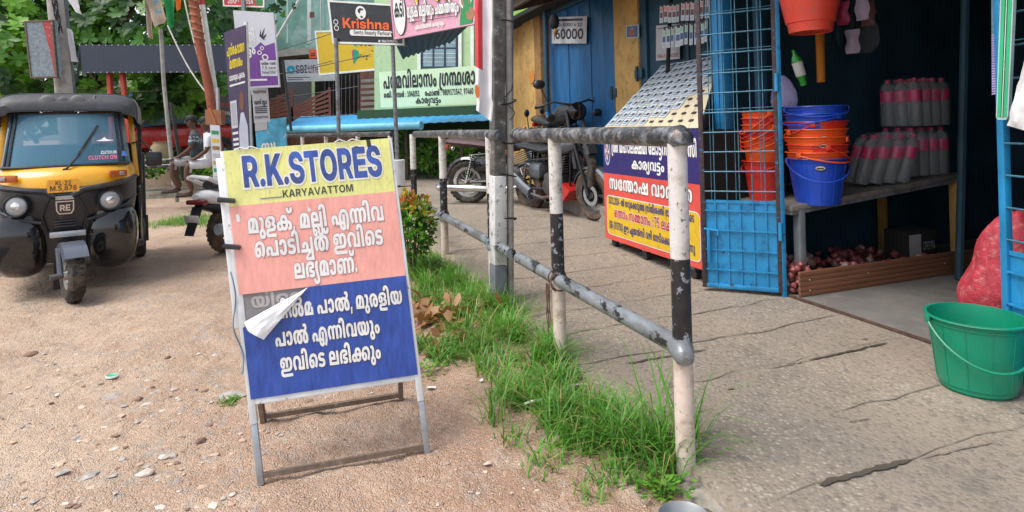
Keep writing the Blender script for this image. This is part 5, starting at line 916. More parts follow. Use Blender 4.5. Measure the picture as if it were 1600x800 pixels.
# eaves: sheets on rafters
ZE = 2.74
rf = MB()
for i in range(59):
    s0 = -3.0+i*0.19; nn_ = [1.15, 3.3, 5.6] if s0 < 5.3 else [2.15, 3.3, 5.6]
    zr_ = lambda n: ZE+(n-1.15)*.285
    rf.loft([[W(s0+k*0.19/4, n, zr_(n)+0.018*math.sin(k*math.pi/2)) for k in range(5)] + [W(s0+(4-k)*0.19/4, n, zr_(n)+0.012+0.018*math.sin((4-k)*math.pi/2)) for k in range(5)] for n in nn_], 'tile_roof')
rf.fixn = False; roof_ = rf.build('roof', bld)
for s0 in (-2.4, -0.9, 0.6, 2.1, 3.4, 4.4, 5.2):
    m = MB(); m.bar(W(s0, 1.2, ZE-0.05), W(s0, 2.6, ZE+0.32), 0.06, 0.09, 'timber_dark'); m.build('rafter', bld)
m = MB(); m.bar(W(-2.8, 1.22, ZE-0.04), W(5.4, 1.22, ZE-0.04), 0.05, 0.1, 'timber_dark'); m.build('eaves_board', bld)
mat('grey_metal', (0.22, 0.23, 0.25), 0.5, 0.4, var=0.3, scale=12, dirt=(0.12, 0.08, 0.06), dirt_amt=0.3)
# painted drain pipe beside the plank door
mb = MB(); s_ = spx(855, NB-0.1); mb.tube([W(s_, NB-0.1, z) for z in (0.3, 1.45, 1.46, 2.9)], 0.035, 'door_dark', 12, ms=['jamb_blue', 'door_dark', 'door_dark'])
tag(mb.build('drain_pipe'), 'dark blue drain pipe between the ochre pillar and the plank door', 'pipe')

# posters and papers on the shop front
mat('paper_grey', (0.42, 0.43, 0.46), 0.7, var=0.06); mat('print_black', (0.02, 0.02, 0.025), 0.6); mat('print_red', (0.35, 0.10, 0.06), 0.6); mat('paper_blue', (0.05, 0.14, 0.28), 0.6); mat('skin_tone', (0.42, 0.20, 0.14), 0.7)
def paper(name, corners, n, label, cat, m='paper_grey', th=0.004):
    tl, tr, br, bl = [on_n(x, y, n) for x, y in corners]; fn = quad_fn(tl, tr, br, bl); mb = MB(); slab(mb, fn, th, m); return mb, metric(fn)
mb, g = paper('p', ((862, 27), (917, 25), (916, 68), (862, 68)), NB-0.03, '', '')
mb.text('n12', g, 'print_black', g.h*.17, g.w*.52, g.h*.64, 'c', g.w*.75, .002); mrect(mb, g, g.w*.2, g.h*.84, g.w*.9, g.h*.92, 'print_black', .002)
mb.text('n60', g, 'print_black', g.h*.52, g.w*.52, g.h*.17, 'c', g.w*.82, .002)
tag(mb.build('prize_poster', bld and None), 'white lottery prize poster reading 60000 on the blue plank door', 'poster')
mb, g = paper('p', ((978, 40), (998, 38), (998, 59), (978, 60)), NB-0.04, '', ''); mrect(mb, g, g.w*.08, g.h*.08, g.w*.92, g.h*.92, 'paper_blue', .002); mell(mb, g, g.w*.5, g.h*.4, g.w*.2, g.h*.28, 'print_red', .003); mell(mb, g, g.w*.5, g.h*.72, g.w*.1, g.h*.12, 'skin_tone', .004)
tag(mb.build('small_picture'), 'small blue devotional picture pinned on the ochre pillar', 'picture')
mb, g = paper('p', ((1025, 40), (1062, 37), (1062, 92), (1025, 95)), NB-0.03, '', ''); mb.text('n48', g, 'print_red', g.h*.14, g.w*.5, g.h*.07, 'c', g.w*.9, .002)
tag(mb.build('phone_notice'), 'grey notice with a phone number on the dark door behind the hanging tickets', 'poster')
mb = MB(); p = on_n(828, 120, NB-0.06); g = metric(quad_fn(on_n(826, 111, NB-.055), on_n(836, 111, NB-.055), on_n(836, 130, NB-.055), on_n(826, 130, NB-.055)))
mat('rust_mark', (0.55, 0.20, 0.04), 0.7); mell(mb, g, g.w/2, g.h/2, g.w*.45, g.h*.5, 'rust_mark', .004); mb.prism([g(0.3*g.w, .3*g.h), g(.7*g.w, .3*g.h), g(.7*g.w, .7*g.h), g(.3*g.w, .7*g.h)], g.n*-.01, 'rust_mark')
tag(mb.build('sticker'), 'orange oval sticker on the ochre pillar beside the drain pipe', 'sticker')
mat('black_cloth', (0.012, 0.012, 0.014), 0.8); mat('dry_brown', (0.30, 0.16, 0.05), 0.8)
mb = MB(); p = on_n(866, 34, NB-0.16); mb.ball(p, (.07, .05, .11), 'black_cloth', 12, 9); mb.ball(p+UP*-.14+DS*-.02, (.025, .025, .05), 'dry_brown'); mb.tube([p+UP*.1, p+UP*.34], .004, 'print_black', 5)
mb.tube([p+UP*-.18, p+UP*-.25+DS*.02], .006, 'dry_brown', 5); tag(mb.build('hanging_charm'), 'black charm with a dry brown tassel hung before the 60000 poster', 'charm')

# ------------------------------------------------------------------ folding mesh gates
mat('gate_blue', (0.018, 0.245, 0.50), 0.42, var=0.18, scale=6, chip=(0.05, 0.035, 0.04), chip_amt=0.045, chip_scale=22, dirt=(0.015, 0.11, 0.25), dirt_amt=0.3, dirt_scale=10, bump=0.12)
mat('gate_rust', (0.06, 0.04, 0.045), 0.7, 0.2, var=0.4, scale=25, chip=(0.03, 0.17, 0.32), chip_amt=0.2, chip_scale=28, bump=0.3)
mat('wire_blue', (0.06, 0.18, 0.26), 0.5, 0.3, var=0.3, scale=25)
def gate(label, a, b, z0, z1, zsheet, ncol, zrows, rust=True, rib=True):
    """leaf standing between floor points a (hinge side) and b"""
    t = thing('mesh_gate', label, 'gate', (a+b)/2, 'blue mesh gates of the open shop')
    a = a.copy(); b = b.copy(); d = (b-a).normalized(); nn = Vector((-d.y, d.x, 0))
    if nn.dot(CAM-a) < 0: nn = -nn
    P = lambda u, z: a.lerp(b, u)+UP*z
    mb = MB(); mb.bar(P(0, z0), P(0, z1), 0.035, 0.035, 'gate_rust' if rust else 'gate_blue', up=d, bev=.004); mb.build('stile', t)
    mb = MB(); mb.bar(P(1, z0), P(1, z1), 0.033, 0.033, 'gate_rust' if rust else 'gate_blue', up=d, bev=.004); mb.build('stile', t)
    for z in (z0, z1-0.02): mb = MB(); mb.bar(P(0.02, z+.016), P(0.98, z+.016), 0.032, 0.03, 'gate_blue', bev=.004); mb.build('rail', t)
    mb = MB(); mb.bar(P(0.02, zsheet), P(0.98, zsheet), 0.012, 0.02, 'gate_blue'); q = [P(.02, z0+.03), P(.98, z0+.03), P(.98, zsheet), P(.02, zsheet)]; mb.prism(q, nn*-.004, 'gate_blue')
    if rib:
        for i in range(1, ncol): mb.bar(P(i/ncol, z0+.03)+nn*.006, P(i/ncol, zsheet)+nn*.006, .010, .010, 'gate_blue', up=d)
        for z in zrows:
            if z < zsheet: mb.bar(P(.02, z)+nn*.012, P(.98, z)+nn*.012, .008, .010, 'gate_blue')
    mb.build('kick_sheet', t)
    mb = MB()
    for i in range(1, ncol):
        mb.tube([P(i/ncol, zsheet)+nn*.004, P(i/ncol, z1)+nn*.004], .0038, 'wire_blue', 6)
        if i % 2: mb.tube([P(i/ncol+.05, zsheet)-nn*.02, P(i/ncol+.05, z1)-nn*.02], .003, 'wire_blue', 6)
    for z in zrows:
        if z > zsheet:
            mb.tube([P(.01, z)+nn*.011, P(.99, z-.004)+nn*.011], .0052, 'wire_blue', 6)
            if z > 1.3 and int(z*10) % 2: mb.tube([P(.01, z+.025)-nn*.02, P(.99, z+.018)-nn*.02], .003, 'wire_blue', 6)
    mb.build('wire_mesh', t)
    return t, P, nn, d
ga = W(1.44, 1.79); gb = on_n(1098, 300, 1.44); gb.z = 0
zs_ = [0.08+0.137*i for i in range(1, 18)]
gt, GP, GN, GD = gate('open mesh gate of blue iron with a ribbed lower sheet, left of the open shop', ga, gb, 0.085, 2.30, 0.69, 6, zs_)
mb = MB(); mb.bar(GP(.93, .50)+GN*.03, GP(.93, .26)+GN*.03, .02, .02, 'gate_blue', bev=.003); mb.tube([GP(.99, .50)+GN*.03, GP(.80, .49)+GN*.035, GP(.80, .46)+GN*.04], .008, 'gate_blue', 8); mb.build('latch', gt)
mb = MB(); mb.bar(GP(-.035, .0), GP(-.035, 2.9), .03, .03, 'gate_blue', bev=.004); tag(mb.build('gate_post'), 'slim blue iron post carrying the mesh gate beside the onions', 'post')
for z in (.50, 1.5): mb = MB(); mb.tube([GP(-.012, z-.06)+GN*.022, GP(-.012, z+.06)+GN*.022], .014, 'gate_blue', 10); mb.build('hinge', gt)
ra = W(0.04, 1.77); rb = W(-0.62, 1.60)
zr = [0.10+0.145*i for i in range(1, 17)]
gt2, GP2, GN2, GD2 = gate('blue barred gate cut by the right edge of the photo, behind the green bucket', ra, rb, 0.09, 2.3, 0.62, 5, zr, rust=False)

# ------------------------------------------------------------------ lottery counter
mat('board_navy', (0.030, 0.022, 0.14), 0.4, var=0.08); mat('board_red', (0.70, 0.085, 0.065), 0.4, var=0.08, dirt=(0.5, 0.06, 0.05), dirt_amt=0.15); mat('board_yellow', (0.72, 0.46, 0.02), 0.4, var=0.08, dirt=(0.45, 0.28, 0.03), dirt_amt=0.2)
mat('board_lilac', (0.55, 0.45, 0.6), 0.5); mat('letter_cream', (0.78, 0.76, 0.74), 0.5); mat('letter_navy2', (0.05, 0.05, 0.16), 0.5); mat('letter_crimson', (0.50, 0.03, 0.05), 0.5); mat('rim_dark', (0.10, 0.03, 0.03), 0.5)
mat('cream_board', (0.55, 0.47, 0.33), 0.6, var=0.06); mat('caster', (0.03, 0.03, 0.03), 0.6)
st = thing('lottery_counter', 'wheeled lottery counter with a blue, red and yellow front and a slanted ticket board', 'counter', W(2.65, 1.85, 0))
n0 = 1.52; s0, s1 = sn(on_n(1096, 300, n0))[0], sn(on_n(944, 300, n0))[0]; zb, zt = 0.165, 1.20
fn = quad_fn(W(s1, n0, zt), W(s0, n0, zt), W(s0, n0, zb), W(s1, n0, zb)); g = metric(fn)
def bb(mb, k0, k1, m): mb.prism([fn(0, k0), fn(1, k0), fn(1, k1), fn(0, k1)], fn.n*-0.015, m)
mb = MB(); bb(mb, 0.0, 0.602, 'board_red'); bb(mb, 0.6021, 1.0, 'board_navy')
Wd, Hd = g.w, g.h
mround(mb, g, Wd*.035, Hd*.045, Wd*.985, Hd*.405, .05, 'letter_cream', .002); mround(mb, g, Wd*.04, Hd*.052, Wd*.98, Hd*.398, .047, 'board_yellow', .003)
mb.text('l1', g, 'letter_cream', .17, Wd*.115, Hd*.795, 'l', Wd*.86, .002)
mb.text('l2', g, 'letter_cream', .13, Wd*.52, Hd*.665, 'c', Wd*.34, .002)
mb.text('l3', g, 'rim_dark', .18, Wd*.50, Hd*.462, 'c', Wd*.86, .002, grow=26); mb.text('l3', g, 'letter_cream', .18, Wd*.50, Hd*.462, 'c', Wd*.86, .0026)
mb.text('l4', g, 'letter_navy2', .095, Wd*.50, Hd*.325, 'c', Wd*.88, .0045)
mb.text('l5', g, 'letter_cream', .125, Wd*.47, Hd*.215, 'c', Wd*.68, .0045, grow=30); mb.text('l5', g, 'letter_crimson', .125, Wd*.47, Hd*.215, 'c', Wd*.68, .0051)
mb.text('l6', g, 'letter_navy2', .095, Wd*.50, Hd*.105, 'c', Wd*.88, .0045)
# round emblem of an abstract flower in the corner
mell(mb, g, Wd*.06, Hd*.80, .055, .13, 'board_lilac', .002)
mell(mb, g, Wd*.06, Hd*.80, .045, .11, 'paper_blue', .003)
for i in range(8): a_ = i*math.pi/4; mell(mb, g, Wd*.06+.02*math.cos(a_), Hd*.80+.05*math.sin(a_), .012, .03, 'print_red' if i % 2 else 'letter_cream', .004+.0002*i, 10)
mb.build('front_panel', st)
mb = MB(); mb.sbox(s0+.005, s1-.005, n0+.016, 2.16, zb+.01, zt-.01, 'interior_dark'); mb.build('cabinet', st)
mb = MB(); zt2 = 1.80; nt = 2.19
sB = 2.50; sl = quad_fn(W(s1, nt, zt2), W(sB, nt, zt2), W(s0, n0+.0, zt+.005), W(s1, n0+.0, zt+.005)); gs = metric(sl); slab(mb, sl, .018, 'cream_board', 'timber_dark')
for i in range(11): mrect(mb, gs, gs.w*i/11-.002, 0, gs.w*i/11+.002, gs.h, 'board_lilac' if 0 else 'dry_brown', .001)
mb.build('ticket_board', st)
mb = MB(); mb.poly([W(s1, n0, zt), W(s1, nt, zt), W(s1, nt, zt2-.02), W(s1, n0, zt-.005)], 'timber_dark'); mb.build('board_side', st); mb = MB(); mb.poly([W(s0, n0, zt), W(sB, nt, zt), W(sB, nt, zt2-.02), W(s0, n0, zt-.005)], 'timber_dark'); mb.build('board_side', st)
for s_ in (s0+.18, (s0+s1)/2+.12, s1-.09):
    for n_ in (n0+.06, 2.08):
        mb = MB(); zz = fz(s_, n_)+.04
        mb.lathe([(.0, -.02), (.038, -.02), (.042, 0), (.038, .02), (0, .02)], 'caster', W(s_, n_, zz), DN, 14); mb.sbox(s_-.03, s_+.03, n_-.025, n_+.025, zz+.03, zb+.012, 'grey_metal'); mb.build('caster', st)
mb = MB(); mb.tube([W(s1-.25, 2.1, zt2-.08), W(s1-.27, 2.15, 2.5)], .02, 'black_cloth', 8); mb.build('support_post', st)
# tickets pinned on the board
mat('ticket_white', (0.46, 0.52, 0.58), 0.5, var=0.08); mat('ticket_print', (0.12, 0.16, 0.22), 0.5); mat('ticket_pink', (0.55, 0.27, 0.27), 0.5); mat('clip_black', (0.03, 0.028, 0.028), 0.5); mat('ticket_brown', (0.16, 0.06, 0.06), 0.5); mat('ticket_green', (0.30, 0.45, 0.36), 0.5); mat('ticket_navy', (0.05, 0.10, 0.22), 0.5)
cw, ch = gs.w/10.6, gs.h/10.2; n_v = gs.n; ux = (gs(1, 0)-gs(0, 0)).normalized(); uy = (gs(0, 1)-gs(0, 0)).normalized()
mb = MB(); tw, th_ = cw*.93, ch*.80
def tl_(a, b, l=0.0): return ux*a+uy*b+n_v*(.004+l+.10*b*0.6)
mb.prism([tl_(0, 0), tl_(tw, 0), tl_(tw, th_), tl_(0, th_)], n_v*-.0015, 'ticket_white')
mb.poly([tl_(tw*.18, th_*.18, .001), tl_(tw*.80, th_*.18, .001), tl_(tw*.80, th_*.34, .001), tl_(tw*.18, th_*.34, .001)], 'ticket_print')
mb.poly([tl_(tw*.42, th_*.42, .001), tl_(tw*.86, th_*.42, .001), tl_(tw*.86, th_*.80, .001), tl_(tw*.42, th_*.80, .001)], 'clip_black')
mb.poly([tl_(tw*.08, th_*.50, .001), tl_(tw*.42, th_*.50, .001), tl_(tw*.42, th_*.62, .001), tl_(tw*.08, th_*.62, .001)], 'ticket_print')
tk = mb.build('lottery_ticket'); tag(tk, 'small pale lottery ticket pinned flat in rows on the slanted board', 'ticket', 'lottery tickets on the slanted board')
cells = [(r, c) for r in range(10) for c in range(10) if c < 6.2+r*0.6 and not (r == 0 and c > 4)]
for i, (r, c) in enumerate(cells):
    o = tk if i == 0 else tk.copy()
    if i: COL.objects.link(o)
    o.location = gs(cw*(c+.12)+.012*rnd.uniform(-1, 1), ch*(r+.55)+.006*rnd.uniform(-1, 1), .002)
    o.rotation_mode = 'QUATERNION'; o.rotation_quaternion = Matrix.Rotation(R(rnd.uniform(-5, 5)), 3, n_v).to_quaternion()
mb = MB(); w_ = .05
mb.prism([ux*a+uy*b+n_v*.006 for a, b in ((0, 0), (w_, 0), (w_, .022), (0, .022))], n_v*-.005, 'clip_black'); ck = mb.build('board_clip'); tag(ck, 'black clip on the bare cream part of the slanted ticket board', 'clip', 'clips on the ticket board')
bare = [(r, c) for r in range(10) for c in range(10) if (r, c) not in cells]
for i, (r, c) in enumerate(bare):
    o = ck if i == 0 else ck.copy()
    if i: COL.objects.link(o)
    o.location = gs(cw*(c+.45), ch*(r+.8), .002)
# two strings of hanging tickets
def hanging(px0, px1, y0, y1, hgt, cnt, mats_, lab, grp):
    nH = 2.02; A_, B_ = on_n(px0, y0, nH), on_n(px1, y1, nH)
    mb = MB(); mb.tube([A_+(A_-B_)*.1, B_+(B_-A_)*.1], .003, 'print_black', 5); tag(mb.build('ticket_string'), lab.replace('lottery ticket hanging in', 'black string carrying').replace('row', 'row of hanging tickets'), 'string')
    d = (B_-A_)/cnt; w = d.length*.82; dn = d.normalized(); f_ = Vector((-dn.y, dn.x, 0)); f_ = f_ if f_.dot(CAM-A_) > 0 else -f_
    mb = MB(); q = lambda a, b, l=0.0: dn*a*w-UP*b*hgt+f_*(l+.01*b)
    mb.prism([q(0, 0), q(1, 0), q(1, 1), q(0, 1)], f_*-.001, mats_[0])
    for (a0, b0, a1, b1, m) in ((.05, .12, .95, .34, mats_[1]), (.12, .40, .9, .70, mats_[2]), (.3, .80, .8, .93, mats_[3])): mb.poly([q(a0, b0, .001), q(a1, b0, .001), q(a1, b1, .001), q(a0, b1, .001)], m)
    mb.poly([q(.35, -.08, .002), q(.95, -.08, .002), q(.95, .09, .002), q(.35, .09, .002)], 'clip_black')
    t = mb.build('lottery_ticket'); tag(t, lab, 'ticket', grp)
    for i in range(cnt):
        o = t if i == 0 else t.copy()
        if i: COL.objects.link(o)
        o.location = A_+d*i+UP*rnd.uniform(-.008, .008); o.rotation_euler = (0, 0, R(rnd.uniform(-14, 14)))
hanging(1031, 1118, 9, -4, .165, 12, ('ticket_white', 'ticket_pink', 'ticket_brown', 'paper_grey'), 'pink headed lottery ticket hanging in the upper row behind the gate', 'hanging lottery tickets, upper row')
hanging(1035, 1118, 44, 30, .185, 11, ('ticket_white', 'ticket_green', 'ticket_navy', 'paper_grey'), 'green headed lottery ticket hanging in the lower row behind the gate', 'hanging lottery tickets, lower row')
mat('pink_cloth', (0.72, 0.09, 0.30), 0.8); mb = MB(); p = on_n(1109, 300, 1.80)
mb.loft([[p+DS*(r*math.cos(a))+DN*(r*.6*math.sin(a))+UP*z for a in [2*math.pi*i/10 for i in range(10)]] for r, z in ((.01, .30), (.03, .22), (.045, .1), (.05, .0), (.045, -.04))], 'pink_cloth'); tag(mb.build('pink_cloth'), 'pink cloth hanging behind the gate mesh beside the blue jamb', 'cloth')

# ------------------------------------------------------------------ bench with goods
mat('bench_top', (0.18, 0.16, 0.14), 0.7, var=0.3, scale=6, stretch=(1, 6, 1)); mat('bench_leg', (0.20, 0.22, 0.24), 0.6, .3, var=.2); mat('bench_wood', (0.38, 0.22, 0.06), 0.7, var=.2)
ZB = 0.665; BK = .082
def BT(s, n): return W(s, n, ZB+(n-1.86)*BK)
bn = thing('goods_bench', 'long grey bench along the shop wall carrying buckets and bottle packs', 'bench', W(1.7, 2.8, SW))
mb = MB(); mb.obox(BT((1.40+SJ+.1)/2, 2.71)-UP*.0175, DS, DN*-1-UP*BK, UP, (SJ+.1-1.40, 1.70, .035), 'bench_top', .004); mb.build('bench_top', bn)
mb = MB(); mb.sbox(1.405, SJ+.05, 1.868, 1.885, ZB-.06, ZB-.036, 'grey_metal'); mb.bar(BT(1.41, 1.886)-UP*.048, BT(1.41, 3.55)-UP*.048, .016, .024, 'grey_metal'); mb.build('edge_angle', bn)
for s_, n_, m in ((1.43, 1.95, 'bench_leg'), (SJ+.05, 1.95, 'bench_leg'), (1.43, 3.47, 'bench_wood'), (SJ, 3.47, 'bench_wood')):
    mb = MB(); mb.sbox(s_-.03, s_+.03, n_-.025, n_+.025, SW, BT(s_, n_).z-.0365, m, .004); mb.build('leg', bn)
mat('bin_board', (0.20, 0.085, 0.045), 0.55, var=.18, scale=4, stretch=(1, 1, 6), bump=.1); mat('nail', (.5, .4, .2), .4, .8)
mb = MB(); 
for i in range(5): mb.sbox(1.335, 1.352, 1.85, 4.25, SW+.014+.033*i, SW+.014+.033*i+.0315, 'bin_board', .002)
for n_, z in ((1.93, .05), (1.93, .12), (2.45, .11), (3.2, .1)): mb.ball(W(1.333, n_, SW+z), .006, 'nail', 8, 6)
tag(mb.build('bin_board', None), 'low brown grooved board holding back the onions under the bench', 'board')
# onions heaped behind the board
mat('onion_skin', (0.22, 0.045, 0.05), 0.4, var=.4, scale=12, stretch=(4, 4, 1), dirt=(.34, .13, .09), dirt_amt=.35, dirt_scale=20)
mat('onion_pale', (0.40, 0.26, 0.22), 0.5, var=.3, scale=10)
def onion(m, k):
    mb = MB(); mb.lathe([(0.001, -.026), (.006, -.025), (.02, -.018), (.029, -.004), (.027, .010), (.016, .021), (.006, .028), (.004, .036), (.001, .040)], m, (0, 0, 0), UP, 14)
    for i in range(4): a = i*1.6; mb.tube([(0, 0, -.025), (.006*math.cos(a), .006*math.sin(a), -.032)], .0012, 'dry_brown', 4)
    return mb.build('onion')
protos = [onion('onion_skin', 0), onion('onion_pale', 1)]
for i, (o, l) in enumerate(zip(protos, ('red onion lying in the heap under the goods bench', 'pale peeling onion lying in the heap under the goods bench'))): tag(o, l, 'onion', 'onions heaped under the bench')
cnt = 0
for k in range(170):
    n_ = 1.9+1.5*rnd.random()**1.4; s_ = rnd.uniform(1.38, 2.0); lay = rnd.random()
    z = SW+.03+lay*(.155-.05*(n_-1.9))
    i = 1 if rnd.random() < .14 else 0
    o = protos[i] if cnt < 2 and protos[i].location.length == 0 else protos[i].copy()
    if o not in protos: COL.objects.link(o)
    o.location = W(s_, n_, z); o.rotation_euler = (rnd.uniform(-1.3, 1.3), rnd.uniform(-1.3, 1.3), rnd.uniform(0, 6)); sc = rnd.uniform(.75, 1.25); o.scale = (sc,)*3; cnt += 1
for i in range(14):                                                # some stray ones by the gate post
    o = protos[0].copy(); COL.objects.link(o); o.location = W(rnd.uniform(1.37, 1.44), rnd.uniform(1.84, 1.93), SW+.03+rnd.random()*.2); o.rotation_euler = (rnd.random(), rnd.random(), rnd.random()*6)

def plastic(name, c, rough=.36): return mat(name, c, rough, var=.10, coat=.1, scale=5, dirt=tuple(v*.6+.05 for v in c), dirt_amt=.22, dirt_scale=18)
plastic('plastic_red', (.62, .035, .02)); plastic('plastic_orange', (.80, .10, .012)); plastic('plastic_blue', (.012, .07, .50)); plastic('plastic_green', (.004, .23, .125)); plastic('plastic_salmon', (.78, .075, .045))
mat('badge', (.55, .55, .45), .5); mat('badge_dark', (.06, .05, .04), .5)
def bucket(label, loc, rt, rb, h, m, group=None, wall=.004, handle=0.0, haz=0.0, ribs=True, badge=None, cat='bucket', name='bucket', foot=0.0):
    """handle: drop below the rim in units of h (0 none); haz: heading of the side the handle hangs on"""
    t = thing(name, label, cat, loc, group); c = Vector((0, 0, 0))
    rr = lambda z: rb+(rt-rb)*z/h
    prof = [(0, 0.006), (rb*.92, .006), (rb, 0.0)] if not foot else [(0, .004), (rb*.86, .004), (rb*.88, 0.0), (rb*.92, h*foot), (rr(h*foot), h*foot+.006)]
    prof += [(rr(h*f), h*f) for f in (.2, .5, .8)]
    prof += [(rr(h*.90), h*.90), (rr(h*.90)+.004, h*.905), (rr(h*.93)+.004, h*.925), (rr(h*.94), h*.93), (rt, h*.985), (rt+.010, h*.975), (rt+.012, h*.985), (rt+.010, h), (rt-.002, h)]
    prof += [(rr(h*.5)-wall, h*.5), (rb-wall, .012), (0, .012)]
    mb = MB(); mb.lathe(prof, m, Vector(loc), UP, 40)
    if ribs:
        for i in range(12):
            a = i*math.pi/6+.2; d = Vector((math.cos(a), math.sin(a), 0))
            mb.tube([Vector(loc)+d*(rr(h*z)+.0005)+UP*h*z for z in (foot+.05, .5, .88)], .0022, m, 5)
    mb.build('body', t)
    if handle:
        d = Vector((math.cos(haz), math.sin(haz), 0)); e = Vector((-d.y, d.x, 0)); ctr = Vector(loc)+UP*h*.93; pts = []
        for i in range(19):
            a = math.pi*i/18; x = math.cos(a)*(rt+.012); s_ = math.sin(a)
            pts.append(ctr + e*x + d*(rt+.016)*s_*1.0*(1 if handle > .02 else 0) - UP*h*handle*s_)
        mb = MB(); mb.tube(pts, .0055, m, 8); mb.build('handle', t)
        for sg_ in (1, -1): mb = MB(); p = ctr+e*sg_*(rt+.010); mb.obox(p, e, d, UP, (.014, .035, .035), m, .005); mb.build('lug', t)
    if badge is not None:
        d = Vector((math.cos(badge), math.sin(badge), 0)); e = Vector((-d.y, d.x, 0)); mb = MB(); zc = h*.80
        gg = lambda a, b, l: Vector(loc)+d*(rr(zc+b)+.003+l)+e*a+UP*(zc+b)
        mell(mb, gg, 0, 0, .034, .018, 'badge_dark', .001); mell(mb, gg, 0, .002, .029, .013, 'badge', .002); mround(mb, gg, -.022, -.005, .022, .005, .004, 'badge_dark', .003, 3); mb.build('badge', t)
    return t
# green bucket on the footway
p = gp(1527, 606, SW); p.z = fz(*sn(p)); Yb = p.y
bucket('large green bucket standing empty on the footway before the right gate', p, .178, .143, .318, 'plastic_green', None, .005, .50, math.atan2(-p.y, -p.x)+.45, True, None, foot=.085)
# the tall stack on the bench: blue at the foot, orange and red above, blue on top
c0 = on_n(1278, 303, 2.13); c0.z = ZB; sc = 2*.5*93*c0.y/F/1.10; rt = sc/2
face = math.atan2(-c0.y, -c0.x)
hB = 1.25*rt*1.35
G = 'buckets nested in the tall stack on the bench'
bucket('blue bucket with a round badge, standing on the bench under the orange stack', c0, rt, rt*.74, hB, 'plastic_blue', G, .004, .42, face+.25, True, face+.10)
z = ZB+hB*.83
seq = [('plastic_orange', 'orange bucket nested directly in the blue one'), ('plastic_red', 'red bucket second from the bottom in the orange stack'), ('plastic_orange', 'bright orange bucket in the middle of the tall stack'), ('plastic_orange', 'orange bucket above the middle of the tall stack'), ('plastic_red', 'red bucket just under the blue ones in the tall stack'), ('plastic_blue', 'lower of the two blue buckets topping the tall stack'), ('plastic_blue', 'topmost blue bucket of the tall stack, open at the top')]
for i, (m, l) in enumerate(seq):
    o_ = Vector((.006*math.sin(i*2.1), .004*math.cos(i*1.7), 0))
    z += (.052 if i else 0)
    bucket(l, Vector((c0.x, c0.y, z-hB+.052+.045))+o_, rt*1.0+.002, rt*.74, hB, m, G, .004, .30 if i in (1, 4) else .16, face+1.0+(.9*i), False, face+.25 if i in (0, 2, 3) else None)
TOPZ = z-hB+.052+.045+hB
c1 = on_n(1200, 300, 1.98); c1.z = ZB; r1 = 27*c1.y/F*1.02
c1 = c1+DS*.03
for i, l in enumerate(('red bucket at the foot of the stack seen through the gate mesh', 'orange handled red bucket, second in the stack behind the mesh', 'red bucket third in the stack behind the mesh', 'red bucket fourth in the stack behind the mesh', 'red bucket fifth in the stack behind the mesh', 'top red bucket of the stack behind the gate mesh')):
    bucket(l, c1+UP*(.048*i+(.12 if i else 0)), .145, .108, .29, 'plastic_red' if i % 2 == 0 else 'plastic_orange', 'buckets stacked behind the gate mesh', .004, .2+.06*i, face-.7-.1*i, False)
# hanging bucket above, cut by the frame
p = on_n(1266, 30, 1.95); r_t = .185
b_ = thing('bucket', 'large salmon red bucket hung high in the shopfront, cut by the top edge', 'bucket', p); mb = MB()
zb_ = on_n(1266, 51, 1.95).z; pp = Vector((p.x, p.y, zb_)); s38 = p.y/F
mb.lathe([(0, .004), (31*s38, .004), (31*s38, 0), (33*s38, 13*s38), (35.5*s38, 15*s38), (44*s38, 55*s38), (55*s38, 100*s38), (58*s38, 100*s38), (58*s38, 103*s38), (54*s38, 103*s38), (32*s38, 6*s38), (0, 5*s38)], 'plastic_salmon', pp, UP, 40); mb.build('body', b_)
mb = MB(); pts = []
for i in range(15): a = math.pi*i/14; pts.append(pp+UP*(101*s38+.28*math.sin(a))+Vector((math.cos(a), 0, 0))*57*s38)
mb.tube(pts, .005, 'plastic_salmon', 8); mb.build('handle', b_)
mb = MB(); mb.tube([pp+UP*(101*s38+.28), pp+UP*(101*s38+.6)], .004, 'print_black', 6); tag(mb.build('cord'), 'thin cord holding the hung salmon bucket', 'cord')
# ribbed orange hose
mat('hose_orange', (.48, .19, .03), .5); mb = MB(); p = on_n(1281, 52, 2.2); q = on_n(1281, 130, 2.2); L_ = (p.z-q.z); prof = []
for i in range(40): prof += [(.030+.002*(i < 8), -L_*i/40), (.025, -L_*(i+.5)/40)]
mb.lathe(prof, 'hose_orange', p, UP, 14); tag(mb.build('corrugated_hose'), 'ribbed orange hose hanging over the tall bucket stack', 'hose')
# green spray bottles beside it
mat('bottle_green', (.02, .30, .03), .25, coat=.4); mat('bottle_label', (.55, .58, .55), .5)
p = on_n(1256, 120, 2.12); ax = Vector((-.28, 0, 1)).normalized(); mb = MB(); mb.lathe([(0, 0), (.022, 0), (.024, .05), (.034, .07), (.036, .17), (.03, .20), (.012, .23), (.012, .26), (0, .26)], 'bottle_green', p-UP*.06, ax, 16, ms=['bottle_green', 'bottle_green', 'bottle_green', 'bottle_label', 'bottle_green', 'bottle_green', 'bottle_green', 'bottle_green'])
tag(mb.build('bottle'), 'green bottle with a white label leaning above the blue buckets', 'bottle')
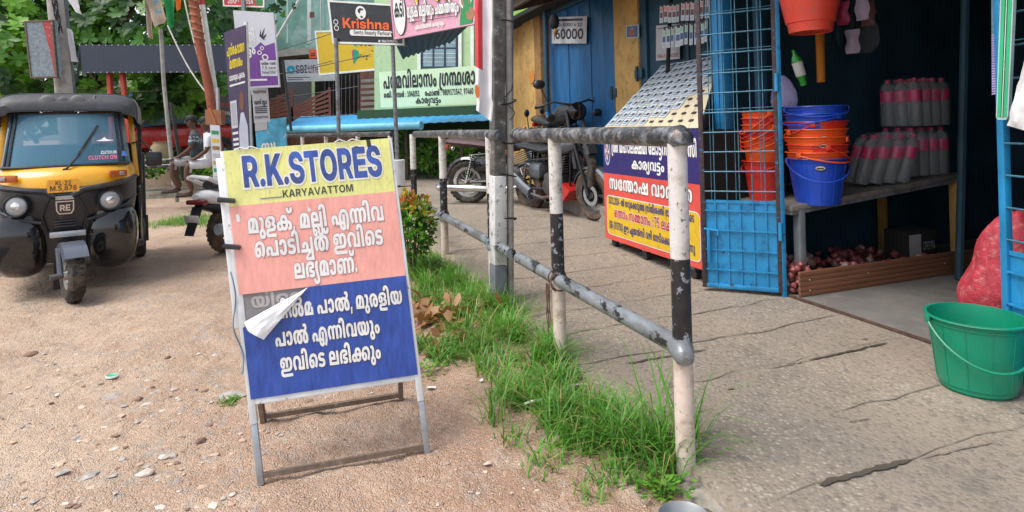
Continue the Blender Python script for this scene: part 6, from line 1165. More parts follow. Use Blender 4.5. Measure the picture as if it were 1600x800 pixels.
# clear bags hanging at the back of the mesh
def film(name, a=.35, c=(.8, .82, .85)):
    m = mat(name, c, .12, var=.02); nt = m.node_tree; b = nt.nodes['Principled BSDF']; b.inputs['Alpha'].default_value = a; return m
film('clear_film', .07, (.85, .88, .92)); film('clear_bottle', 1, (.86, .90, .94)).node_tree.nodes['Principled BSDF'].inputs['Transmission Weight'].default_value = .84; MATS['clear_bottle'].node_tree.nodes['Principled BSDF'].inputs['IOR'].default_value = 1.25; film('lilac_film', .55, (.35, .32, .55)); mat('label_pink', (.48, .03, .12), .4, var=.2, scale=20); mat('cap_pink', (.42, .03, .10), .4)
p = on_n(1222, 148, 2.1); mb = MB(); mb.loft([[p+DS*(rx*math.cos(a)*(1+.2*math.sin(3*a)))+DN*(rx*.6*math.sin(a))+UP*z for a in [2*math.pi*i/14 for i in range(14)]] for rx, z in ((.02, .14), (.06, .10), (.10, .02), (.11, -.05), (.10, -.09))], 'lilac_film'); tag(mb.build('plastic_bag'), 'lilac see-through bag lying on the red buckets behind the mesh', 'bag')
for k, (px, py) in enumerate(((1310, 62), (1345, 55))):
    p = on_n(px, py, 3.4); mb = MB(); mb.loft([[p+DS*(rx*math.cos(a)*(1+.25*math.sin(4*a+k)))+DN*(rx*.5*math.sin(a))+UP*z for a in [2*math.pi*i/14 for i in range(14)]] for rx, z in ((.01, .26), (.09, .18), (.14, .05), (.15, -.08), (.10, -.16))], 'clear_film'); tag(mb.build('plastic_bag'), ('clear bag hanging in the dark behind the hung salmon bucket', 'crumpled clear bag hanging deepest in the shop')[k], 'bag')
for k in range(8):
    p = on_n(1296+15*(k % 5)+6*(k % 2), 10+44*(k//5)+9*(k % 3), 3.0+.12*(k % 3)); w_ = .05; mb = MB(); a_ = rnd.uniform(-.9, .9); u_ = DS*math.cos(a_)+DN*math.sin(a_); n_ = u_.cross(UP)
    for sg_ in (-1, 1): mb.grid(lambda u, v: p+u_*w_*(2*u-1)*(1+.15*math.sin(v*9+k))+UP*(.09-.2*v)+n_*sg_*.025*math.sin(math.pi*u)*math.sin(math.pi*v), 6, 8, ('ticket_brown', 'label_pink', 'interior_blue', 'board_lilac')[k % 4])
    mb.tube([p+UP*.085, p+UP*.3], .003, 'print_black', 4); tag(mb.build('snack_packet'), ('brown', 'pink', 'dark blue', 'lilac')[k % 4]+' packet hanging in the dark behind the salmon bucket', 'packet', 'packets hung from the shop ceiling')
# drinking water packs


def pack(label, ctr, cols, rows, rz, mesh_tilt=0.0, bags=False):
    t = thing('water_pack', label, 'bottle pack', ctr, 'packs of bottled water on the bench'); r = .052; hb = .365
    cz, sz = math.cos(rz), math.sin(rz)
    for i in range(cols):
        for j in range(rows):
            lx, ly = (i-(cols-1)/2)*r*2.03, (j-(rows-1)/2)*r*2.03
            p = ctr+Vector((lx*cz-ly*sz, lx*sz+ly*cz, 0))
            mb = MB(); ax = Vector((mesh_tilt*.5, mesh_tilt*-.2, 1)).normalized()
            mb.lathe([(0, 0), (r*.9, 0), (r, .012), (r*.94, .08), (r, .09), (r*.90, .15), (r, .19), (r, .275), (r*.72, .315), (.016, .335), (.018, .34), (.019, .342), (.019, hb), (0, hb)], 'clear_bottle', p, ax, 12,
                     ms=['clear_bottle']*6+['label_pink']+['clear_bottle']*3+['cap_pink']*3)
            mb.build('bottle', t)
    w, d = cols*r*1.015+.004, rows*r*1.015+.004; mb = MB(); ring = []
    for z in (-.001, .09, .28, .33, hb+.006):
        k = 1 if z < .3 else (.97 if z < .35 else .7); rr = []
        for q in range(24):
            a = 2*math.pi*q/24; ca, sa = math.cos(a), math.sin(a); m_ = max(abs(ca), abs(sa))**.7; x, y = w*k*ca/m_, d*k*sa/m_; x += .006*noise.noise(Vector((q, z*30, ctr.x))); 
            rr.append(ctr+Vector((x*cz-y*sz, x*sz+y*cz, z))+Vector((mesh_tilt*.5, mesh_tilt*-.2, 0))*z)
        ring.append(rr)
    mb.loft(ring, 'clear_film'); mb.build('shrink_wrap', t); return t
def shelf_pt(px, py, n): p = on_n(px, py, n); return p
pn = 3.15; base = on_s(1430, 268, 1.66); base.z = ZB
rzp = math.atan2(DN.y, DN.x)
pk_ = on_s(1428, 275, 1.62); pk_ = BT(*sn(pk_))+UP*.012
pack('shrink wrapped pack of water bottles standing on the bench under another pack', pk_, 4, 3, rzp)
pack('upper pack of pink labelled water bottles stacked on another pack', pk_+UP*.378+DN*.03, 4, 3, rzp+.05)
pk2 = on_s(1368, 290, 1.56); pk2 = BT(*sn(pk2))+UP*.02
pack('loosely bagged tilted water bottles between the blue bucket and the packs', pk2, 4, 2, rzp-.25, .5)
# printed carton and boxes under the bench, pale sack, standing pole
mat('carton_white', (.34, .34, .34), .7); p = on_s(1422, 395, 1.62); mb = MB(); mb.obox(Vector((p.x, p.y, SW+.16)), DN, DS, UP, (.30, .2, .30), 'interior_dark', .004)
g = metric(quad_fn(W(*sn(p-DN*.14), SW+.30)-DS*.101, W(*sn(p+DN*.14), SW+.30)-DS*.101, W(*sn(p+DN*.14), SW+.02)-DS*.101, W(*sn(p-DN*.14), SW+.02)-DS*.101))
mrect(mb, g, .0, .02, g.w*.45, g.h*.95, 'carton_white', .002); mb.text('adm', g, 'carton_white', .09, g.w*.75, g.h*.5, 'c', g.w*.45, .002)
tag(mb.build('carton'), 'dark printed carton standing under the back of the bench', 'carton')
mb = MB(); A_ = on_s(1497, 375, 1.2); B_ = on_s(1515, 60, 1.2); mb.tube([Vector((A_.x, A_.y, .08)), Vector((B_.x, B_.y, 2.5))], .028, 'interior_blue', 8); tag(mb.build('wooden_pole'), 'dark upright pole leaning at the back of the shop', 'pole')
mb = MB(); p = on_n(1375, 160, 4.8); mb.obox(Vector((p.x, p.y, 1.5)), DS, DN, UP, (.9, .3, 2.0), 'interior_blue', .01)
for z in (.9, 1.5, 2.1): mb.obox(Vector((p.x, p.y, z))-DN*.16, DS, DN, UP, (.86, .02, .02), 'door_dark')
tag(mb.build('cupboard'), 'dark blue cupboard against the back wall of the shop', 'cupboard')
# things hanging on the right gate and the sack of onions
mat('mat_green', (.03, .42, .18), .6); mat('mat_edge', (.42, .58, .56), .6); mat('lilac_net', (.22, .17, .46), .6, var=.5, scale=60); mat('sack_red', (.42, .03, .05), .6, var=.3, scale=22, dirt=(.60, .22, .2), dirt_amt=.25, dirt_scale=30, bump=.6, bump_scale=90); mat('sack_white', (.70, .70, .70), .6, bump=.3)
A_ = [on_n(*q, 1.66) for q in ((1563, -12), (1584, -12), (1575, 187), (1556, 187))]; fn = quad_fn(*A_); mb = MB(); g = metric(fn)
mb.prism([fn(0, .02), fn(.15, 0), fn(.85, 0), fn(1, .03), fn(1, 1), fn(0, 1)], fn.n*-.02, 'mat_edge'); mrect(mb, g, g.w*.12, g.h*.02, g.w*.9, g.h, 'mat_green', .002); mrect(mb, g, g.w*.42, g.h*.02, g.w*.48, g.h, 'print_black', .003); mrect(mb, g, g.w*.50, g.h*.02, g.w*.55, g.h, 'letter_white', .003); mrect(mb, g, g.w*.58, g.h*.02, g.w*.63, g.h, 'print_black', .003)
tag(mb.build('folded_mat'), 'folded green mat with black stripes hanging on the right gate', 'mat')
A_ = [on_n(*q, 1.80) for q in ((1549, -12), (1562, -12), (1560, 146), (1550, 148))]; fn = quad_fn(*A_); mb = MB(); slab(mb, fn, .03, 'lilac_net'); g = metric(fn)
for i in range(40): mrect(mb, g, 0, g.h*i/40, g.w, g.h*(i+.35)/40, 'board_lilac' if i < 24 else 'mat_green', .002)
tag(mb.build('folded_net'), 'lilac and green checked cloth hanging behind the green mat', 'cloth')
A_ = [on_n(*q, 1.60) for q in ((1601, 92), (1640, 80), (1640, 215), (1573, 196))]; mb = MB(); fn = quad_fn(*A_)
mb.grid(lambda u, v: fn(u, v, .02*math.sin(u*9)*math.sin(v*7)+.015*noise.noise(Vector((u*5, v*6, 2)))), 10, 10, 'sack_white'); tag(mb.build('white_sack'), 'crumpled white sack hooked over the right gate', 'sack')
p = on_n(1549, 470, 2.0); p.z = SW+.014; mb = MB(); rings = []
for j in range(19):
    v = j/18; z = .70*v; r = .17*(1-v**2.2)**.6*(1+.10*math.sin(v*17))+.03; ox = -.02-.10*v
    rings.append([p+UP*(z+.025*noise.noise(Vector((math.cos(a)*2, math.sin(a)*2, v*5))))+(DS*math.cos(a)+DN*math.sin(a)*.85)*r*(1+.22*noise.noise(Vector((math.cos(a)*1.6, math.sin(a)*1.6, v*4)))+.05*math.sin(7*a+9*v))+DS*ox for a in [2*math.pi*i/36 for i in range(36)]])
mb.loft(rings, 'sack_red'); tag(mb.build('net_sack'), 'red net sack slumped inside the shop beside the right gate', 'sack')
# ------------------------------------------------------------------ vehicles
mat('tyre', (0.028, 0.027, 0.026), 0.85, var=.25, scale=12, dirt=(.16, .12, .09), dirt_amt=.4, dirt_scale=8, bump=.3, bump_scale=60); mat('tyre_dusty', (.055, .042, .034), .9, var=.3, scale=9, dirt=(.20, .12, .08), dirt_amt=.5, bump=.3, bump_scale=60)
mat('rim_steel', (.42, .42, .42), .35, .8, var=.2); mat('chrome', (.62, .62, .63), .14, 1.0, var=.05); mat('black_paint', (.010, .010, .012), .12, var=.1, coat=.6); mat('black_satin', (.020, .021, .025), .35, var=.2, dirt=(.09, .08, .07), dirt_amt=.15)
mat('taxi_yellow', (.74, .36, .008), .28, var=.05, coat=.4, dirt=(.5, .27, .05), dirt_amt=.1); mat('hood_grey', (.035, .036, .042), .55, var=.3, scale=5, bump=.25, bump_scale=14, dirt=(.09, .088, .086), dirt_amt=.15); mat('hood_top', (.16, .155, .15), .6, var=.2, scale=6)
mat('plate_yellow', (.78, .36, .015), .4, var=.03); mat('amber', (.48, .10, .01), .25, coat=.5); mat('lamp_glass', (.30, .32, .33), .12, var=.1, coat=1.0); mat('lamp_inner', (.75, .75, .75), .1, .9); mat('steel_strip', (.40, .43, .47), .3, .5); mat('slate', (.085, .10, .13), .3, var=.1, coat=.5)
mat('decal_white', (.72, .74, .76), .5); mat('decal_pink', (.70, .12, .22), .5); mat('decal_blue', (.03, .10, .40), .5); mat('engine', (.12, .12, .125), .5, .6, var=.3, dirt=(.10, .07, .05), dirt_amt=.4); mat('seat_maroon', (.065, .032, .035), .6); mat('red_paint', (.48, .02, .015), .25, coat=.6); mat('silver_paint', (.13, .145, .16), .35, .5, coat=.3); mat('white_paint', (.68, .68, .68), .25, coat=.5); mat('maroon_paint', (.16, .02, .025), .3, coat=.5)
glass = film('screen_glass', .78, (.075, .20, .29)); glass.node_tree.nodes['Principled BSDF'].inputs['Roughness'].default_value = .03
class Frame:                                                        # local axes of a vehicle: x, y horizontal, z up
    def __init__(s, o, fx, fy, k=1.0): s.o = Vector(o); s.fx = Vector(fx).normalized()*k; s.fy = Vector(fy).normalized()*k; s.k = k
    def __call__(s, x, y, z): return s.o + s.fx*x + s.fy*y + UP*(z*s.k)
def wheel(parent, L, c, axis, r, w, name='wheel', tm='tyre', spokes=5, rim=None, disc=False):
    rim = rim or ('rim_steel' if spokes != 5 else 'engine')
    """tyre and rim about centre c (world), axis (world unit)"""
    t = MB(); a = Vector(axis).normalized(); k = r-w*.9
    t.lathe([(k, -w*.36), (r-w*.35, -w*.5), (r-w*.1, -w*.36), (r, -w*.14), (r, w*.14), (r-w*.1, w*.36), (r-w*.35, w*.5), (k, w*.36)], tm, c, a, 36, close=True)
    for i in range(30):                                             # tread blocks
        an = 2*math.pi*i/30; x = a.orthogonal().normalized(); y = a.cross(x); d = x*math.cos(an)+y*math.sin(an); e = a.cross(d)
        for sg_ in (-1, 1): t.obox(Vector(c)+d*(r-.002)+a*sg_*w*.2, d, e, a, (.008, r*.11, w*.22), tm)
    to = t.build('tyre', None); root = to
    m = MB(); m.lathe([(k-.035, -w*.3), (k+.004, -w*.38), (k+.004, w*.38), (k-.035, w*.3), (k-.02, 0)], rim, c, a, 28, close=True); m.lathe([(0, -w*.5), (.035, -w*.5), (.04, -w*.2), (.04, w*.2), (.035, w*.5), (0, w*.5)], rim, c, a, 14)
    x = a.orthogonal().normalized(); y = a.cross(x)
    for i in range(spokes):
        an = 2*math.pi*i/spokes; d = x*math.cos(an)+y*math.sin(an)
        if spokes > 8: m.tube([Vector(c)+a*(w*.3 if i % 2 else -w*.3)+d*.03, Vector(c)+d*(k-.02)], .0022, rim, 4)
        else: m.bar(Vector(c)+d*.03, Vector(c)+d*(k-.015), .03, .018, rim, up=a)
    if disc:
        q = Vector(c)+a*disc; m2 = MB(); m2.lathe([(.075, -.003), (.12, -.003), (.12, .003), (.075, .003)], 'steel_strip', q, a, 28, close=True); d_ = m2
    w_ = bpy.data.objects.new(name, None); COL.objects.link(w_); w_.parent = parent; w_.matrix_parent_inverse = parent.matrix_basis.inverted(); w_.location = c
    to.parent = w_; to.matrix_parent_inverse = w_.matrix_basis.inverted()
    m.build('rim', w_)
    if disc: d_.build('brake_disc', w_)
    return w_

# --- auto rickshaw
fy = Vector((.52, -.854, 0)); fx = Vector((.854, .52, 0)); cw_ = gp(115, 472, 0.0)
A = Frame(cw_-fx*.06-fy*.36, fx, fy); A.fx = A.fx*.9
ar = thing('auto_rickshaw', 'black and yellow three wheeled auto rickshaw parked on the dirt at the left', 'auto rickshaw', A(0, -.7, 0))
def ring(w, y0, z, dz=0.0, yb=-.42, n=22, p=.62):
    r = []
    for i in range(n+1):
        t = -math.pi/2+math.pi*i/n; c = max(0, math.cos(t)); r.append(A(w*math.sin(t), yb+(y0-yb)*c**p, z+dz*math.sin(t)**2))
    return r
mb = MB(); mb.loft([ring(.40, .02, .26), ring(.47, .07, .40), ring(.50, .10, .52), ring(.52, .13, .62), ring(.54, .15, .74), ring(.54, .15, .82, .05), ring(.535, .14, .865, .06)], 'black_satin', closed=False, caps=False)
mb.loft([ring(.40, .02, .26), [A(.34*math.sin(-math.pi/2+math.pi*i/22), -.42, .26) for i in range(23)]], 'black_satin', closed=False, caps=False)
for sgn in (-1, 1):                                                  # flared brow over each lamp
    mb.tube([A(sgn*.06, .165, .80), A(sgn*.14, .155, .845), A(sgn*.30, .125, .865), A(sgn*.44, .02, .88), A(sgn*.53, -.22, .91)], .022, 'black_satin', 8)
    mb.tube([A(sgn*.10, .152, .80), A(sgn*.165, .135, .66), A(sgn*.13, .11, .50)], .008, 'black_satin', 6)
    mb.tube([A(sgn*.16, .14, .60), A(sgn*.30, .115, .63), A(sgn*.46, .0, .69), A(sgn*.53, -.2, .75)], .014, 'black_satin', 8)
for i in range(3): mb.tube([A(-.075, .137, .56+.022*i), A(.075, .137, .56+.022*i)], .006, 'black_paint', 6)
mb.build('front_shell', ar)
pw = lambda v: math.copysign(abs(v)**.6, v)
for sgn in (-1, 1):                                                   # glossy leg shields either side of the wheel
    mb = MB(); rings = []
    for z, k, f in ((.16, .30, .30), (.19, .62, .62), (.26, .86, .85), (.38, .99, .97), (.50, 1.0, 1.0), (.60, .93, .95), (.66, .80, .85)):
        rings.append([A(sgn*(.335+.215*k*pw(math.cos(2*math.pi*i/20))), -.14+.29*f*pw(math.sin(2*math.pi*i/20)), z) for i in range(20)])
    mb.loft(rings, 'black_paint'); mb.build('leg_shield', ar)
mb = MB(); mb.loft([ring(.535, .142, .866, .06), ring(.53, .12, .95, .03), ring(.515, .06, 1.0, .01), ring(.50, .0, 1.035)], 'taxi_yellow', closed=False, caps=False); mb.build('cowl', ar)
mb = MB(); mb.loft([ring(.495, -.01, 1.034, p=.4), ring(.47, -.13, 1.27, yb=-.46, p=.4), ring(.445, -.24, 1.48, yb=-.5, p=.4)], 'screen_glass', closed=False, caps=False); wsn = mb.build('windscreen', ar)
mb = MB()
for r0, r1 in ((ring(.50, .0, 1.035, p=.4), 0), (ring(.45, -.235, 1.475, yb=-.5, p=.4), 0)): mb.tube(r0[1:-1], .013, 'black_satin', 6)
for i in (3, 4, 18, 19): mb.tube([ring(.50, -.004, 1.034, p=.4)[i], ring(.447, -.236, 1.48, yb=-.5, p=.4)[i]], .011, 'black_satin', 6)
mb.build('screen_frame', ar)
for sgn in (-1, 1): mb = MB(); mb.bar(A(sgn*.545, -.44, .90), A(sgn*.50, -.53, 1.46), .03, .04, 'taxi_yellow', up=fx, bev=.008); mb.build('door_pillar', ar)
mb = MB(); mb.tube([A(.0, .03, 1.0), A(.02, .05, 1.02), A(.10, -.025, 1.12)], .009, 'black_satin', 6); mb.bar(A(.10, -.02, 1.12), A(.245, -.155, 1.36), .022, .012, 'black_satin', up=fy); mb.tube([A(.0, .02, .99), A(.0, .055, 1.005)], .016, 'black_satin', 8); mb.build('wiper', ar)
gw = metric(quad_fn(A(-.05, -.112, 1.26), A(.40, -.112, 1.26), A(.40, .004, 1.04), A(-.05, .004, 1.04)))
mb = MB(); mb.text('sticker', gw, 'decal_pink', .052, .30, .035, 'c', .20, .012); mb.text('sticker', gw, 'decal_white', .040, .34, .085, 'c', .11, .012, shear=.2); mpoly(mb, gw, [(.25, .21), (.32, .205), (.38, .212), (.33, .222), (.31, .245), (.29, .222)], 'decal_white', .012); mpoly(mb, gw, [(.43, .06), (.47, .06), (.46, .10), (.44, .11)], 'decal_blue', .012); mb.build('screen_sticker', ar)
for sgn in (-1, 1):
    mb = MB(); c = A(sgn*.335, .125, .745); ax = (fy+fx*sgn*.25+UP*.05).normalized()
    mb.lathe([(.0, -.03), (.085, -.03), (.088, .0), (.080, .018), (.074, .016), (.072, .004)], 'black_satin', c, ax, 28); b_ = mb.build('headlight', ar)
    mb = MB(); mb.lathe([(.073, .004), (.066, .010), (.045, .016), (.0, .019)], 'lamp_glass', c, ax, 28); mb.lathe([(.030, .017), (.024, .021), (0, .022)], 'lamp_inner', c, ax, 18); mb.build('lens', b_)
    mb = MB(); mb.obox(A(sgn*.40, .045, .955), (fx-fy*sgn*.45).normalized(), (fy+fx*sgn*.45).normalized(), UP, (.135, .03, .055), 'amber', .008); mb.obox(A(sgn*.43, .055, .955), (fx-fy*sgn*.45).normalized(), (fy+fx*sgn*.45).normalized(), UP, (.035, .014, .03), 'lamp_glass', .005); mb.build('indicator', ar)
gp_ = metric(quad_fn(A(-.115, .170, .935), A(.115, .170, .935), A(.115, .178, .835), A(-.115, .178, .835))); mb = MB()
mround(mb, gp_, 0, 0, gp_.w, gp_.h, .012, 'plate_yellow', .001); mb.prism([gp_(.006, .006, -.001), gp_(gp_.w-.006, .006, -.001), gp_(gp_.w-.006, gp_.h-.006, -.001), gp_(.006, gp_.h-.006, -.001)], gp_.n*-.008, 'plate_yellow')
mb.text('kl', gp_, 'print_black', .046, gp_.w*.5, gp_.h*.57, 'c', .105, .0025); mb.text('num', gp_, 'print_black', .052, gp_.w*.5, gp_.h*.14, 'c', .175, .0025); mb.build('number_plate', ar)
ge = metric(quad_fn(A(-.06, .160, .765), A(.06, .160, .765), A(.06, .158, .66), A(-.06, .158, .66))); mb = MB()
mpoly(mb, ge, [(0, .105), (.12, .105), (.118, .03), (.10, 0), (.02, 0), (.002, .03)], 'chrome', .002); mpoly(mb, ge, [(.009, .096), (.111, .096), (.109, .033), (.096, .009), (.024, .009), (.011, .033)], 'black_satin', .0035); mb.text('re', ge, 'chrome', .068, .06, .026, 'c', .072, .005); mrect(mb, ge, .0, .115, .12, .145, 'steel_strip', .003); mb.build('emblem', ar)
mb = MB(); mb.obox(A(.02, .145, .50), fx, fy, UP, (.235, .012, .045), 'steel_strip', .004); mb.build('bumper_strip', ar)
st_ = R(14); wd = fy*math.cos(st_)+fx*math.sin(st_); wa = fx*math.cos(st_)-fy*math.sin(st_); wc = A(.066, .36, .215)
fw_ = wheel(ar, A, wc, wa, .215, .118, 'front_wheel', 'tyre', 6)
mb = MB(); rings = []
for i in range(12):
    a = R(14+130*i/11); r_ = .25; c = wc+wd*math.cos(a)*r_+UP*math.sin(a)*r_; o_ = (wd*math.cos(a)+UP*math.sin(a))
    rings.append([c+wa*.085-o_*.05, c+wa*.075, c, c-wa*.075, c-wa*.085-o_*.05, c-wa*.08-o_*.045, c-o_*.006, c+wa*.08-o_*.045])
mb.loft(rings[2:], 'slate'); mb.build('mudguard', ar)
mb = MB(); mb.tube([wc-wa*.075, wc-wa*.08+wd*-.03+UP*.2, wc+UP*.14-wd*.1], .022, 'slate', 8); mb.tube([wc-wa*.14, wc-wa*.05], .022, 'engine', 10); mb.build('fork', ar)
mb = MB(); mb.prism([wc-wd*.26+wa*.09-UP*.15, wc-wd*.26-wa*.09-UP*.15, wc-wd*.22-wa*.08+UP*.10, wc-wd*.22+wa*.08+UP*.10], wd*-.006, 'black_satin'); mb.build('mud_flap', ar)
# hood, cabin, rear
mb = MB(); rings = []
for y, z0, z1, w in ((-.215, 1.47, 1.50, .44), (-.225, 1.46, 1.555, .50), (-.30, 1.44, 1.625, .545), (-.40, 1.40, 1.645, .56), (-.75, 1.38, 1.665, .585), (-1.3, 1.38, 1.655, .60), (-1.72, 1.38, 1.60, .60), (-1.80, .9, 1.50, .58)):
    r = []
    for i in range(21):
        t = math.pi*i/20; cx = math.cos(t); sx_ = math.sin(t); r.append(A(w*math.copysign(abs(cx)**.35, cx), y, z0+(z1-z0)*sx_**.42))
    rings.append(r)
mb.loft(rings, 'hood_grey', closed=False, caps=False, ms=['hood_grey', 'hood_grey', 'hood_grey', 'hood_top', 'hood_top', 'hood_grey', 'hood_grey']); 
mb.loft([[p-UP*.012 for p in r] for r in rings], 'black_satin', closed=False, caps=False); mb.tube([rings[3][i] for i in range(21)], .007, 'hood_grey', 6); mb.build('hood', ar)
mb = MB()
for x, r_ in ((-.115, .058), (0, .032), (.115, .058)): mb.ball(A(x-.03, -.262, 1.572+(.012 if x == 0 else 0)), (r_, r_*.35, r_), 'hood_top', 16, 10, Matrix((fx, fy, UP)).transposed())
gh = metric(quad_fn(A(-.22, -.235, 1.52), A(.18, -.235, 1.52), A(.18, -.222, 1.48), A(-.22, -.222, 1.48))); mb.text('hood1', gh, 'decal_white', .045, .06, .004, 'c', .09, .006); mb.text('hood2', gh, 'decal_white', .045, .30, .004, 'c', .10, .006)
for x in (-.20, .20): mb.tube([A(x-.02, -.235, 1.50), A(x+.02, -.29, 1.63)], .006, 'hood_top', 6)
mb.build('hood_ornament', ar)
mb = MB(); mb.obox(A(0, -1.05, .30), fx, fy, UP, (1.06, 1.5, .06), 'black_satin', .01); mb.obox(A(0, -1.78, .66), fx, fy, UP, (1.12, .05, .85), 'black_satin', .02)
for sgn in (-1, 1):
    mb.prism([A(sgn*.585, -1.05, .30), A(sgn*.585, -1.78, .30), A(sgn*.585, -1.78, 1.40), A(sgn*.585, -1.45, 1.40), A(sgn*.585, -1.10, .85)], fx*-sgn*.03, 'black_paint'); mb.prism([A(sgn*.592, -1.02, .80), A(sgn*.592, -1.80, .80), A(sgn*.592, -1.80, .92), A(sgn*.592, -1.12, .92)], fx*-sgn*.006, 'taxi_yellow')
    mb.obox(A(sgn*.56, -.78, .55), fx, fy, UP, (.03, .72, .5), 'black_paint', .02); mb.tube([A(sgn*.56, -.95, .3), A(sgn*.575, -1.0, 1.4)], .02, 'black_satin', 8)
mb.build('body', ar)
mb = MB(); mb.obox(A(0, -.72, .62), fx, fy, UP, (.5, .4, .14), 'seat_maroon', .04); mb.obox(A(0, -.92, .84), fx, fy, UP, (.5, .1, .36), 'seat_maroon', .03); mb.build('driver_seat', ar)
mb = MB(); mb.obox(A(0, -1.5, .66), fx, fy, UP, (1.0, .45, .16), 'seat_maroon', .04); mb.obox(A(0, -1.72, .95), fx, fy, UP, (1.0, .1, .5), 'seat_maroon', .03); mb.build('passenger_seat', ar)
mb = MB(); mb.tube([A(-.30, -.35, .98), A(-.1, -.25, 1.0), A(.1, -.25, 1.0), A(.30, -.35, .98)], .016, 'black_satin', 8); mb.tube([A(0, -.2, .5), A(0, -.25, 1.0)], .02, 'black_satin', 8); mb.build('handlebar', ar)
for sgn in (-1, 1): wheel(ar, A, A(sgn*.55, -1.42, .205), fx, .205, .11, 'rear_wheel', 'tyre', 6)
for sgn in (-1, 1): mb = MB(); mb.prism([A(sgn*.64, -1.66, .12), A(sgn*.47, -1.66, .12), A(sgn*.47, -1.66, .40), A(sgn*.64, -1.66, .40)], fy*-.008, 'black_satin'); mb.build('rear_flap', ar)
mb = MB(); mb.tube([A(.51, -.44, 1.20), A(.60, -.40, 1.22), A(.68, -.38, 1.12)], .008, 'black_satin', 6); mb.obox(A(.70, -.37, 1.05), fx, fy, UP, (.13, .04, .13), 'black_satin', .03); mb.build('mirror', ar)

# --- motorcycles: x forward, y to the rider's left
def motorcycle(label, contact, heading, k, lean, st, group):
    h = Vector(heading).normalized(); L = Frame(contact, h, Vector((-h.y, h.x, 0))+UP*lean, k); wr = .30*k
    t = thing('motorcycle', label, 'motorcycle', contact, group); ax = L.fy.normalized(); e = lambda p: p
    def P(name, f, parent=None): mb = MB(); f(mb); return mb.build(name, parent or t)
    wheel(t, L, L(0, 0, .30), ax, wr, .11*k, 'rear_wheel', st['tyre'], st['spokes']); wheel(t, L, L(1.28, 0, .30), ax, wr, .09*k, 'front_wheel', st['tyre'], st['spokes'], disc=-.055*k if st['disc'] else False)
    arc = lambda cx, cz, r, a0, a1, w, n=12: [[L(cx+(r-d)*math.cos(R(a0+(a1-a0)*i/n)), y, cz+(r-d)*math.sin(R(a0+(a1-a0)*i/n))) for y, d in ((-w, .03), (-w*.7, 0), (w*.7, 0), (w, .03), (w*.7, .012), (-w*.7, .012))] for i in range(n+1)]
    P('rear_fender', lambda m: m.loft(arc(0, .30, .345, 25, 165, .08), st['body'])); P('front_fender', lambda m: m.loft(arc(1.28, .30, .335, 30, 160, .065), st['body']))
    P('tank', lambda m: m.loft([[L(x, w*math.cos(2*math.pi*i/14), z+hh*math.sin(2*math.pi*i/14)) for i in range(14)] for x, w, hh, z in ((.52, .05, .05, .80), (.58, .11, .09, .83), (.75, .145, .13, .86), (.92, .13, .12, .88), (1.02, .06, .06, .88))], st['body']))
    def seat(m):
        m.loft([[L(x, w*math.cos(2*math.pi*i/12), z+hh*math.sin(2*math.pi*i/12)) for i in range(12)] for x, w, hh, z in ((-.30, .06, .03, st['seat_z']+.06), (-.22, .11, .05, st['seat_z']+.05), (.1, .125, .055, st['seat_z']+.02), (.4, .12, .05, st['seat_z']-.02), (.56, .09, .04, st['seat_z']))], st['seat'])
    P('seat', seat)
    def engine(m):
        m.obox(L(.62, 0, .40), L.fx/k, ax, UP, (.34*k, .24*k, .26*k), 'engine', .05); m.lathe([(0, -.14*k), (.10*k, -.13*k), (.11*k, 0), (.10*k, .13*k), (0, .14*k)], 'engine', L(.56, 0, .36), ax, 18)
        for i in range(7): m.obox(L(.74+.012*i, 0, .52+.032*i), (L.fx/k+UP*.35).normalized(), ax, (UP-L.fx/k*.35).normalized(), (.20*k, .22*k, .014*k), 'engine', .002)
    P('engine', engine)
    def frame(m):
        for y in (-.06, .06): m.tube([L(.05, y, .66), L(.5, y, .70), L(.95, y, .80)], .016*k, 'black_satin', 6); m.tube([L(0, y*1.6, .30), L(.42, y*1.2, .32)], .020*k, 'black_satin', 6); m.tube([L(.95, y, .78), L(.92, y, .35), L(.5, y, .24)], .014*k, 'black_satin', 6)
        m.obox(L(.24, 0, .54), L.fx/k, ax, UP, (.26*k, .22*k, .20*k), st['side'], .05)
    P('frame', frame)
    def shock(y):
        def f(m):
            m.tube([L(.02, y, .32), L(.12, y, .68)], .012*k, 'chrome', 8); a_, b_ = L(.04, y, .40), L(.115, y, .66)
            m.tube([a_.lerp(b_, i/60)+(ax*math.cos(i*.9)+h*math.sin(i*.9))*.024*k for i in range(61)], .006*k, 'black_satin', 5)
        return f
    P('shock_absorber', shock(-.13)); P('shock_absorber', shock(.13))
    for y in (-.085, .085): P('fork_leg', lambda m, y=y: m.tube([L(1.28, y, .30), L(1.04, y, .92)], [.024*k, .019*k], 'engine' if y > 0 else 'black_satin', 8))
    def bars(m):
        m.tube([L(.88, -.36, .98), L(.98, -.20, 1.02), L(1.03, 0, .97), L(.98, .20, 1.02), L(.88, .36, .98)], .012*k, 'black_satin', 8)
        for y in (-.36, .36): m.tube([L(.88, y*.8, .987), L(.86, y*1.06, .975)], .018*k, 'black_satin', 8)
        for y in (-1, 1): m.tube([L(.96, y*.25, 1.0), L(.97, y*.34, 1.17)], .006*k, 'black_satin', 5)
    P('handlebar', bars)
    for y in (-1, 1): P('mirror', lambda m, y=y: m.ball(L(.97, y*.36, 1.22), (.07*k, .03*k, .05*k), 'black_satin', 12, 8, Matrix((ax, h, UP)).transposed()))
    P('headlight', lambda m: (m.lathe([(0, -.09*k), (.06*k, -.08*k), (.095*k, 0), (.10*k, .03*k), (.092*k, .035*k)], st['lamp'], L(1.14, 0, .90), h, 20), m.lathe([(.092*k, .03*k), (.05*k, .05*k), (0, .055*k)], 'black_paint', L(1.14, 0, .90), h, 20)))
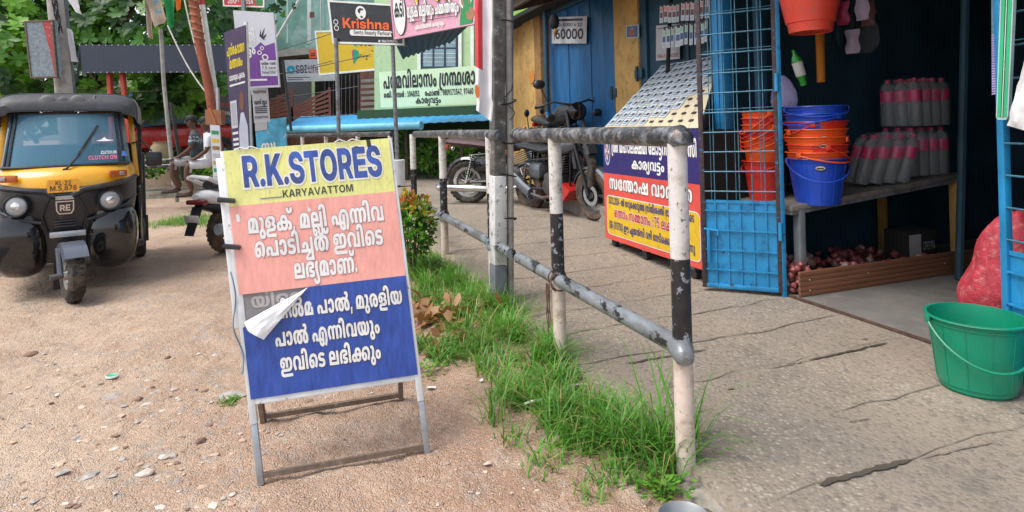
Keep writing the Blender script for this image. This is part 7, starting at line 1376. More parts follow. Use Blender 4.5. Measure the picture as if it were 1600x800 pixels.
    if st['exhaust'] == 'long': P('exhaust', lambda m: m.tube([L(.80, -.15, .50), L(.86, -.16, .34), L(.72, -.17, .25), L(.40, -.18, .235), L(.36, -.18, .235), L(.05, -.19, .24), L(-.36, -.19, .25), L(-.40, -.19, .25)], [.02*k, .02*k, .02*k, .022*k, .042*k, .048*k, .045*k, .018*k], 'chrome', 14))
    else:
        P('exhaust', lambda m: (m.tube([L(.80, -.12, .48), L(.84, -.14, .30), L(.5, -.15, .22), L(.25, -.16, .26)], .02*k, 'engine', 8), m.loft([[L(x, -.17+.05*math.cos(2*math.pi*i/8), z+.07*math.sin(2*math.pi*i/8)) for i in range(8)] for x, z in ((.26, .26), (.10, .33), (-.14, .46), (-.16, .47))], 'silver_paint')))
        P('lower_fairing', lambda m: m.prism([L(.34, -.13, .22), L(.86, -.13, .20), L(1.0, -.13, .34), L(.86, -.13, .42), L(.72, -.13, .28)], ax*.26*k, 'red_paint'))
    P('tail_light', lambda m: m.obox(L(-.30, 0, st['seat_z']-.02), L.fx/k, ax, UP, (.06*k, .12*k, .06*k), 'red_paint', .01))
    for y in (-.17, .17): P('indicator', lambda m, y=y: m.ball(L(-.30, y, st['seat_z']-.06), .028*k, 'chrome' if st['exhaust'] == 'long' else 'amber', 10, 8))
    return t
GM = 'motorcycles parked in front of the shops'
def road_pt(px, py, z): p = gp(px, py, z); return p
c1_ = road_pt(733, 318, .20); c1_ = Vector((c1_.x, c1_.y, .20))
motorcycle('black motorcycle with a maroon seat and long chrome exhaust behind the railing', c1_, (.90, -.30, 0), 1.02, .06, dict(tyre='tyre', spokes=24, disc=False, body='black_paint', seat='seat_maroon', seat_z=.80, side='black_paint', lamp='black_paint', exhaust='long'), GM)
c2_ = Vector((.212, 8.03, .15)); f2 = c2_+Vector((.55, -.835, 0))
motorcycle('grey and red motorcycle with dusty tyres next to the lottery counter', c2_, (f2-c2_), 1.0, .08, dict(tyre='tyre_dusty', spokes=5, disc=True, body='silver_paint', seat='black_satin', seat_z=.82, side='silver_paint', lamp='black_satin', exhaust='short'), GM)
s3 = sn(on_n(912, 175, 2.02))[0]; c3_ = W(s3+1.30, 2.04, .40)
motorcycle('dark maroon motorcycle on the plinth, its round lamp before the blue plank door', c3_, DS*-1.0-DN*.08, 1.13, .05, dict(tyre='tyre', spokes=5, disc=False, body='black_satin', seat='black_satin', seat_z=.80, side='maroon_paint', lamp='black_paint', exhaust='short'), GM)
# --- white scooter half hidden by the sign
sc0 = gp(356, 392, 0.0); hs_ = Vector((.35, .94, 0)).normalized(); LS = Frame(sc0, hs_, Vector((-hs_.y, hs_.x, 0)), .95)
scooter_root = thing('scooter', 'white and black scooter seen from behind, half hidden by the sign', 'scooter', sc0); axs = LS.fy.normalized()
wheel(scooter_root, LS, LS(0, 0, .25), axs, .25, .10, 'rear_wheel', 'tyre_dusty', 5); wheel(scooter_root, LS, LS(1.2, 0, .25), axs, .23, .09, 'front_wheel', 'tyre', 5)
def P_(name, f): mb = MB(); f(mb); return mb.build(name, scooter_root)
P_('tail_body', lambda m: m.loft([[LS(x, w*math.cos(2*math.pi*i/14), z+hh*math.sin(2*math.pi*i/14)) for i in range(14)] for x, w, hh, z in ((-.42, .05, .03, .66), (-.34, .13, .07, .65), (-.1, .17, .12, .60), (.25, .18, .14, .52), (.42, .14, .12, .45))], 'white_paint'))
P_('lower_body', lambda m: m.loft([[LS(x, w*math.cos(2*math.pi*i/14), z+hh*math.sin(2*math.pi*i/14)) for i in range(14)] for x, w, hh, z in ((-.38, .06, .03, .56), (-.25, .12, .06, .54), (.1, .16, .10, .45), (.4, .16, .1, .36))], 'black_satin'))
P_('tail_light', lambda m: m.obox(LS(-.40, 0, .60), hs_, axs, UP, (.07, .24, .05), 'maroon_paint', .015)); P_('grab_rail', lambda m: m.tube([LS(-.1, .15, .74), LS(-.38, .14, .86), LS(-.46, 0, .88), LS(-.38, -.14, .86), LS(-.1, -.15, .74)], .022, 'white_paint', 8))
P_('seat', lambda m: m.loft([[LS(x, w*math.cos(2*math.pi*i/12), z+.05*math.sin(2*math.pi*i/12)) for i in range(12)] for x, w, z in ((-.25, .08, .77), (-.1, .14, .77), (.4, .13, .74), (.5, .08, .73))], 'black_satin'))
P_('mudguard', lambda m: m.prism([LS(-.40, .07, .55), LS(-.40, -.07, .55), LS(-.52, -.06, .26), LS(-.52, .06, .26)], hs_*.012, 'black_satin')); P_('number_plate', lambda m: m.obox(LS(-.47, 0, .42), (hs_+UP*.3).normalized(), axs, (UP-hs_*.3).normalized(), (.006, .2, .1), 'letter_white', .002))
P_('exhaust', lambda m: m.tube([LS(.3, -.16, .22), LS(-.30, -.18, .30)], [.05, .06], 'steel_strip', 12)); P_('leg_shield', lambda m: m.obox(LS(.95, 0, .6), hs_, axs, UP, (.08, .4, .7), 'white_paint', .05)); P_('floorboard', lambda m: m.obox(LS(.68, 0, .30), hs_, axs, UP, (.5, .26, .08), 'black_satin', .02))
P_('handlebar', lambda m: (m.tube([LS(.86, .34, 1.0), LS(.98, 0, 1.02), LS(.86, -.34, 1.0)], .03, 'black_satin', 8), m.tube([LS(1.1, 0, .4), LS(.98, 0, 1.0)], .04, 'white_paint', 8)))
# --- red car at the far side
cp = at(268, 226, 15.5); cp.z = .64; LC = Frame(cp, (-.80, -.60, 0), (.60, -.80, 0), .92)
car = thing('parked_car', 'red car parked in the shade beyond the bench rail', 'car', cp); P2 = lambda name, f: (lambda mb: (f(mb), mb.build(name, car))[1])(MB())
sec = lambda x, w, z0, z1, n=14: [LC(x, w*math.copysign(abs(math.cos(2*math.pi*i/n))**.5, math.cos(2*math.pi*i/n)), (z0+z1)/2+(z1-z0)/2*math.copysign(abs(math.sin(2*math.pi*i/n))**.5, math.sin(2*math.pi*i/n))) for i in range(n)]
P2('body', lambda m: m.loft([sec(-1.75, .70, .45, .80), sec(-1.7, .78, .30, .95), sec(-.9, .82, .28, 1.0), sec(.9, .82, .28, .95), sec(1.7, .78, .30, .82), sec(1.8, .70, .40, .70)], 'red_paint')); P2('cabin', lambda m: m.loft([sec(-1.45, .66, .95, 1.0), sec(-1.2, .66, .92, 1.42), sec(.1, .66, .92, 1.46), sec(.75, .64, .92, .97)], 'screen_glass')); P2('roof', lambda m: m.loft([sec(-1.2, .60, 1.42, 1.47), sec(.05, .60, 1.45, 1.50)], 'red_paint'))
for x in (-1.15, 1.15):
    for y in (-.74, .74): wheel(car, LC, LC(x, y, .31), LC.fy, .30, .18, 'wheel', 'tyre', 5)
for y in (-.6, .6): P2('tail_light', lambda m, y=y: m.obox(LC(-1.74, y, .80), LC.fx/.92, LC.fy/.92, UP, (.08, .22, .12), 'maroon_paint', .02)); P2('headlight', lambda m, y=y: m.obox(LC(1.76, y, .66), LC.fx/.92, LC.fy/.92, UP, (.08, .24, .12), 'lamp_glass', .02))
P2('number_plate', lambda m: m.obox(LC(-1.78, 0, .62), LC.fx/.92, LC.fy/.92, UP, (.03, .4, .1), 'letter_white', .004))
# ------------------------------------------------------------------ signs, poles and buildings along the street
def quad3(c, Y):
    Ys = Y if isinstance(Y, (tuple, list)) else (Y,)*4
    return quad_fn(*[at(x, y, d) for (x, y), d in zip(c, Ys)])
def sign(c, Y, m, th=.04, rim=None, side=None):
    fn = quad3(c, Y); mb = MB(); slab(mb, fn, th, m, side or m); g = metric(fn)
    if rim:
        w = rim[1]
        for a0, b0, a1, b1 in ((0, 0, g.w, w), (0, g.h-w, g.w, g.h), (0, w, w, g.h-w), (g.w-w, w, g.w, g.h-w)): mb.prism([g(a0, b0, .012), g(a1, b0, .012), g(a1, b1, .012), g(a0, b1, .012)], g.n*-.05, rim[0])
    return mb, g
def col(name, label, cat, pts, r, m, group=None, n=12, ms=None):
    mb = MB(); mb.tube(pts, r, m, n, ms=ms); return tag(mb.build(name), label, cat, group)
def down(p, z=0.0): return Vector((p.x, p.y, z))
mat('pole_moss', (.13, .127, .118), .9, var=.5, scale=16, chip=(.33, .33, .32), chip_amt=.20, chip_scale=16, bump=.5, bump_scale=35); mat('pole_white', (.55, .55, .54), .85, var=.15, scale=12, chip=(.20, .19, .18), chip_amt=.22, chip_scale=22, bump=.4)
mat('pole_slate', (.13, .14, .16), .8, var=.25, scale=9); mat('pipe_grey', (.36, .34, .31), .75, var=.2, scale=6, dirt=(.2, .18, .16), dirt_amt=.3); mat('flag_white', (.68, .67, .70), .8, var=.04); mat('flag_red', (.62, .05, .06), .8); mat('flag_green', (.02, .27, .08), .8); mat('flag_orange', (.70, .18, .03), .8); mat('flag_beige', (.42, .33, .26), .8); mat('flag_sky', (.16, .33, .42), .8)
# the utility pole by the railing
up_ = thing('utility_pole', 'old concrete utility pole standing in the grass between the railings', 'utility pole', W(2.1, 0, 0)); q0 = W(2.10, -.0, 0)
top = at(776, -140, q0.y+.02); mid = q0.lerp(top, .34); mid2 = q0.lerp(top, .12)
mb = MB(); mb.bar(q0-UP*.1, mid2, .13, .09, 'pole_slate', up=DN, bev=.012); mb.bar(mid2, mid, .127, .088, 'pole_white', up=DN, bev=.012); mb.bar(mid, top, .115, .085, 'pole_moss', up=DN, bev=.012); mb.build('shaft', up_)
off = DN*.085-DS*.03; mb = MB(); mb.tube([q0+off*.9, mid+off*.95, top+off*.75], .024, 'pipe_grey', 12); mb.build('cable_pipe', up_)
off2 = DN*.115+DS*.02; mb = MB(); mb.bar(q0+off2*.8, top+off2*.9, .05, .03, 'pole_slate', up=DN); mb.build('side_channel', up_)
for z in (.62, .93, 1.16, 1.42, 1.95):
    mb = MB(); c = q0.lerp(top, z/top.z); pts = [c+DN*(.045+.085*math.cos(a))+DS*.062*math.sin(a)+UP*.02*math.sin(a*1.0+z*5) for a in [2*math.pi*i/20 for i in range(21)]]; mb.tube(pts, .005, 'black_cloth', 6); mb.build('binding_wire', up_)
mb = MB()
for k in range(1):
    c = q0.lerp(top, .52+.08*k)+DN*.06-DS*.07; mb.tube([c+DN*.03*math.sin(i*.6+k)+UP*(.24*(i/14)-.12)-DS*.02*math.sin(i*.45) for i in range(15)], .003, 'black_cloth', 5)
mb.build('loose_cable', up_)
fl = quad3(((741, -30), (770, -30), (768, 190), (744, 172)), 3.95); mb = MB()
fold = lambda u, v: fl(u+(.10*math.sin(v*9) if v < .15 else 0), v, .025*math.sin(u*8)*(1-.3*v)+.01*noise.noise(Vector((u*4, v*7, 0))))
mb.grid(fold, 16, 30, 'flag_white', lambda u, v: 'flag_red' if u < .42 and v > .33 else 'flag_white'); mb.grid(lambda u, v: fold(u, v)-fl.n*.006, 16, 30, 'flag_white')
g = metric(fl); mell(mb, g, .012, g.h*.15, .018, .045, 'flag_orange', .03); tag(mb.build('hanging_flag'), 'long white flag with a red stripe hung down the utility pole', 'flag')

mat('wall_green', (.44, .58, .33), .8, var=.06, scale=2, dirt=(.30, .45, .22), dirt_amt=.2); mat('wall_leaf', (.25, .50, .10), .8, var=.1, scale=2); mat('trim_white', (.72, .76, .70), .7); mat('trim_olive', (.16, .28, .05), .7); mat('frame_navy', (.02, .035, .07), .5); mat('pane', (.20, .30, .36), .12, var=.2, scale=3, spec=.8); mat('sign_green', (.66, .82, .52), .5, var=.03)
gb_ = thing('green_building', 'pale green library building with a navy framed window behind the green sign', 'building', at(700, 250, 15)); b0, b1 = at(590, 300, 15.5), at(830, 300, 13.8); dB = (down(b1)-down(b0)).normalized(); nB_ = Vector((dB.y, -dB.x, 0))
def gbx(x0, x1, y0, y1, m, name, out=0.0, th=.12, mbk=None):
    p = lambda px, py: (lambda r: CAM+r*((down(b0)-nB_*-out-CAM).dot(nB_)/r.dot(nB_)))(ray(px, py))
    mb = MB(); q = quad_fn(p(x0, y0), p(x1, y0), p(x1, y1), p(x0, y1)); mb.prism([q(0, 0), q(1, 0), q(1, 1), q(0, 1)], -nB_*th, m); return mb.build(name, gb_), q
gbx(585, 830, -120, 330, 'wall_green', 'wall', 0, .2); gbx(738, 748, -60, 106, 'trim_olive', 'stripe', .012, .02); gbx(797, 830, -60, 168, 'wall_leaf', 'wall', .012, .03)
for x in (652, 716, 735): gbx(x, x+5, -60, 112, 'trim_white', 'trim', .05, .04)
wf, q = gbx(657, 715, 52, 106, 'frame_navy', 'window', .03, .05); gq = metric(q)
for i in range(3):
    for j in range(2): mb = MB(); a0, a1, c0_, c1__ = .08+.31*i, .08+.31*i+.25, .04+.55*j, .04+.55*j+(.50 if j == 0 else .36); mb.prism([q(a0, c0_, .004), q(a1, c0_, .004), q(a1, c1__, .004), q(a0, c1__, .004)], q.n*-.01, 'pane'); [mb.prism([q(a0, c0_+.12*k, .012), q(a1, c0_+.12*k, .012), q(a1, c0_+.12*k+.012, .012), q(a0, c0_+.12*k+.012, .012)], q.n*-.006, 'trim_white') for k in range(1, 4)]; mb.build('window_pane', wf)
mb, g = sign(((592, 113), (798, 99), (798, 161), (595, 168)), (14.3, 13.2, 13.2, 14.3), 'sign_green', .05)
mb.text('g1', g, 'print_black', g.h*.62, g.w*.03, g.h*.52, 'l', g.w*.77, .004); mb.text('g2', g, 'print_black', g.h*.22, g.w*.03, g.h*.27, 'l', g.w*.29, .004); mb.text('g2b', g, 'print_black', g.h*.22, g.w*.36, g.h*.27, 'l', g.w*.37, .004); mb.text('l2', g, 'print_black', g.h*.26, g.w*.385, g.h*.07, 'c', g.w*.20, .004)
tag(mb.build('library_sign'), 'long pale green signboard with black lettering above the blue metal roof', 'sign board')
# low lean-to with a blue metal roof
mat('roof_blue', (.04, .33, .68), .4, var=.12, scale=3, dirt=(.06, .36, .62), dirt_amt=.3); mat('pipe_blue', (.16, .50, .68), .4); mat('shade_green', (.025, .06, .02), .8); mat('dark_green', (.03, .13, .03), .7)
ln = thing('metal_shed', 'low lean-to with a corrugated blue metal roof and pale blue gutter pipe', 'shed', at(650, 260, 13)); fn = quad3(((470, 182), (779, 173), (772, 188), (440, 201)), (17.5, 14.0, 11.6, 13.0)); mb = MB()
mb.grid(lambda u, v: fn(u, v, .006*math.sin(u*150)), 150, 4, 'roof_blue'); mb.grid(lambda u, v: fn(u, v, .006*math.sin(u*150)-.012), 150, 4, 'roof_blue'); mb.fixn = False; mb.build('roof', ln)
mb = MB(); mb.tube([at(436, 203, 13.0), at(657, 196, 11.7)], .075, 'pipe_blue', 14); mb.lathe([(.075, 0), (.085, 0), (.085, .05), (.06, .05), (.06, 0)], 'pipe_blue', at(655, 196, 11.71), (at(657, 196, 11.7)-at(436, 203, 13.0)).normalized(), 14); mb.build('gutter', ln)
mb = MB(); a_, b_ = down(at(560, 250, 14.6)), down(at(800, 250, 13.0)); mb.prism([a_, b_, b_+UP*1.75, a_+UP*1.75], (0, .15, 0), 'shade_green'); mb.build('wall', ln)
mb = MB(); mb.prism([at(650, 275, 14.0), at(690, 275, 13.8), at(690, 222, 13.8), at(650, 222, 14.0)], (0, .05, 0), 'dark_green'); mb.build('door', ln)
for px, Y in ((634, 12.6), (720, 12.2), (560, 13)): mb = MB(); p = at(px, 205, Y); mb.bar(down(p), p, .06, .06, 'timber_dark'); mb.build('post', ln)
mat('block_white', (.60, .62, .64), .7)
# salon sign on two posts
ks = thing('salon_sign', 'black hair salon signboard reading krishna on two grey posts', 'sign board', down(at(570, 280, 11.3)))
mb, g = sign(((512, 0), (632, 8), (632, 71), (520, 68)), (11.45, 11.1, 11.1, 11.45), 'black_satin', .12, ('trim_white', .035)); w, h = g.w, g.h
mell(mb, g, w*.43, h*.75, .105, .125, 'letter_white', .006); mpoly(mb, g, [(w*.43+a, h*.75+b) for a, b in ((-.06, .05), (-.02, .085), (.05, .08), (.055, .05), (.0, .04), (-.01, .0), (-.03, -.02), (-.055, .01))], 'black_satin', .008); mpoly(mb, g, [(w*.43+a, h*.75+b) for a, b in ((.0, -.05), (.05, -.08), (.02, -.10), (-.02, -.085))], 'black_satin', .008)
mat('letter_orange', (.80, .13, .03), .5); mb.text('kris2', g, 'letter_orange', h*.33, w*.165, h*.37, 'l', w*.64, .006)
for b in (.36, .50):
    for t in range(12): a0 = t*math.pi/6; mb.poly([g(w*.08+r*math.cos(x), h*b+r*math.sin(x), .007) for r, x in ((.05, a0), (.05, a0+.53), (.036, a0+.53), (.036, a0))], 'letter_white')
mround(mb, g, w*.26, h*.20, w*.84, h*.34, .04, 'letter_white', .006); mb.text('gents', g, 'print_black', h*.13, w*.56, h*.235, 'c', w*.50, .008); mell(mb, g, w*.66, h*.09, .02, .022, 'letter_white', .006, 12); mb.text('kph', g, 'letter_white', h*.08, w*.80, h*.06, 'c', w*.22, .006)
mb.build('sign_face', ks)
for a, b, Y in (((525, 60), (533, 330), 11.4), ((613, 60), (623, 300), 11.2)): mb = MB(); p = at(*a, Y); q = at(*b, Y); mb.tube([Vector((q.x, q.y, 0)), p], .038, 'grey_metal', 10); mb.build('post', ks)
p = down(at(623, 300, 11.15)); mb = MB(); mb.lathe([(0, 0), (.12, 0), (.13, .45), (.12, .46), (0, .46)], 'block_white', p+UP*.25, UP, 18); tag(mb.build('post_footing'), 'white cylinder footing round the foot of the salon sign post', 'footing')
# pink eatery sign and the metal awning it hangs on
mat('sign_pink', (.66, .34, .44), .5, var=.04); mat('food_brown', (.35, .15, .08), .6); mat('food_green', (.02, .24, .07), .5); mat('roof_dark', (.045, .042, .042), .7, var=.3, scale=5, dirt=(.12, .08, .06), dirt_amt=.3); mat('letter_yellow', (.78, .60, .02), .5)
mb, g = sign(((607, -34), (744, -34), (742, 38), (616, 62)), (10.6, 9.2, 9.2, 10.6), 'sign_pink', .06, ('sign_pink', .03)); w, h = g.w, g.h
mell(mb, g, w*.11, h*.44, w*.085, h*.40, 'print_black', .014, 32); mell(mb, g, w*.11, h*.44, w*.079, h*.385, 'letter_white', .016, 32); mb.text('kadi', g, 'print_black', h*.42, w*.11, h*.35, 'c', w*.13, .018)
for k, key, sz, b, wd_, m in ((.52, 'pk1', .34, .32, .62, 'letter_white'), (.50, 'pk0', .40, .66, .5, 'letter_yellow')): mb.text(key, g, 'print_black', h*sz, w*k, h*b, 'c', w*wd_, .014, grow=34); mb.text(key, g, m, h*sz, w*k, h*b, 'c', w*wd_, .0155)
mrect(mb, g, w*.22, h*.235, w*.80, h*.245, 'print_black', .014); mb.text('pk2', g, 'letter_white', h*.13, w*.48, h*.10, 'c', w*.36, .014)
mpoly(mb, g, [(w*.84, h*.03), (w*.98, h*.03), (w*.98, h*.98), (w*.82, h*.98), (w*.85, h*.4)], 'food_green', .014)
for a, b, r, m in ((.90, .55, .17, 'letter_white'), (.90, .55, .13, 'food_brown'), (.955, .25, .12, 'food_brown'), (.90, .9, .13, 'board_yellow')): mell(mb, g, w*a, h*b, r*.8, r, m, .015+(.001 if m != 'letter_white' else 0))
tag(mb.build('eatery_sign'), 'pink snack shop signboard with a white oval at its left end', 'sign board')
mb = MB(); fn = quad3(((610, 52), (748, 26), (705, 66), (629, 92)), (10.9, 9.6, 12.4, 12.8)); mb.grid(lambda u, v: fn(u, v, .02*math.sin(u*60)), 60, 3, 'roof_dark'); mb.grid(lambda u, v: fn(u, v, .02*math.sin(u*60)-.015), 60, 3, 'roof_dark'); mb.fixn = False; tag(mb.build('metal_awning'), 'dark rusted metal awning sloping behind the pink signboard', 'awning')
# building with the glazed upper floor
mat('glazing', (.15, .30, .27), .10, var=.35, scale=.8, spec=.8); mat('mullion', (.62, .68, .66), .5); mat('shutter_grey', (.08, .085, .10), .6, var=.15, stretch=(1, 1, 25)); mat('brick_brown', (.17, .085, .065), .85, var=.3, scale=6); mat('slat_brown', (.22, .09, .07), .6, var=.15); mat('slab_grey', (.28, .29, .28), .85, var=.2)
gl = thing('glazed_building', 'building with a green glazed upper floor above a grey shutter, dark open rooms and brown slatted ramps', 'building', down(at(480, 250, 22)))
def gpart(name, c, Y, m, th=.15): mb = MB(); fn = quad3(c, Y); slab(mb, fn, th, m); return mb.build(name, gl), fn
gpart('glass_wall', ((395, -140), (640, -140), (640, 66), (395, 84)), (23, 20, 20, 23), 'glazing'); gpart('lower_wall', ((380, 80), (640, 64), (640, 330), (380, 330)), (23.3, 20.4, 20.4, 23.3), 'brick_brown')
gpart('floor_slab', ((392, 82), (640, 60), (640, 70), (392, 93)), (22.2, 19.3, 19.3, 22.2), 'slab_grey', .9)
for x0, x1 in ((480, 486), (448, 449.5), (500, 501), (515, 520), (430, 431.5)): gpart('mullion', ((x0, -140), (x1, -140), (x1, 66), (x0, 68)), 21.0, 'mullion', .06)
mb = MB(); mb.tube([at(430, 64, 20.6), at(470, -4, 20.6)], .06, 'mullion', 8); mb.build('brace', gl); gpart('notice', ((484, 19), (491, 18), (491, 27), (484, 28)), 20.9, 'brick_brown', .02)
gpart('shutter', ((446, 126), (487, 125), (487, 172), (446, 172)), 21, 'shutter_grey', .05); gpart('shutter', ((408, 92), (444, 90), (444, 160), (408, 160)), 21, 'interior_dark', .05); gpart('door_opening', ((492, 118), (562, 114), (562, 190), (492, 190)), 19.8, 'interior_dark', .05); gpart('pillar', ((487, 122), (494, 122), (494, 200), (487, 200)), 20.6, 'wall_green', .2)  # left shutter and door_opening: black slabs painting in the dark of open rooms
gr, fn = gpart('grille', ((508, 118), (560, 116), (560, 192), (508, 192)), 19.4, 'interior_dark', .01)
for i in range(9): mb = MB(); mb.bar(fn(i/8, 0, .02), fn(i/8, 1, .02), .025, .02, 'grey_metal'); mb.build('grille_bar', gr)
gpart('stair_wall', ((562, 112), (590, 110), (590, 190), (562, 190)), 18.8, 'brick_brown', .3)
for i in range(7): gpart('step', ((564, 124+i*9), (588, 123+i*9), (588, 128+i*9), (564, 129+i*9)), 18.4, 'slab_grey', .1)
for lab, c, nS in (('brown slatted railing of the lower ramp', ((455, 168), (516, 137), (517, 190), (457, 196)), 7), ('brown slatted railing left of the dark post', ((412, 160), (457, 139), (458, 186), (412, 190)), 7)):
    rl = thing('slatted_railing', lab, 'railing', down(at(c[0][0], 200, 18.6))); fn = quad3(c, 18.6)
    for i in range(nS): mb = MB(); v = (i+.5)/nS; mb.bar(fn(0, v), fn(1, v), .03, .075, 'slat_brown'); mb.build('slat', rl)
    for u in (0.02, .5, .98): mb = MB(); mb.bar(fn(u, -.1), fn(u, 1.02), .06, .05, 'slat_brown', up=fn.n); mb.build('post', rl)
mat('sbi_white', (.62, .66, .72), .5); mat('sbi_navy', (.04, .03, .10), .5); mat('sbi_wine', (.25, .06, .20), .5); mat('sbi_cyan', (.02, .45, .70), .5)
mb, g = sign(((443, 94), (524, 91), (524, 126), (446, 128)), 18.9, 'sbi_white', .08); w, h = g.w, g.h
mell(mb, g, w*.13, h*.55, h*.19, h*.19, 'sbi_cyan', .004); mell(mb, g, w*.13, h*.53, h*.055, h*.06, 'sbi_white', .006, 14); mrect(mb, g, w*.122, h*.36, w*.138, h*.5, 'sbi_white', .006); mb.text('sbi', g, 'sbi_navy', h*.50, w*.22, h*.38, 'l', w*.23, .004); mb.text('life', g, 'sbi_wine', h*.50, w*.465, h*.38, 'l', w*.20, .004); mrect(mb, g, w*.06, h*.17, w*.5, h*.20, 'sbi_navy', .004); mrect(mb, g, w*.06, h*.09, w*.36, h*.115, 'sbi_navy', .004)
tag(mb.build('insurance_sign'), 'white signboard reading SBI Life above a grey shutter', 'sign board')
mb, g = sign(((483, 78), (495, 77), (495, 90), (483, 91)), 18.5, 'letter_orange', .06); mrect(mb, g, g.w*.2, g.h*.2, g.w*.8, g.h*.35, 'print_black', .003); mrect(mb, g, g.w*.2, g.h*.45, g.w*.8, g.h*.58, 'print_black', .003); tag(mb.build('small_sign'), 'small orange and black sign above the white insurance board', 'sign board')
mat('sign_yellow', (.66, .43, .03), .5, var=.06, scale=3); mat('feather_green', (.02, .30, .16), .5)
mb, g = sign(((492, 48), (632, 44), (630, 106), (499, 118)), (17.2, 15.8, 15.8, 17.2), 'sign_yellow', .10, ('trim_white', .05)); w, h = g.w, g.h
mb.text('kris2', g, 'print_black', h*.42, w*.66, h*.60, 'c', w*.46, .014, shear=.15); mb.text('boutique', g, 'print_black', h*.30, w*.67, h*.33, 'c', w*.34, .014, shear=.3)
for m, s_ in (('feather_green', .05), ('board_red', 0), ('decal_blue', .025)): mpoly(mb, g, [(w*(.42+s_*.8), h*.70), (w*(.455+s_), h*.56), (w*(.46+s_), h*.36), (w*.435, h*.20), (w*(.425+s_*.3), h*.40)], m, .014+s_*.04)
tag(mb.build('boutique_sign'), 'yellow boutique signboard partly hidden by the salon sign', 'sign board')
# --- purple banners and posters by the corner
mat('banner_purple', (.075, .05, .11), .5, var=.1); mat('banner_violet', (.17, .055, .29), .5, var=.15, scale=4); mat('poster_white', (.60, .61, .66), .6, var=.04); mat('skin_brown', (.20, .085, .05), .6); mat('shirt_pale', (.52, .56, .64), .8); mat('jskf_red', (.50, .05, .05), .5); mat('panel_blue', (.08, .36, .55), .6, var=.3, scale=7, chip=(.55, .55, .52), chip_amt=.12, chip_scale=9)
mb, g = sign(((350, 51), (383, 39), (390, 240), (364, 244)), 8.6, 'banner_purple', .03); w, h = g.w, g.h
mb.text('pur1', g, 'letter_yellow', h*.12, w*.5, h*.80, 'c', w*.86, .003); mb.text('pur2', g, 'letter_yellow', h*.12, w*.48, h*.695, 'c', w*.66, .003); mb.text('pur3', g, 'letter_white', h*.07, w*.5, h*.60, 'c', w*.8, .003); mrect(mb, g, w*.1, h*.555, w*.9, h*.57, 'letter_white', .003)
mrect(mb, g, w*.06, h*.22, w*.40, h*.44, 'poster_white', .003); mrect(mb, g, w*.1, h*.24, w*.36, h*.42, 'paper_grey', .004); mell(mb, g, w*.68, h*.42, w*.13, h*.075, 'skin_brown', .004); mpoly(mb, g, [(w*.45, h*.0), (w*.98, h*.0), (w*.95, h*.22), (w*.76, h*.33), (w*.60, h*.33), (w*.45, h*.2)], 'shirt_pale', .0035)
for b in (.04, .08, .12, .17): mrect(mb, g, w*.08, h*b, w*.40, h*(b+.02), 'letter_white', .003)
tag(mb.build('portrait_banner'), 'tall dark purple banner with yellow lettering and a man in a pale shirt', 'banner')
mb = MB(); mb.bar(down(at(392, 240, 8.65)), at(384, 34, 8.65), .06, .04, 'trim_white'); tag(mb.build('banner_post'), 'white post at the edge of the dark purple banner', 'post')
mb, g = sign(((364, 16), (427, 20), (437, 136), (376, 138)), 9.3, 'poster_white', .04); w, h = g.w, g.h
mpoly(mb, g, [(w*.02, h*.02), (w*.97, h*.03), (w*.97, h*.60), (w*.72, h*.55), (w*.62, h*.60), (w*.4, h*.50), (w*.2, h*.62), (w*.02, h*.55)], 'banner_violet', .003)
mb.text('pur4', g, 'letter_white', h*.22, w*.36, h*.60, 'c', w*.26, .005); mb.text('pur5', g, 'letter_white', h*.2, w*.36, h*.44, 'c', w*.24, .005)
for a, b, r in ((.57, .46, .035), (.70, .40, .05), (.64, .52, .03)): mell(mb, g, w*a, h*b, r, r, 'letter_white', .005); mell(mb, g, w*a, h*b, r*.6, r*.6, 'banner_violet', .0065)
mpoly(mb, g, [(w*.60, h*.68), (w*.66, h*.78), (w*.64, h*.68), (w*.76, h*.80), (w*.69, h*.67), (w*.80, h*.72), (w*.70, h*.63)], 'print_black', .005)
mrect(mb, g, w*.56, h*.15, w*.98, h*.36, 'poster_white', .0055)
for k, (t_, b) in enumerate((('ps1', .30), ('ps2', .24), ('ps3', .18))): mb.text(t_, g, 'print_black', h*.055, w*.77, h*b, 'c', w*.36, .007)
mrect(mb, g, w*.2, h*.09, w*.7, h*.115, 'letter_white', .005); tag(mb.build('event_banner'), 'white topped violet event banner leaning above the posters', 'banner')
mb, g = sign(((347, -30), (414, -30), (413, 12), (349, 10)), 9.5, 'jskf_red', .05, ('trim_white', .02)); mb.text('jskf', g, 'letter_white', g.h*.32, g.w*.42, g.h*.12, 'c', g.w*.62, .004); mrect(mb, g, g.w*.80, g.h*.1, g.w*.97, g.h*.5, 'food_green', .004); tag(mb.build('club_sign'), 'red sign with white capitals cut by the top edge, above the violet banner', 'sign board')
mb = MB(); [mb.bar(down(at(x, 240, 9.45)), at(x2, 0, 9.45), .05, .05, 'grey_metal') for x, x2 in ((396, 380),)]; tag(mb.build('sign_post'), 'grey post behind the violet banner carrying the red sign', 'post')
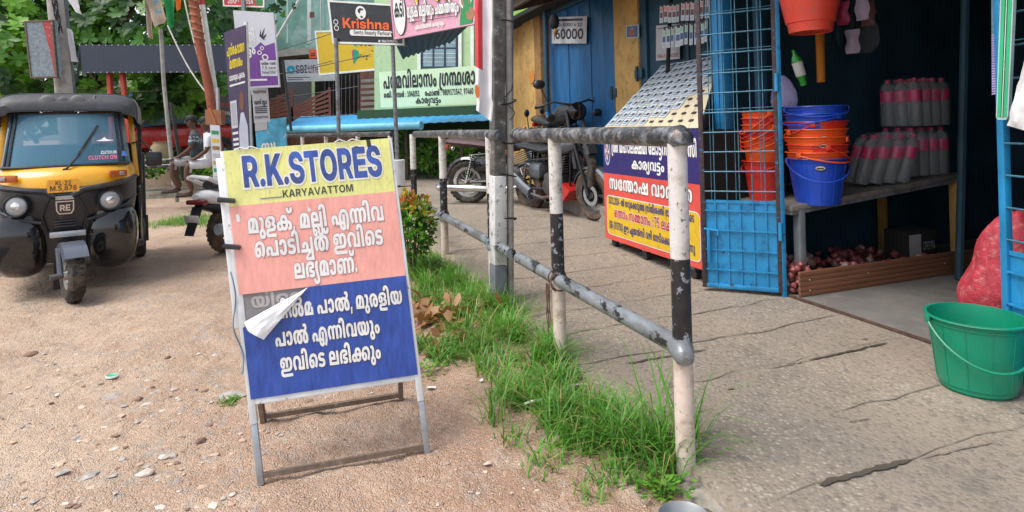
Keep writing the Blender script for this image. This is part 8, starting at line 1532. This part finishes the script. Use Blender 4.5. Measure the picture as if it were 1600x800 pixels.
for c, lab, t_ in ((((391, 137), (418, 136), (419, 148), (393, 149)), 'small white handbill above the larger poster', 'ps5'), (((394, 149), (419, 148), (422, 190), (397, 192)), 'white paper poster with black lettering left of the slatted railing', 'ps4')):
    mb, g = sign(c, 9.6, 'poster_white', .01); mb.text(t_, g, 'print_black', g.h*(.5 if t_ == 'ps5' else .24), g.w*.5, g.h*(.25 if t_ == 'ps5' else .66), 'c', g.w*.8, .003)
    if t_ == 'ps4': [mrect(mb, g, g.w*.12, g.h*b, g.w*.88, g.h*(b+.035), 'print_black', .003) for b in (.55, .48, .41, .34)]; mb.text('ps5', g, 'print_black', g.h*.13, g.w*.5, g.h*.14, 'c', g.w*.84, .003)
    tag(mb.build('paper_poster'), lab, 'poster', 'paper posters under the violet banner')
mb, g = sign(((398, 190), (446, 183), (448, 240), (402, 244)), 9.9, 'panel_blue', .04); mb.text('blue1', g, 'letter_white', g.h*.4, g.w*.4, g.h*.12, 'c', g.w*.5, .004); mrect(mb, g, 0, g.h*.72, g.w*.4, g.h, 'paper_grey', .004); tag(mb.build('torn_board'), 'weathered blue board with torn paper under the posters', 'board')
mb = MB(); mb.tube([at(442, 95, 12.6), at(455, 205, 12.6)], .03, 'tie_black', 8); tag(mb.build('iron_post'), 'thin dark iron post in front of the slatted railings', 'post')
# --- left: shelter fascia, poles, flags, benches
mat('shelter_navy', (.020, .030, .055), .45, var=.08, scale=2); mat('post_red', (.50, .05, .025), .5); mat('pole_rust', (.28, .07, .035), .7, var=.3, scale=4, chip=(.38, .20, .12), chip_amt=.15); mat('sheet_zinc', (.20, .24, .27), .6, var=.35, scale=30, bump=.2); mat('sheet_red', (.38, .05, .05), .6, chip=(.45, .40, .40), chip_amt=.14, chip_scale=30); mat('carton_brown', (.30, .13, .06), .8)
sh = thing('roadside_shelter', 'roadside shelter with a long plain navy fascia on red posts', 'shelter', down(at(235, 290, 12.3)))
fn = quad3(((125, 70), (356, 70), (356, 113), (128, 114)), 12.2); mb = MB(); slab(mb, fn, .08, 'shelter_navy')
for i in range(24): mb.ball(fn(i/23, .985, .004), .012, 'poster_white', 6, 4); mb.ball(fn(i/23, .015, .004), .012, 'poster_white', 6, 4)
mb.build('fascia', sh); mb = MB(); mb.prism([at(125, 71, 12.3), at(119, 128, 12.9), at(121, 88, 14.2), at(123, 70, 14.2)], (.05, 0, 0), 'shelter_navy'); mb.build('side_panel', sh); mb = MB(); mb.prism([fn(0, .9)+Vector((0, .1, 0)), fn(1, .9)+Vector((0, .1, 0)), fn(1, .9)+Vector((0, 2.2, 0)), fn(0, .9)+Vector((0, 2.2, 0))], (0, 0, -.05), 'roof_dark'); mb.build('roof', sh)
for a, b in (((171, 112), (178, 230)), ((191, 112), (209, 232))): mb = MB(); p, q = at(*a, 12.4), at(*b, 12.4); mb.bar(Vector((q.x, q.y, .0)), p, .10, .08, 'post_red', bev=.01); mb.build('post', sh)
col('utility_pole', 'leaning grey utility pole carrying the rusted sheet, behind the auto rickshaw', 'utility pole', [at(118, 330, 9.6), at(92, 60, 9.6), at(72, -140, 9.6)], [.13, .115, .10], 'pipe_grey')
col('service_pipe', 'thinner pipe leaning beside the utility pole behind the auto rickshaw', 'pipe', [at(128, 330, 9.9), at(104, 60, 9.9), at(92, -100, 9.9)], .06, 'pole_slate')
mb = MB()
for k in range(7): mb.tube([at(84+4*math.sin(k*2+i*.8)+i*1.2, -8+i*7+k, 9.42) for i in range(9)], .007, 'black_cloth', 5)
tag(mb.build('cable_bundle'), 'tangled black cables round the top of the leaning utility pole', 'cables')
mb, g = sign(((38, 33), (82, 31), (90, 121), (48, 122)), 9.25, 'sheet_zinc', .10, ('frame_rust', .02)); mpoly(mb, g, [(g.w*.62, g.h*.99), (g.w*.98, g.h*.99), (g.w*.98, g.h*.02), (g.w*.92, g.h*.02), (g.w*.80, g.h*.5)], 'sheet_red', .004); tag(mb.build('rusted_sign'), 'old zinc sign with a peeling red strip fixed on the leaning pole', 'sign board')
def cloth(lab, c, Y, m, amp=.03, m2=None, mf=None, name='flag', group='flags over the roadside shelter'):
    fn = quad3(c, Y); mb = MB(); f = lambda u, v: fn(u, v, amp*math.sin(u*7+v*2)+amp*.6*noise.noise(Vector((u*3, v*3, Y)))); mb.grid(f, 10, 12, m, mf); mb.grid(lambda u, v: f(u, v)-fn.n*.008, 10, 12, m, mf); return tag(mb.build(name), lab, 'flag', group)
cloth('off white flag drooping at the top of the leaning pole', ((101, -12), (122, -6), (128, 24), (118, 18)), 9.3, 'flag_white'); cloth('dirty white cloth hanging between the pole and the navy fascia', ((107, 44), (114, 50), (123, 97), (111, 96)), 9.6, 'flag_white')
cloth('beige flag with a pale blue emblem above the navy fascia', ((228, -12), (250, -14), (262, 30), (242, 44)), 11.3, 'flag_beige', .05, None, lambda u, v: 'flag_sky' if .025 < abs((u-.5)**2+(v-.55)**2) < .06 else 'flag_beige'); cloth('narrow beige flag end hanging down past the emblem flag', ((227, -10), (236, -10), (240, 62), (231, 58)), 11.35, 'flag_beige', .03)
cloth('green flag hanging beside the beige one', ((257, -12), (276, -12), (272, 34), (265, 52)), 11.2, 'flag_green', .05); cloth('small orange flag tip right of the green flag', ((273, -12), (286, -12), (283, 10), (277, 20)), 11.2, 'flag_orange', .03)
col('flag_pole', 'grey flag pole under the beige flag', 'pole', [at(251, 45, 11.5), at(256, 130, 11.5), at(272, 290, 11.5)], .035, 'pipe_grey'); col('iron_post', 'thin dark iron post beside the seated man', 'post', [at(267, 160, 11.3), at(286, 282, 11.3)], .03, 'tie_black')
pts = [at(299, -20, 9.0), at(312, 70, 9.0), at(325, 130, 9.0), at(344, 250, 9.0)]; mb = MB(); mb.tube(pts, .065, 'pole_rust', 12); g0 = [pts[0].lerp(pts[1], i/40)+Vector((.068*math.cos(i*1.2), .068*math.sin(i*1.2), 0)) for i in range(41)]; mb.tube(g0, .022, 'carton_brown', 6); tag(mb.build('wrapped_pole'), 'rusty red pole wound with brown tape, leaning by the navy fascia', 'pole')
mb = MB(); p = [at(313, -20, 9.15), at(316, 8, 9.15), at(335, 135, 9.15), at(338, 175, 9.15)]; mb.tube(p, .04, 'trim_white', 10, ms=['jskf_red', 'trim_white', 'trim_white']); tag(mb.build('striped_pole'), 'thin white pole with a dark red top beside the rusty pole', 'pole')
for lab, a, b in (('long thin rope slanting down to the rusty pole', (286, -10), (325, 140)), ('lower thin rope crossing in front of the navy fascia', (262, 40), (326, 150))): mb = MB(); A_, B_ = at(*a, 10.6), at(*b, 8.95); mb.tube([A_.lerp(B_, i/10)-UP*.10*math.sin(math.pi*i/10) for i in range(11)], .012, 'pipe_grey', 5); tag(mb.build('rope'), lab, 'rope')
for i in range(5): mb = MB(); A_, B_ = at(-20, 122+3*i, 13+i), at(520+20*i, 95+20*i-70*(i % 2), 15); mb.tube([A_.lerp(B_, k/16)-UP*.5*math.sin(math.pi*k/16) for k in range(17)], .010, 'tie_black', 4); tag(mb.build('overhead_wire'), 'black overhead wire sagging across the street', 'wire', 'overhead wires')
mb, g = sign(((320, 171), (345, 172), (346, 195), (321, 195)), 8.85, 'carton_brown', .12); mb.tube([g(g.w*.3, g.h*1.1, .01), g(g.w*.55, g.h*.5, .012), g(g.w*.75, -.05, .01)], .008, 'flag_orange', 5); tag(mb.build('cardboard_box'), 'brown cardboard box tied on the rusty pole', 'box')
mb, g = sign(((328, 195), (343, 196), (348, 292), (334, 292)), 8.8, 'poster_white', .02); [mrect(mb, g, g.w*.12, g.h*b, g.w*.88, g.h*(b+.06), m, .003) for b, m in ((.85, 'food_green'), (.72, 'sign_yellow'), (.60, 'wall_brown'), (.48, 'paper_grey'), (.36, 'wall_ochre'), (.24, 'feather_green'), (.12, 'paper_grey'))]; tag(mb.build('price_board'), 'narrow striped paper board under the cardboard box', 'board')
mb = MB(); mb.bar(at(340, 137, 8.9), at(341, 172, 8.9), .05, .03, 'paper_grey'); tag(mb.build('metal_strip'), 'short pale metal strip above the cardboard box', 'strip')
bs = thing('pipe_bench', 'bench of two iron pipes on which the men are seated', 'bench', down(at(285, 295, 10.6)))
for a, b, n_ in (((214, 252), (352, 247), 'back_pipe'), ((214, 261), (352, 255), 'seat_pipe')): mb = MB(); mb.tube([at(*a, 11.2 if n_ == 'back_pipe' else 10.6), at(*b, 11.2 if n_ == 'back_pipe' else 10.6)], .035, 'rail_black', 10); mb.build(n_, bs)
for px in (218, 275, 347): mb = MB(); p = at(px, 258, 10.65); mb.tube([down(p, .1), p], .035, 'pipe_grey', 8); mb.build('post', bs)
# --- shops across the road under the trees
mat('shop_sky', (.02, .12, .35), .6); mat('wall_cream', (.42, .33, .20), .8, var=.1); mat('wall_teal', (.09, .27, .32), .7)
def board(lab, c, Y, m, txt=(), name='shop_board', cat='sign board', grp='signboards of the far shops'):
    mb, g = sign(c, Y, m, .06)
    for key, b, hh, wd_, m2 in txt: mb.text(key, g, m2, g.h*hh, g.w*.5, g.h*b, 'c', g.w*wd_, .01)
    return tag(mb.build(name), lab, cat, grp)
board('black board with white lettering behind the red car', ((208, 178), (292, 180), (290, 200), (208, 198)), 18.6, 'black_satin', (('spor', .42, .4, .6, 'letter_white'), ('kph', .08, .22, .4, 'letter_white'))); board('blue board above the black one across the road', ((236, 160), (292, 162), (292, 171), (236, 170)), 18.5, 'shop_sky', (('gents', .25, .5, .6, 'letter_white'),))
board('dark board with yellow lettering between the blue and black boards', ((240, 171), (292, 172), (292, 180), (240, 179)), 18.4, 'shelter_navy', (('pur2', .2, .7, .5, 'letter_yellow'),)); board('bright blue board half hidden in leaves across the road', ((199, 143), (236, 146), (236, 157), (199, 155)), 19, 'shop_sky')
board('black board with a red strip behind the striped pole', ((342, 150), (364, 151), (364, 188), (343, 186)), 13.5, 'black_satin', (('jskf', .55, .25, .8, 'jskf_red'), ('adm', .2, .2, .6, 'letter_white')))
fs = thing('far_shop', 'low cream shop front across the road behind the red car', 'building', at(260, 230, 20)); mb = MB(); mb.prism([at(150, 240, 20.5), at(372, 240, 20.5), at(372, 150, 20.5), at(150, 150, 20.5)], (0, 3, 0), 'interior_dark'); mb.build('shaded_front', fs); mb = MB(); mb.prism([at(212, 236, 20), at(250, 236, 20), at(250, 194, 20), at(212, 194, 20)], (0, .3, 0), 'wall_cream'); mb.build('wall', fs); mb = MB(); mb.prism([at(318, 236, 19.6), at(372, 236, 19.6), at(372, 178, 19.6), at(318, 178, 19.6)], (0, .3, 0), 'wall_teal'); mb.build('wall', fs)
mb = MB(); p = at(252, 246, 13.5); mb.lathe([(0, 0), (.20, 0), (.24, .15), (.20, .30), (.15, .36), (.17, .40), (0, .40)], 'wall_cream', down(p, p.z-.05), UP, 18); tag(mb.build('clay_pot'), 'pale round pot standing beyond the bench pipes', 'pot')
# ------------------------------------------------------------------ plants
def leafmat(name, c, tr=.35):
    m = mat(name, c, .45, var=.3, scale=1.7, spec=.4); nt = m.node_tree; b = nt.nodes['Principled BSDF']; o = nt.nodes['Material Output']
    t = nt.nodes.new('ShaderNodeBsdfTranslucent'); t.inputs[0].default_value = (c[0]*1.6, c[1]*1.5, c[2]*.8, 1); x = nt.nodes.new('ShaderNodeMixShader'); x.inputs[0].default_value = tr
    nt.links.new(b.outputs[0], x.inputs[1]); nt.links.new(t.outputs[0], x.inputs[2]); nt.links.new(x.outputs[0], o.inputs[0]); return m
leafmat('leaf_bright', (.17, .37, .045)); leafmat('leaf_mid', (.08, .22, .03)); leafmat('leaf_deep', (.022, .075, .014)); leafmat('leaf_olive', (.18, .24, .04)); leafmat('leaf_gold', (.42, .30, .03)); leafmat('leaf_rust', (.40, .11, .025)); leafmat('grass_green', (.13, .33, .045), .35); leafmat('grass_dark', (.06, .19, .028), .3); leafmat('grass_straw', (.30, .27, .10), .2); leafmat('leaf_dry', (.26, .13, .055), .15)
mat('bark', (.12, .09, .07), .95, var=.4, scale=6, bump=.8, bump_scale=14)
def leaf(mb, p, d, up, ln_, wd_, m, curl=.25):
    d = d.normalized(); x = d.cross(up)
    if x.length < 1e-3: x = d.orthogonal()
    x.normalize(); n = x.cross(d)
    P = [p, p+d*ln_*.35+x*wd_*.36-n*curl*ln_*.02, p+d*ln_*.72+x*wd_*.5-n*curl*ln_*.16, p+d*ln_-n*curl*ln_*.4, p+d*ln_*.72-x*wd_*.5-n*curl*ln_*.16, p+d*ln_*.35-x*wd_*.36-n*curl*ln_*.02, p+d*ln_*.6-n*curl*ln_*.2]
    mb.add(P, [(0, 1, 6), (1, 2, 6), (2, 3, 6), (3, 4, 6), (4, 5, 6), (5, 0, 6)], m)
def rdir(zb=0.0): v = Vector((rnd.gauss(0, 1), rnd.gauss(0, 1), rnd.gauss(0, 1)+zb)); return v.normalized()
def tree(name, label, blobs, n, size, mats_, trunk, group=None, whorl=7):
    t = thing(name, label, 'tree', trunk[0], group); mb = MB(); mb.fixn = False
    tot = sum(b[1][0]*b[1][2] for b in blobs)
    for c, r in blobs:
        for k in range(int(n*r[0]*r[2]/tot)):
            d = rdir(); rad = rnd.random()**.4; p = Vector((c.x+d.x*r[0]*rad, c.y+d.y*r[1]*rad, c.z+d.z*r[2]*rad))
            cl = noise.noise(p*.9); m = mats_[0] if cl+rnd.uniform(-.25, .25) > .12 else mats_[1] if cl+rnd.uniform(-.2, .2) > -.15 else mats_[2]
            if cl < -.38: continue
            ax = (Vector((d.x, d.y-.5, d.z+.5))).normalized(); u = ax.orthogonal().normalized(); w = ax.cross(u); a0 = rnd.random()*6
            for j in range(whorl): a = a0+2*math.pi*j/whorl; leaf(mb, p, u*math.cos(a)+w*math.sin(a)+ax*rnd.uniform(.0, .6), ax, size*rnd.uniform(.7, 1.2), size*.52*rnd.uniform(.8, 1.1), m)
    f = mb.build('crown', t, angle=180)
    mb = MB(); mb.tube(trunk, [.22-.13*i/(len(trunk)-1) for i in range(len(trunk))], 'bark', 10)
    for c, r in blobs: mb.tube([trunk[-2].lerp(trunk[-1], rnd.random()), (trunk[-1]+c)/2+Vector((rnd.uniform(-.2, .2), 0, .1)), c], [.08, .05, .02], 'bark', 6)
    mb.build('trunk', t); return t
B = lambda px, py, Y, rx, rz, ry=1.0: (at(px, py, Y), (rx, ry, rz)); D = lambda px, Y: down(at(px, 250, Y))
LB = ('leaf_bright', 'leaf_mid', 'leaf_deep'); LD = ('leaf_mid', 'leaf_deep', 'leaf_deep')
tree('almond_tree', 'broad leaved almond tree with bright rosettes above the navy fascia', [B(170, 50, 14.6, 2.2, 1.3), B(60, 10, 15, 1.8, 1.2), B(270, 40, 14.4, 1.4, 1.2), B(110, -60, 15, 2.6, 1.4), B(250, -60, 14.6, 2.0, 1.2)], 900, .23, LB, [D(150, 15.4), at(150, 180, 15.4), at(160, 60, 15.2)], 'trees on the left')
tree('almond_tree', 'broad leaved tree drooping low beside the rusted sign at far left', [B(10, 90, 13, 1.0, 1.1), B(75, 150, 14, 1.2, .6), B(-40, 30, 13.5, 1.6, 1.6), B(130, 150, 14.6, 1.3, .5)], 460, .21, LB, [D(20, 14.5), at(20, 180, 14.5), at(10, 90, 14)], 'trees on the left')
tree('almond_tree', 'leafy low branches hanging under the navy fascia beside the red posts', [B(225, 150, 14.8, 1.0, .55), B(275, 130, 14.8, 1.2, .5), B(305, 150, 15, .6, .6), B(215, 172, 14.3, .55, .28)], 300, .19, LB, [D(232, 14.9), at(232, 210, 14.9), at(240, 150, 14.9)], 'trees on the left')
tree('dark_tree', 'dark small leaved tree behind the striped pole', [B(330, 60, 18, 1.6, 1.8), B(370, -20, 18.5, 2.0, 1.6), B(310, -40, 18, 1.6, 1.4), B(335, 150, 18, 1.2, .8)], 1000, .15, LD, [D(298, 17.6), at(298, 170, 17.6), at(298, 20, 17.6)], 'trees on the left', 6)
tree('dark_tree', 'tall dark tree filling the gap behind the almond tree', [B(40, 120, 21, 3.0, 1.8), B(160, 120, 21, 3.2, 1.8), B(270, 110, 21, 2.6, 2.0), B(100, -20, 21, 4.0, 2.4), B(260, -40, 21, 3.0, 2.0)], 1500, .26, ('leaf_deep',)*3, [D(130, 21.5), at(130, 180, 21.5), at(150, 40, 21.5)], 'trees on the left', 6)
tree('light_tree', 'pale feathery green tree at the left edge behind the auto rickshaw', [B(2, 138, 17, 1.0, .45)], 160, .10, ('leaf_bright',)*3, [D(5, 17.2), at(5, 190, 17.2), at(4, 150, 17.1)], 'trees on the left')
wd = MB(); wd.fixn = False
for i in range(3000):
    p = at(rnd.uniform(-400, 460), rnd.uniform(-160, 215), rnd.uniform(26, 30)); leaf(wd, p, rdir(), rdir(), .7, .45, 'leaf_deep' if rnd.random() < .8 else 'leaf_mid')
struct(wd.build('woods', angle=180), 'stuff')
# bushes and potted greens
def bush(name, label, c, r, n, size, mats_, cat='shrub', tip=None, stem=True):
    t = thing(name, label, cat, Vector((c.x, c.y, c.z-r[2]))); mb = MB(); mb.fixn = False
    for i in range(n):
        d = rdir(.2); rad = rnd.random()**.35*(1+.25*noise.noise(d*2.3)); p = Vector((c.x+d.x*r[0]*rad, c.y+d.y*r[1]*rad, c.z+d.z*r[2]*rad))
        g_ = (p.z-c.z)/r[2]+rnd.uniform(-.45, .45); m = tip[int(rnd.random()*len(tip))] if tip and g_ > .42 and rad > .6 else mats_[int(rnd.random()*len(mats_))]
        for j in range(5): leaf(mb, p, (d+rdir(.5)*.8), d, size*rnd.uniform(.6, 1.1), size*.34, m)
    mb.build('foliage', t, angle=180); mb = MB()
    for i in range(6): a = i*1.05; mb.tube([(c.x+.02*math.cos(a), c.y+.02*math.sin(a), c.z-r[2]-.05), (c.x+r[0]*.4*math.cos(a), c.y+r[1]*.4*math.sin(a), c.z), (c.x+r[0]*.7*math.cos(a), c.y+r[1]*.7*math.sin(a), c.z+r[2]*.6)], [.008, .005, .002], 'bark', 5)
    mb.build('stem', t); return t
cb = at(643, 355, 5.0); bush('golden_shrub', 'round green shrub with orange and golden tips right of the sign', cb, (.185, .2, .28), 620, .05, ('leaf_mid', 'leaf_deep', 'leaf_mid', 'leaf_bright'), 'shrub', ('leaf_gold', 'leaf_olive', 'leaf_gold', 'leaf_olive', 'leaf_rust'))
for i, (px, py, Y) in enumerate(((636, 240, 13.0), (672, 245, 12.8), (722, 240, 12.6))): bush('garden_plant', ('leafy plant left of the green door under the blue roof', 'leafy plant before the green door under the blue roof', 'leafy plant behind the motorcycle under the blue roof')[i], at(px, py, Y), (.3, .2, .42), 70, .16, ('leaf_mid', 'leaf_bright'), 'plant')
for i, (px, py, Y, rx) in enumerate(((232, 262, 12.6, .7), (300, 268, 12.4, .4), (250, 235, 15, .6))): bush('weed_clump', ('dark weeds behind the bench pipes near the auto rickshaw', 'bright weeds behind the seated men', 'weeds growing by the cream wall across the road')[i], at(px, py, Y), (rx, .4, .18), 160, .12, ('leaf_mid', 'leaf_deep', 'leaf_bright'), 'plant')
# grass on the verge
gr_ = MB(); gr_.fixn = False
def blade(p, hgt, lean, m, wd_=.0035):
    a = rnd.random()*6.283; d = Vector((math.cos(a), math.sin(a), 0)); x = Vector((-d.y, d.x, 0)); q = [(0, 0, 1.0), (.4, lean*.18, .85), (.75, lean*.55, .55), (1.0, lean, 0)]
    vs = []
    for z, o, w in q[:3]: c = p+UP*hgt*z*(1-lean*.25*z)+d*hgt*o; vs += [c-x*wd_*w, c+x*wd_*w]
    vs.append(p+UP*hgt*(1-lean*.35)+d*hgt*lean); gr_.add(vs, [(0, 1, 3, 2), (2, 3, 5, 4), (4, 5, 6)], m)
def gmat(): r = rnd.random(); return 'grass_green' if r < .55 else 'grass_dark' if r < .86 else 'grass_straw'
def patch(s, n, cnt, rad, h0, h1):
    for i in range(cnt):
        a = rnd.random()*6.28; r = rad*rnd.random()**.7; p = W(s+r*math.cos(a), n+r*.8*math.sin(a)); p.z = gz(p.x, p.y)-.005; blade(p, rnd.uniform(h0, h1), rnd.uniform(.3, 1.5), gmat(), rnd.uniform(.0022, .0042))
for k in range(200):                                                # dense strip along the railing
    s = rnd.uniform(.02, 3.9); wn_ = .13+.23*(.5+.5*noise.noise(Vector((s*1.3, 4, 0))))+(.06 if .2 < s < 1.6 else 0)
    if noise.noise(Vector((s*2.1, 9, 0))) < -.42: continue
    patch(s, -rnd.random()**.8*wn_*1.6+.02, 33, .09, .03, rnd.choice((.09, .14, .24)) if s > .35 else .11)
for s, n, c, h1 in ((.05, -.05, 90, .26), (.12, .02, 60, .34), (1.07, -.05, 170, .26), (1.2, .02, 90, .28), (2.05, -.06, 260, .30), (1.85, .03, 130, .30), (2.3, -.1, 150, .28), (.75, -.16, 220, .20), (1.5, -.12, 260, .22), (2.7, -.12, 200, .22), (3.3, -.2, 260, .2), (.42, -.13, 200, .2), (.22, -.12, 320, .22), (.5, -.26, 300, .2), (.75, -.34, 260, .17), (.3, -.24, 240, .15)): patch(s, n, c, .11, h1*.4, h1)
for i in range(26): blade(W(rnd.uniform(-.02, .30), rnd.uniform(-.06, .07), .0), rnd.uniform(.25, .50), rnd.uniform(.35, .9), 'grass_green', .0045)
for px, py, c, rd_, h1 in ((358, 628, 130, .07, .04), (300, 345, 700, .50, .16), (272, 350, 500, .45, .12), (330, 350, 400, .4, .14), (1030, 775, 120, .06, .06), (835, 640, 140, .09, .06), (700, 560, 300, .14, .12), (660, 545, 220, .12, .12), (655, 470, 320, .2, .14), (720, 500, 200, .16, .12), (650, 430, 300, .2, .14)):
    b = gp(px, py, 0); s, n = sn(b); patch(s, n, c, rd_, h1*.3, h1)
struct(gr_.build('grass', angle=180), 'stuff')
lt = MB(); lt.fixn = False                                            # dead leaves blown into the grass
for px, py, c, rd_ in ((690, 500, 120, .30), (770, 492, 36, .13), (655, 480, 40, .16), (700, 530, 30, .25), (640, 560, 12, .2)):
    b = gp(px, py, .03)
    for i in range(c): a = rnd.random()*6.28; r = rd_*rnd.random()**.6; p = Vector((b.x+r*math.cos(a), b.y+r*.7*math.sin(a), gz(b.x, b.y)+.012+rnd.random()*.045)); leaf(lt, p, rdir(-.1)*Vector((1, 1, .35)).length, UP+rdir()*.5, rnd.uniform(.04, .13), rnd.uniform(.03, .075), 'leaf_dry', rnd.uniform(-.8, 1.2))
struct(lt.build('fallen_leaves', angle=180), 'stuff')
# low weeds with round leaves
for i, (px, py, n_) in enumerate(((1040, 768, 26), (1005, 700, 30), (880, 585, 26), (690, 430, 40), (740, 455, 36), (665, 575, 24))):
    b = gp(px, py, .03); mb = MB(); mb.fixn = False
    for k in range(n_*3): a = rnd.random()*6.28; r = rnd.random()*.09; p = Vector((b.x+r*math.cos(a), b.y+r*math.sin(a), gz(b.x, b.y)+rnd.random()*.06)); leaf(mb, p, Vector((math.cos(a), math.sin(a), rnd.random())), UP, rnd.uniform(.018, .034), .016, 'leaf_bright' if k % 3 else 'leaf_mid')
    tag(mb.build('weed_plant', angle=180), ('round leaved weed growing below the near post', 'low weed at the grass edge left of the near post', 'weed at the foot of the second post', 'weed tuft beside the golden shrub', 'weed between the shrub and the utility pole', 'weed tuft at the grass edge right of the sign')[i], 'weed', 'weeds on the verge')

# ------------------------------------------------------------------ the seated men
mat('skin_dark', (.11, .05, .032), .6, var=.1); mat('hair_black', (.012, .011, .011), .7); mat('shirt_stripe', (.05, .065, .07), .85, var=.1); mat('shirt_light', (.30, .36, .40), .85); mat('shorts_grey', (.42, .42, .44), .85, var=.1); mat('cloth_white', (.62, .64, .68), .85); mat('sandal', (.03, .022, .02), .7)
def person(label, seat, fwd, stripes, k=1.0):
    """man seated on the pipe: one skinned body, clothes as shells over it"""
    f = Vector(fwd).normalized(); l = Vector((-f.y, f.x, 0)); q = lambda x, y, z: seat+f*(x*k)+l*(y*k)+UP*(z*k)
    J = [(0, 0, .10, .125), (.03, 0, .30, .12), (.07, 0, .50, .13), (.09, 0, .60, .062), (.11, 0, .66, .055), (.13, 0, .735, .085), (.135, 0, .83, .082)]; E = [(i, i+1) for i in range(6)]; body = []
    for y in (-1, 1):
        b = len(J); J += [(.10, .10*y, .05, .085), (.42, .12*y, .02, .062), (.44, .12*y, -.22, .052), (.36, .12*y, -.42, .036), (.40, .12*y, -.47, .034), (.53, .13*y, -.49, .028)]; E += [(0, b)]+[(b+i, b+i+1) for i in range(5)]
        b = len(J); J += [(.07, .18*y, .50, .055), (.10, .24*y, .28, .042), (.30, .17*y, .13, .034), (.38, .12*y, .11, .026), (.44, .10*y, .09, .022)]; E += [(2, b)]+[(b+i, b+i+1) for i in range(4)]
    me = bpy.data.meshes.new('person'); me.from_pydata([tuple(q(*j[:3])) for j in J], E, []); o = bpy.data.objects.new('skin_tmp', me); COL.objects.link(o)
    sk = o.modifiers.new('skin', 'SKIN'); sk.use_smooth_shade = True; o.modifiers.new('sub', 'SUBSURF').levels = 2
    for i, j in enumerate(J): me.skin_vertices[0].data[i].radius = (j[3]*k, j[3]*k)
    me.skin_vertices[0].data[0].use_root = True
    ev = bpy.data.meshes.new_from_object(o.evaluated_get(bpy.context.evaluated_depsgraph_get())); bpy.data.objects.remove(o); ev.name = 'person'; ev.materials.clear(); ev.materials.append(MATS['skin_dark'])
    p = bpy.data.objects.new('person', ev); COL.objects.link(p); tag(p, label, 'person', 'men seated on the pipe bench')
    loc = [(Vector(v.co)-seat)/k for v in ev.vertices]; L_ = [(v.dot(f), v.dot(l), v.z) for v in loc]
    def shell(name, test, m, off):
        mb = MB(); ids = {}
        for fc in ev.polygons:
            if all(test(*L_[v]) for v in fc.vertices):
                for v in fc.vertices:
                    if v not in ids: ids[v] = len(mb.v); mb.v.append(tuple(ev.vertices[v].co+ev.vertices[v].normal*off*k))
                mb.f.append(tuple(ids[v] for v in fc.vertices)); zc = sum(L_[v][2] for v in fc.vertices)/len(fc.vertices); mb.m.append(mb.mi(m(zc) if callable(m) else m))
        mb.build(name, p, angle=180)
    shell('shirt', lambda x, y, z: z > .06 and z < .60 and x < .22 and (abs(y) < .19 or z > .33), (lambda z: 'shirt_light' if .40 < z < .44 or .47 < z < .49 else 'shirt_stripe') if stripes else 'cloth_white', .014)
    shell('shorts', lambda x, y, z: (z < .12 and x < .40 and z > -.12), 'shorts_grey' if stripes else 'cloth_white', .018)
    mb = MB(); hc = q(.135, 0, .79); Q = Matrix((f, l, UP)).transposed(); mb.ball(q(.125, 0, .815), (.098*k, .084*k, .095*k), 'hair_black', 16, 10, Q); mb.build('hair', p)
    mb = MB(); mb.ball(q(.215, 0, .765), (.03*k, .016*k, .022*k), 'skin_dark', 8, 6, Q); mb.build('nose', p)
    for y in (-1, 1): mb = MB(); mb.ball(q(.13, .085*y, .77), (.02*k, .01*k, .03*k), 'skin_dark', 8, 6, Q); mb.build('ear', p)
    for y in (-1, 1): mb = MB(); mb.ball(q(.208, .032*y, .785), (.006*k, .012*k, .007*k), 'hair_black', 8, 6, Q); mb.build('eye', p)
    for y in (-1, 1): mb = MB(); mb.loft([[q(x, .13*y+w*math.cos(2*math.pi*i/10), z+.03*math.sin(2*math.pi*i/10)) for i in range(10)] for x, w, z in ((.36, .03, -.50), (.44, .045, -.51), (.55, .05, -.515), (.62, .03, -.515))], 'sandal'); mb.build('sandal', p)
    for y in (-1, 1):
        mb = MB()
        for i in range(5): a = q(.45, (.10+.008*(i-2))*y, .088); mb.tube([a, a+f*.035*k-UP*.004*k, a+f*.055*k-UP*.022*k], .0065*k, 'skin_dark', 6)
        mb.build('fingers', p)
s1_ = at(312, 254, 10.55); person('man in a dark striped shirt and grey shorts seated on the pipe bench', Vector((s1_.x, s1_.y, s1_.z)), (-.93, -.28, 0), True, .92)
s2_ = at(334, 258, 10.3); person('man in a white shirt and white wrap seated beside the striped shirt', Vector((s2_.x, s2_.y, s2_.z)), (-.90, -.42, 0), False, .92)
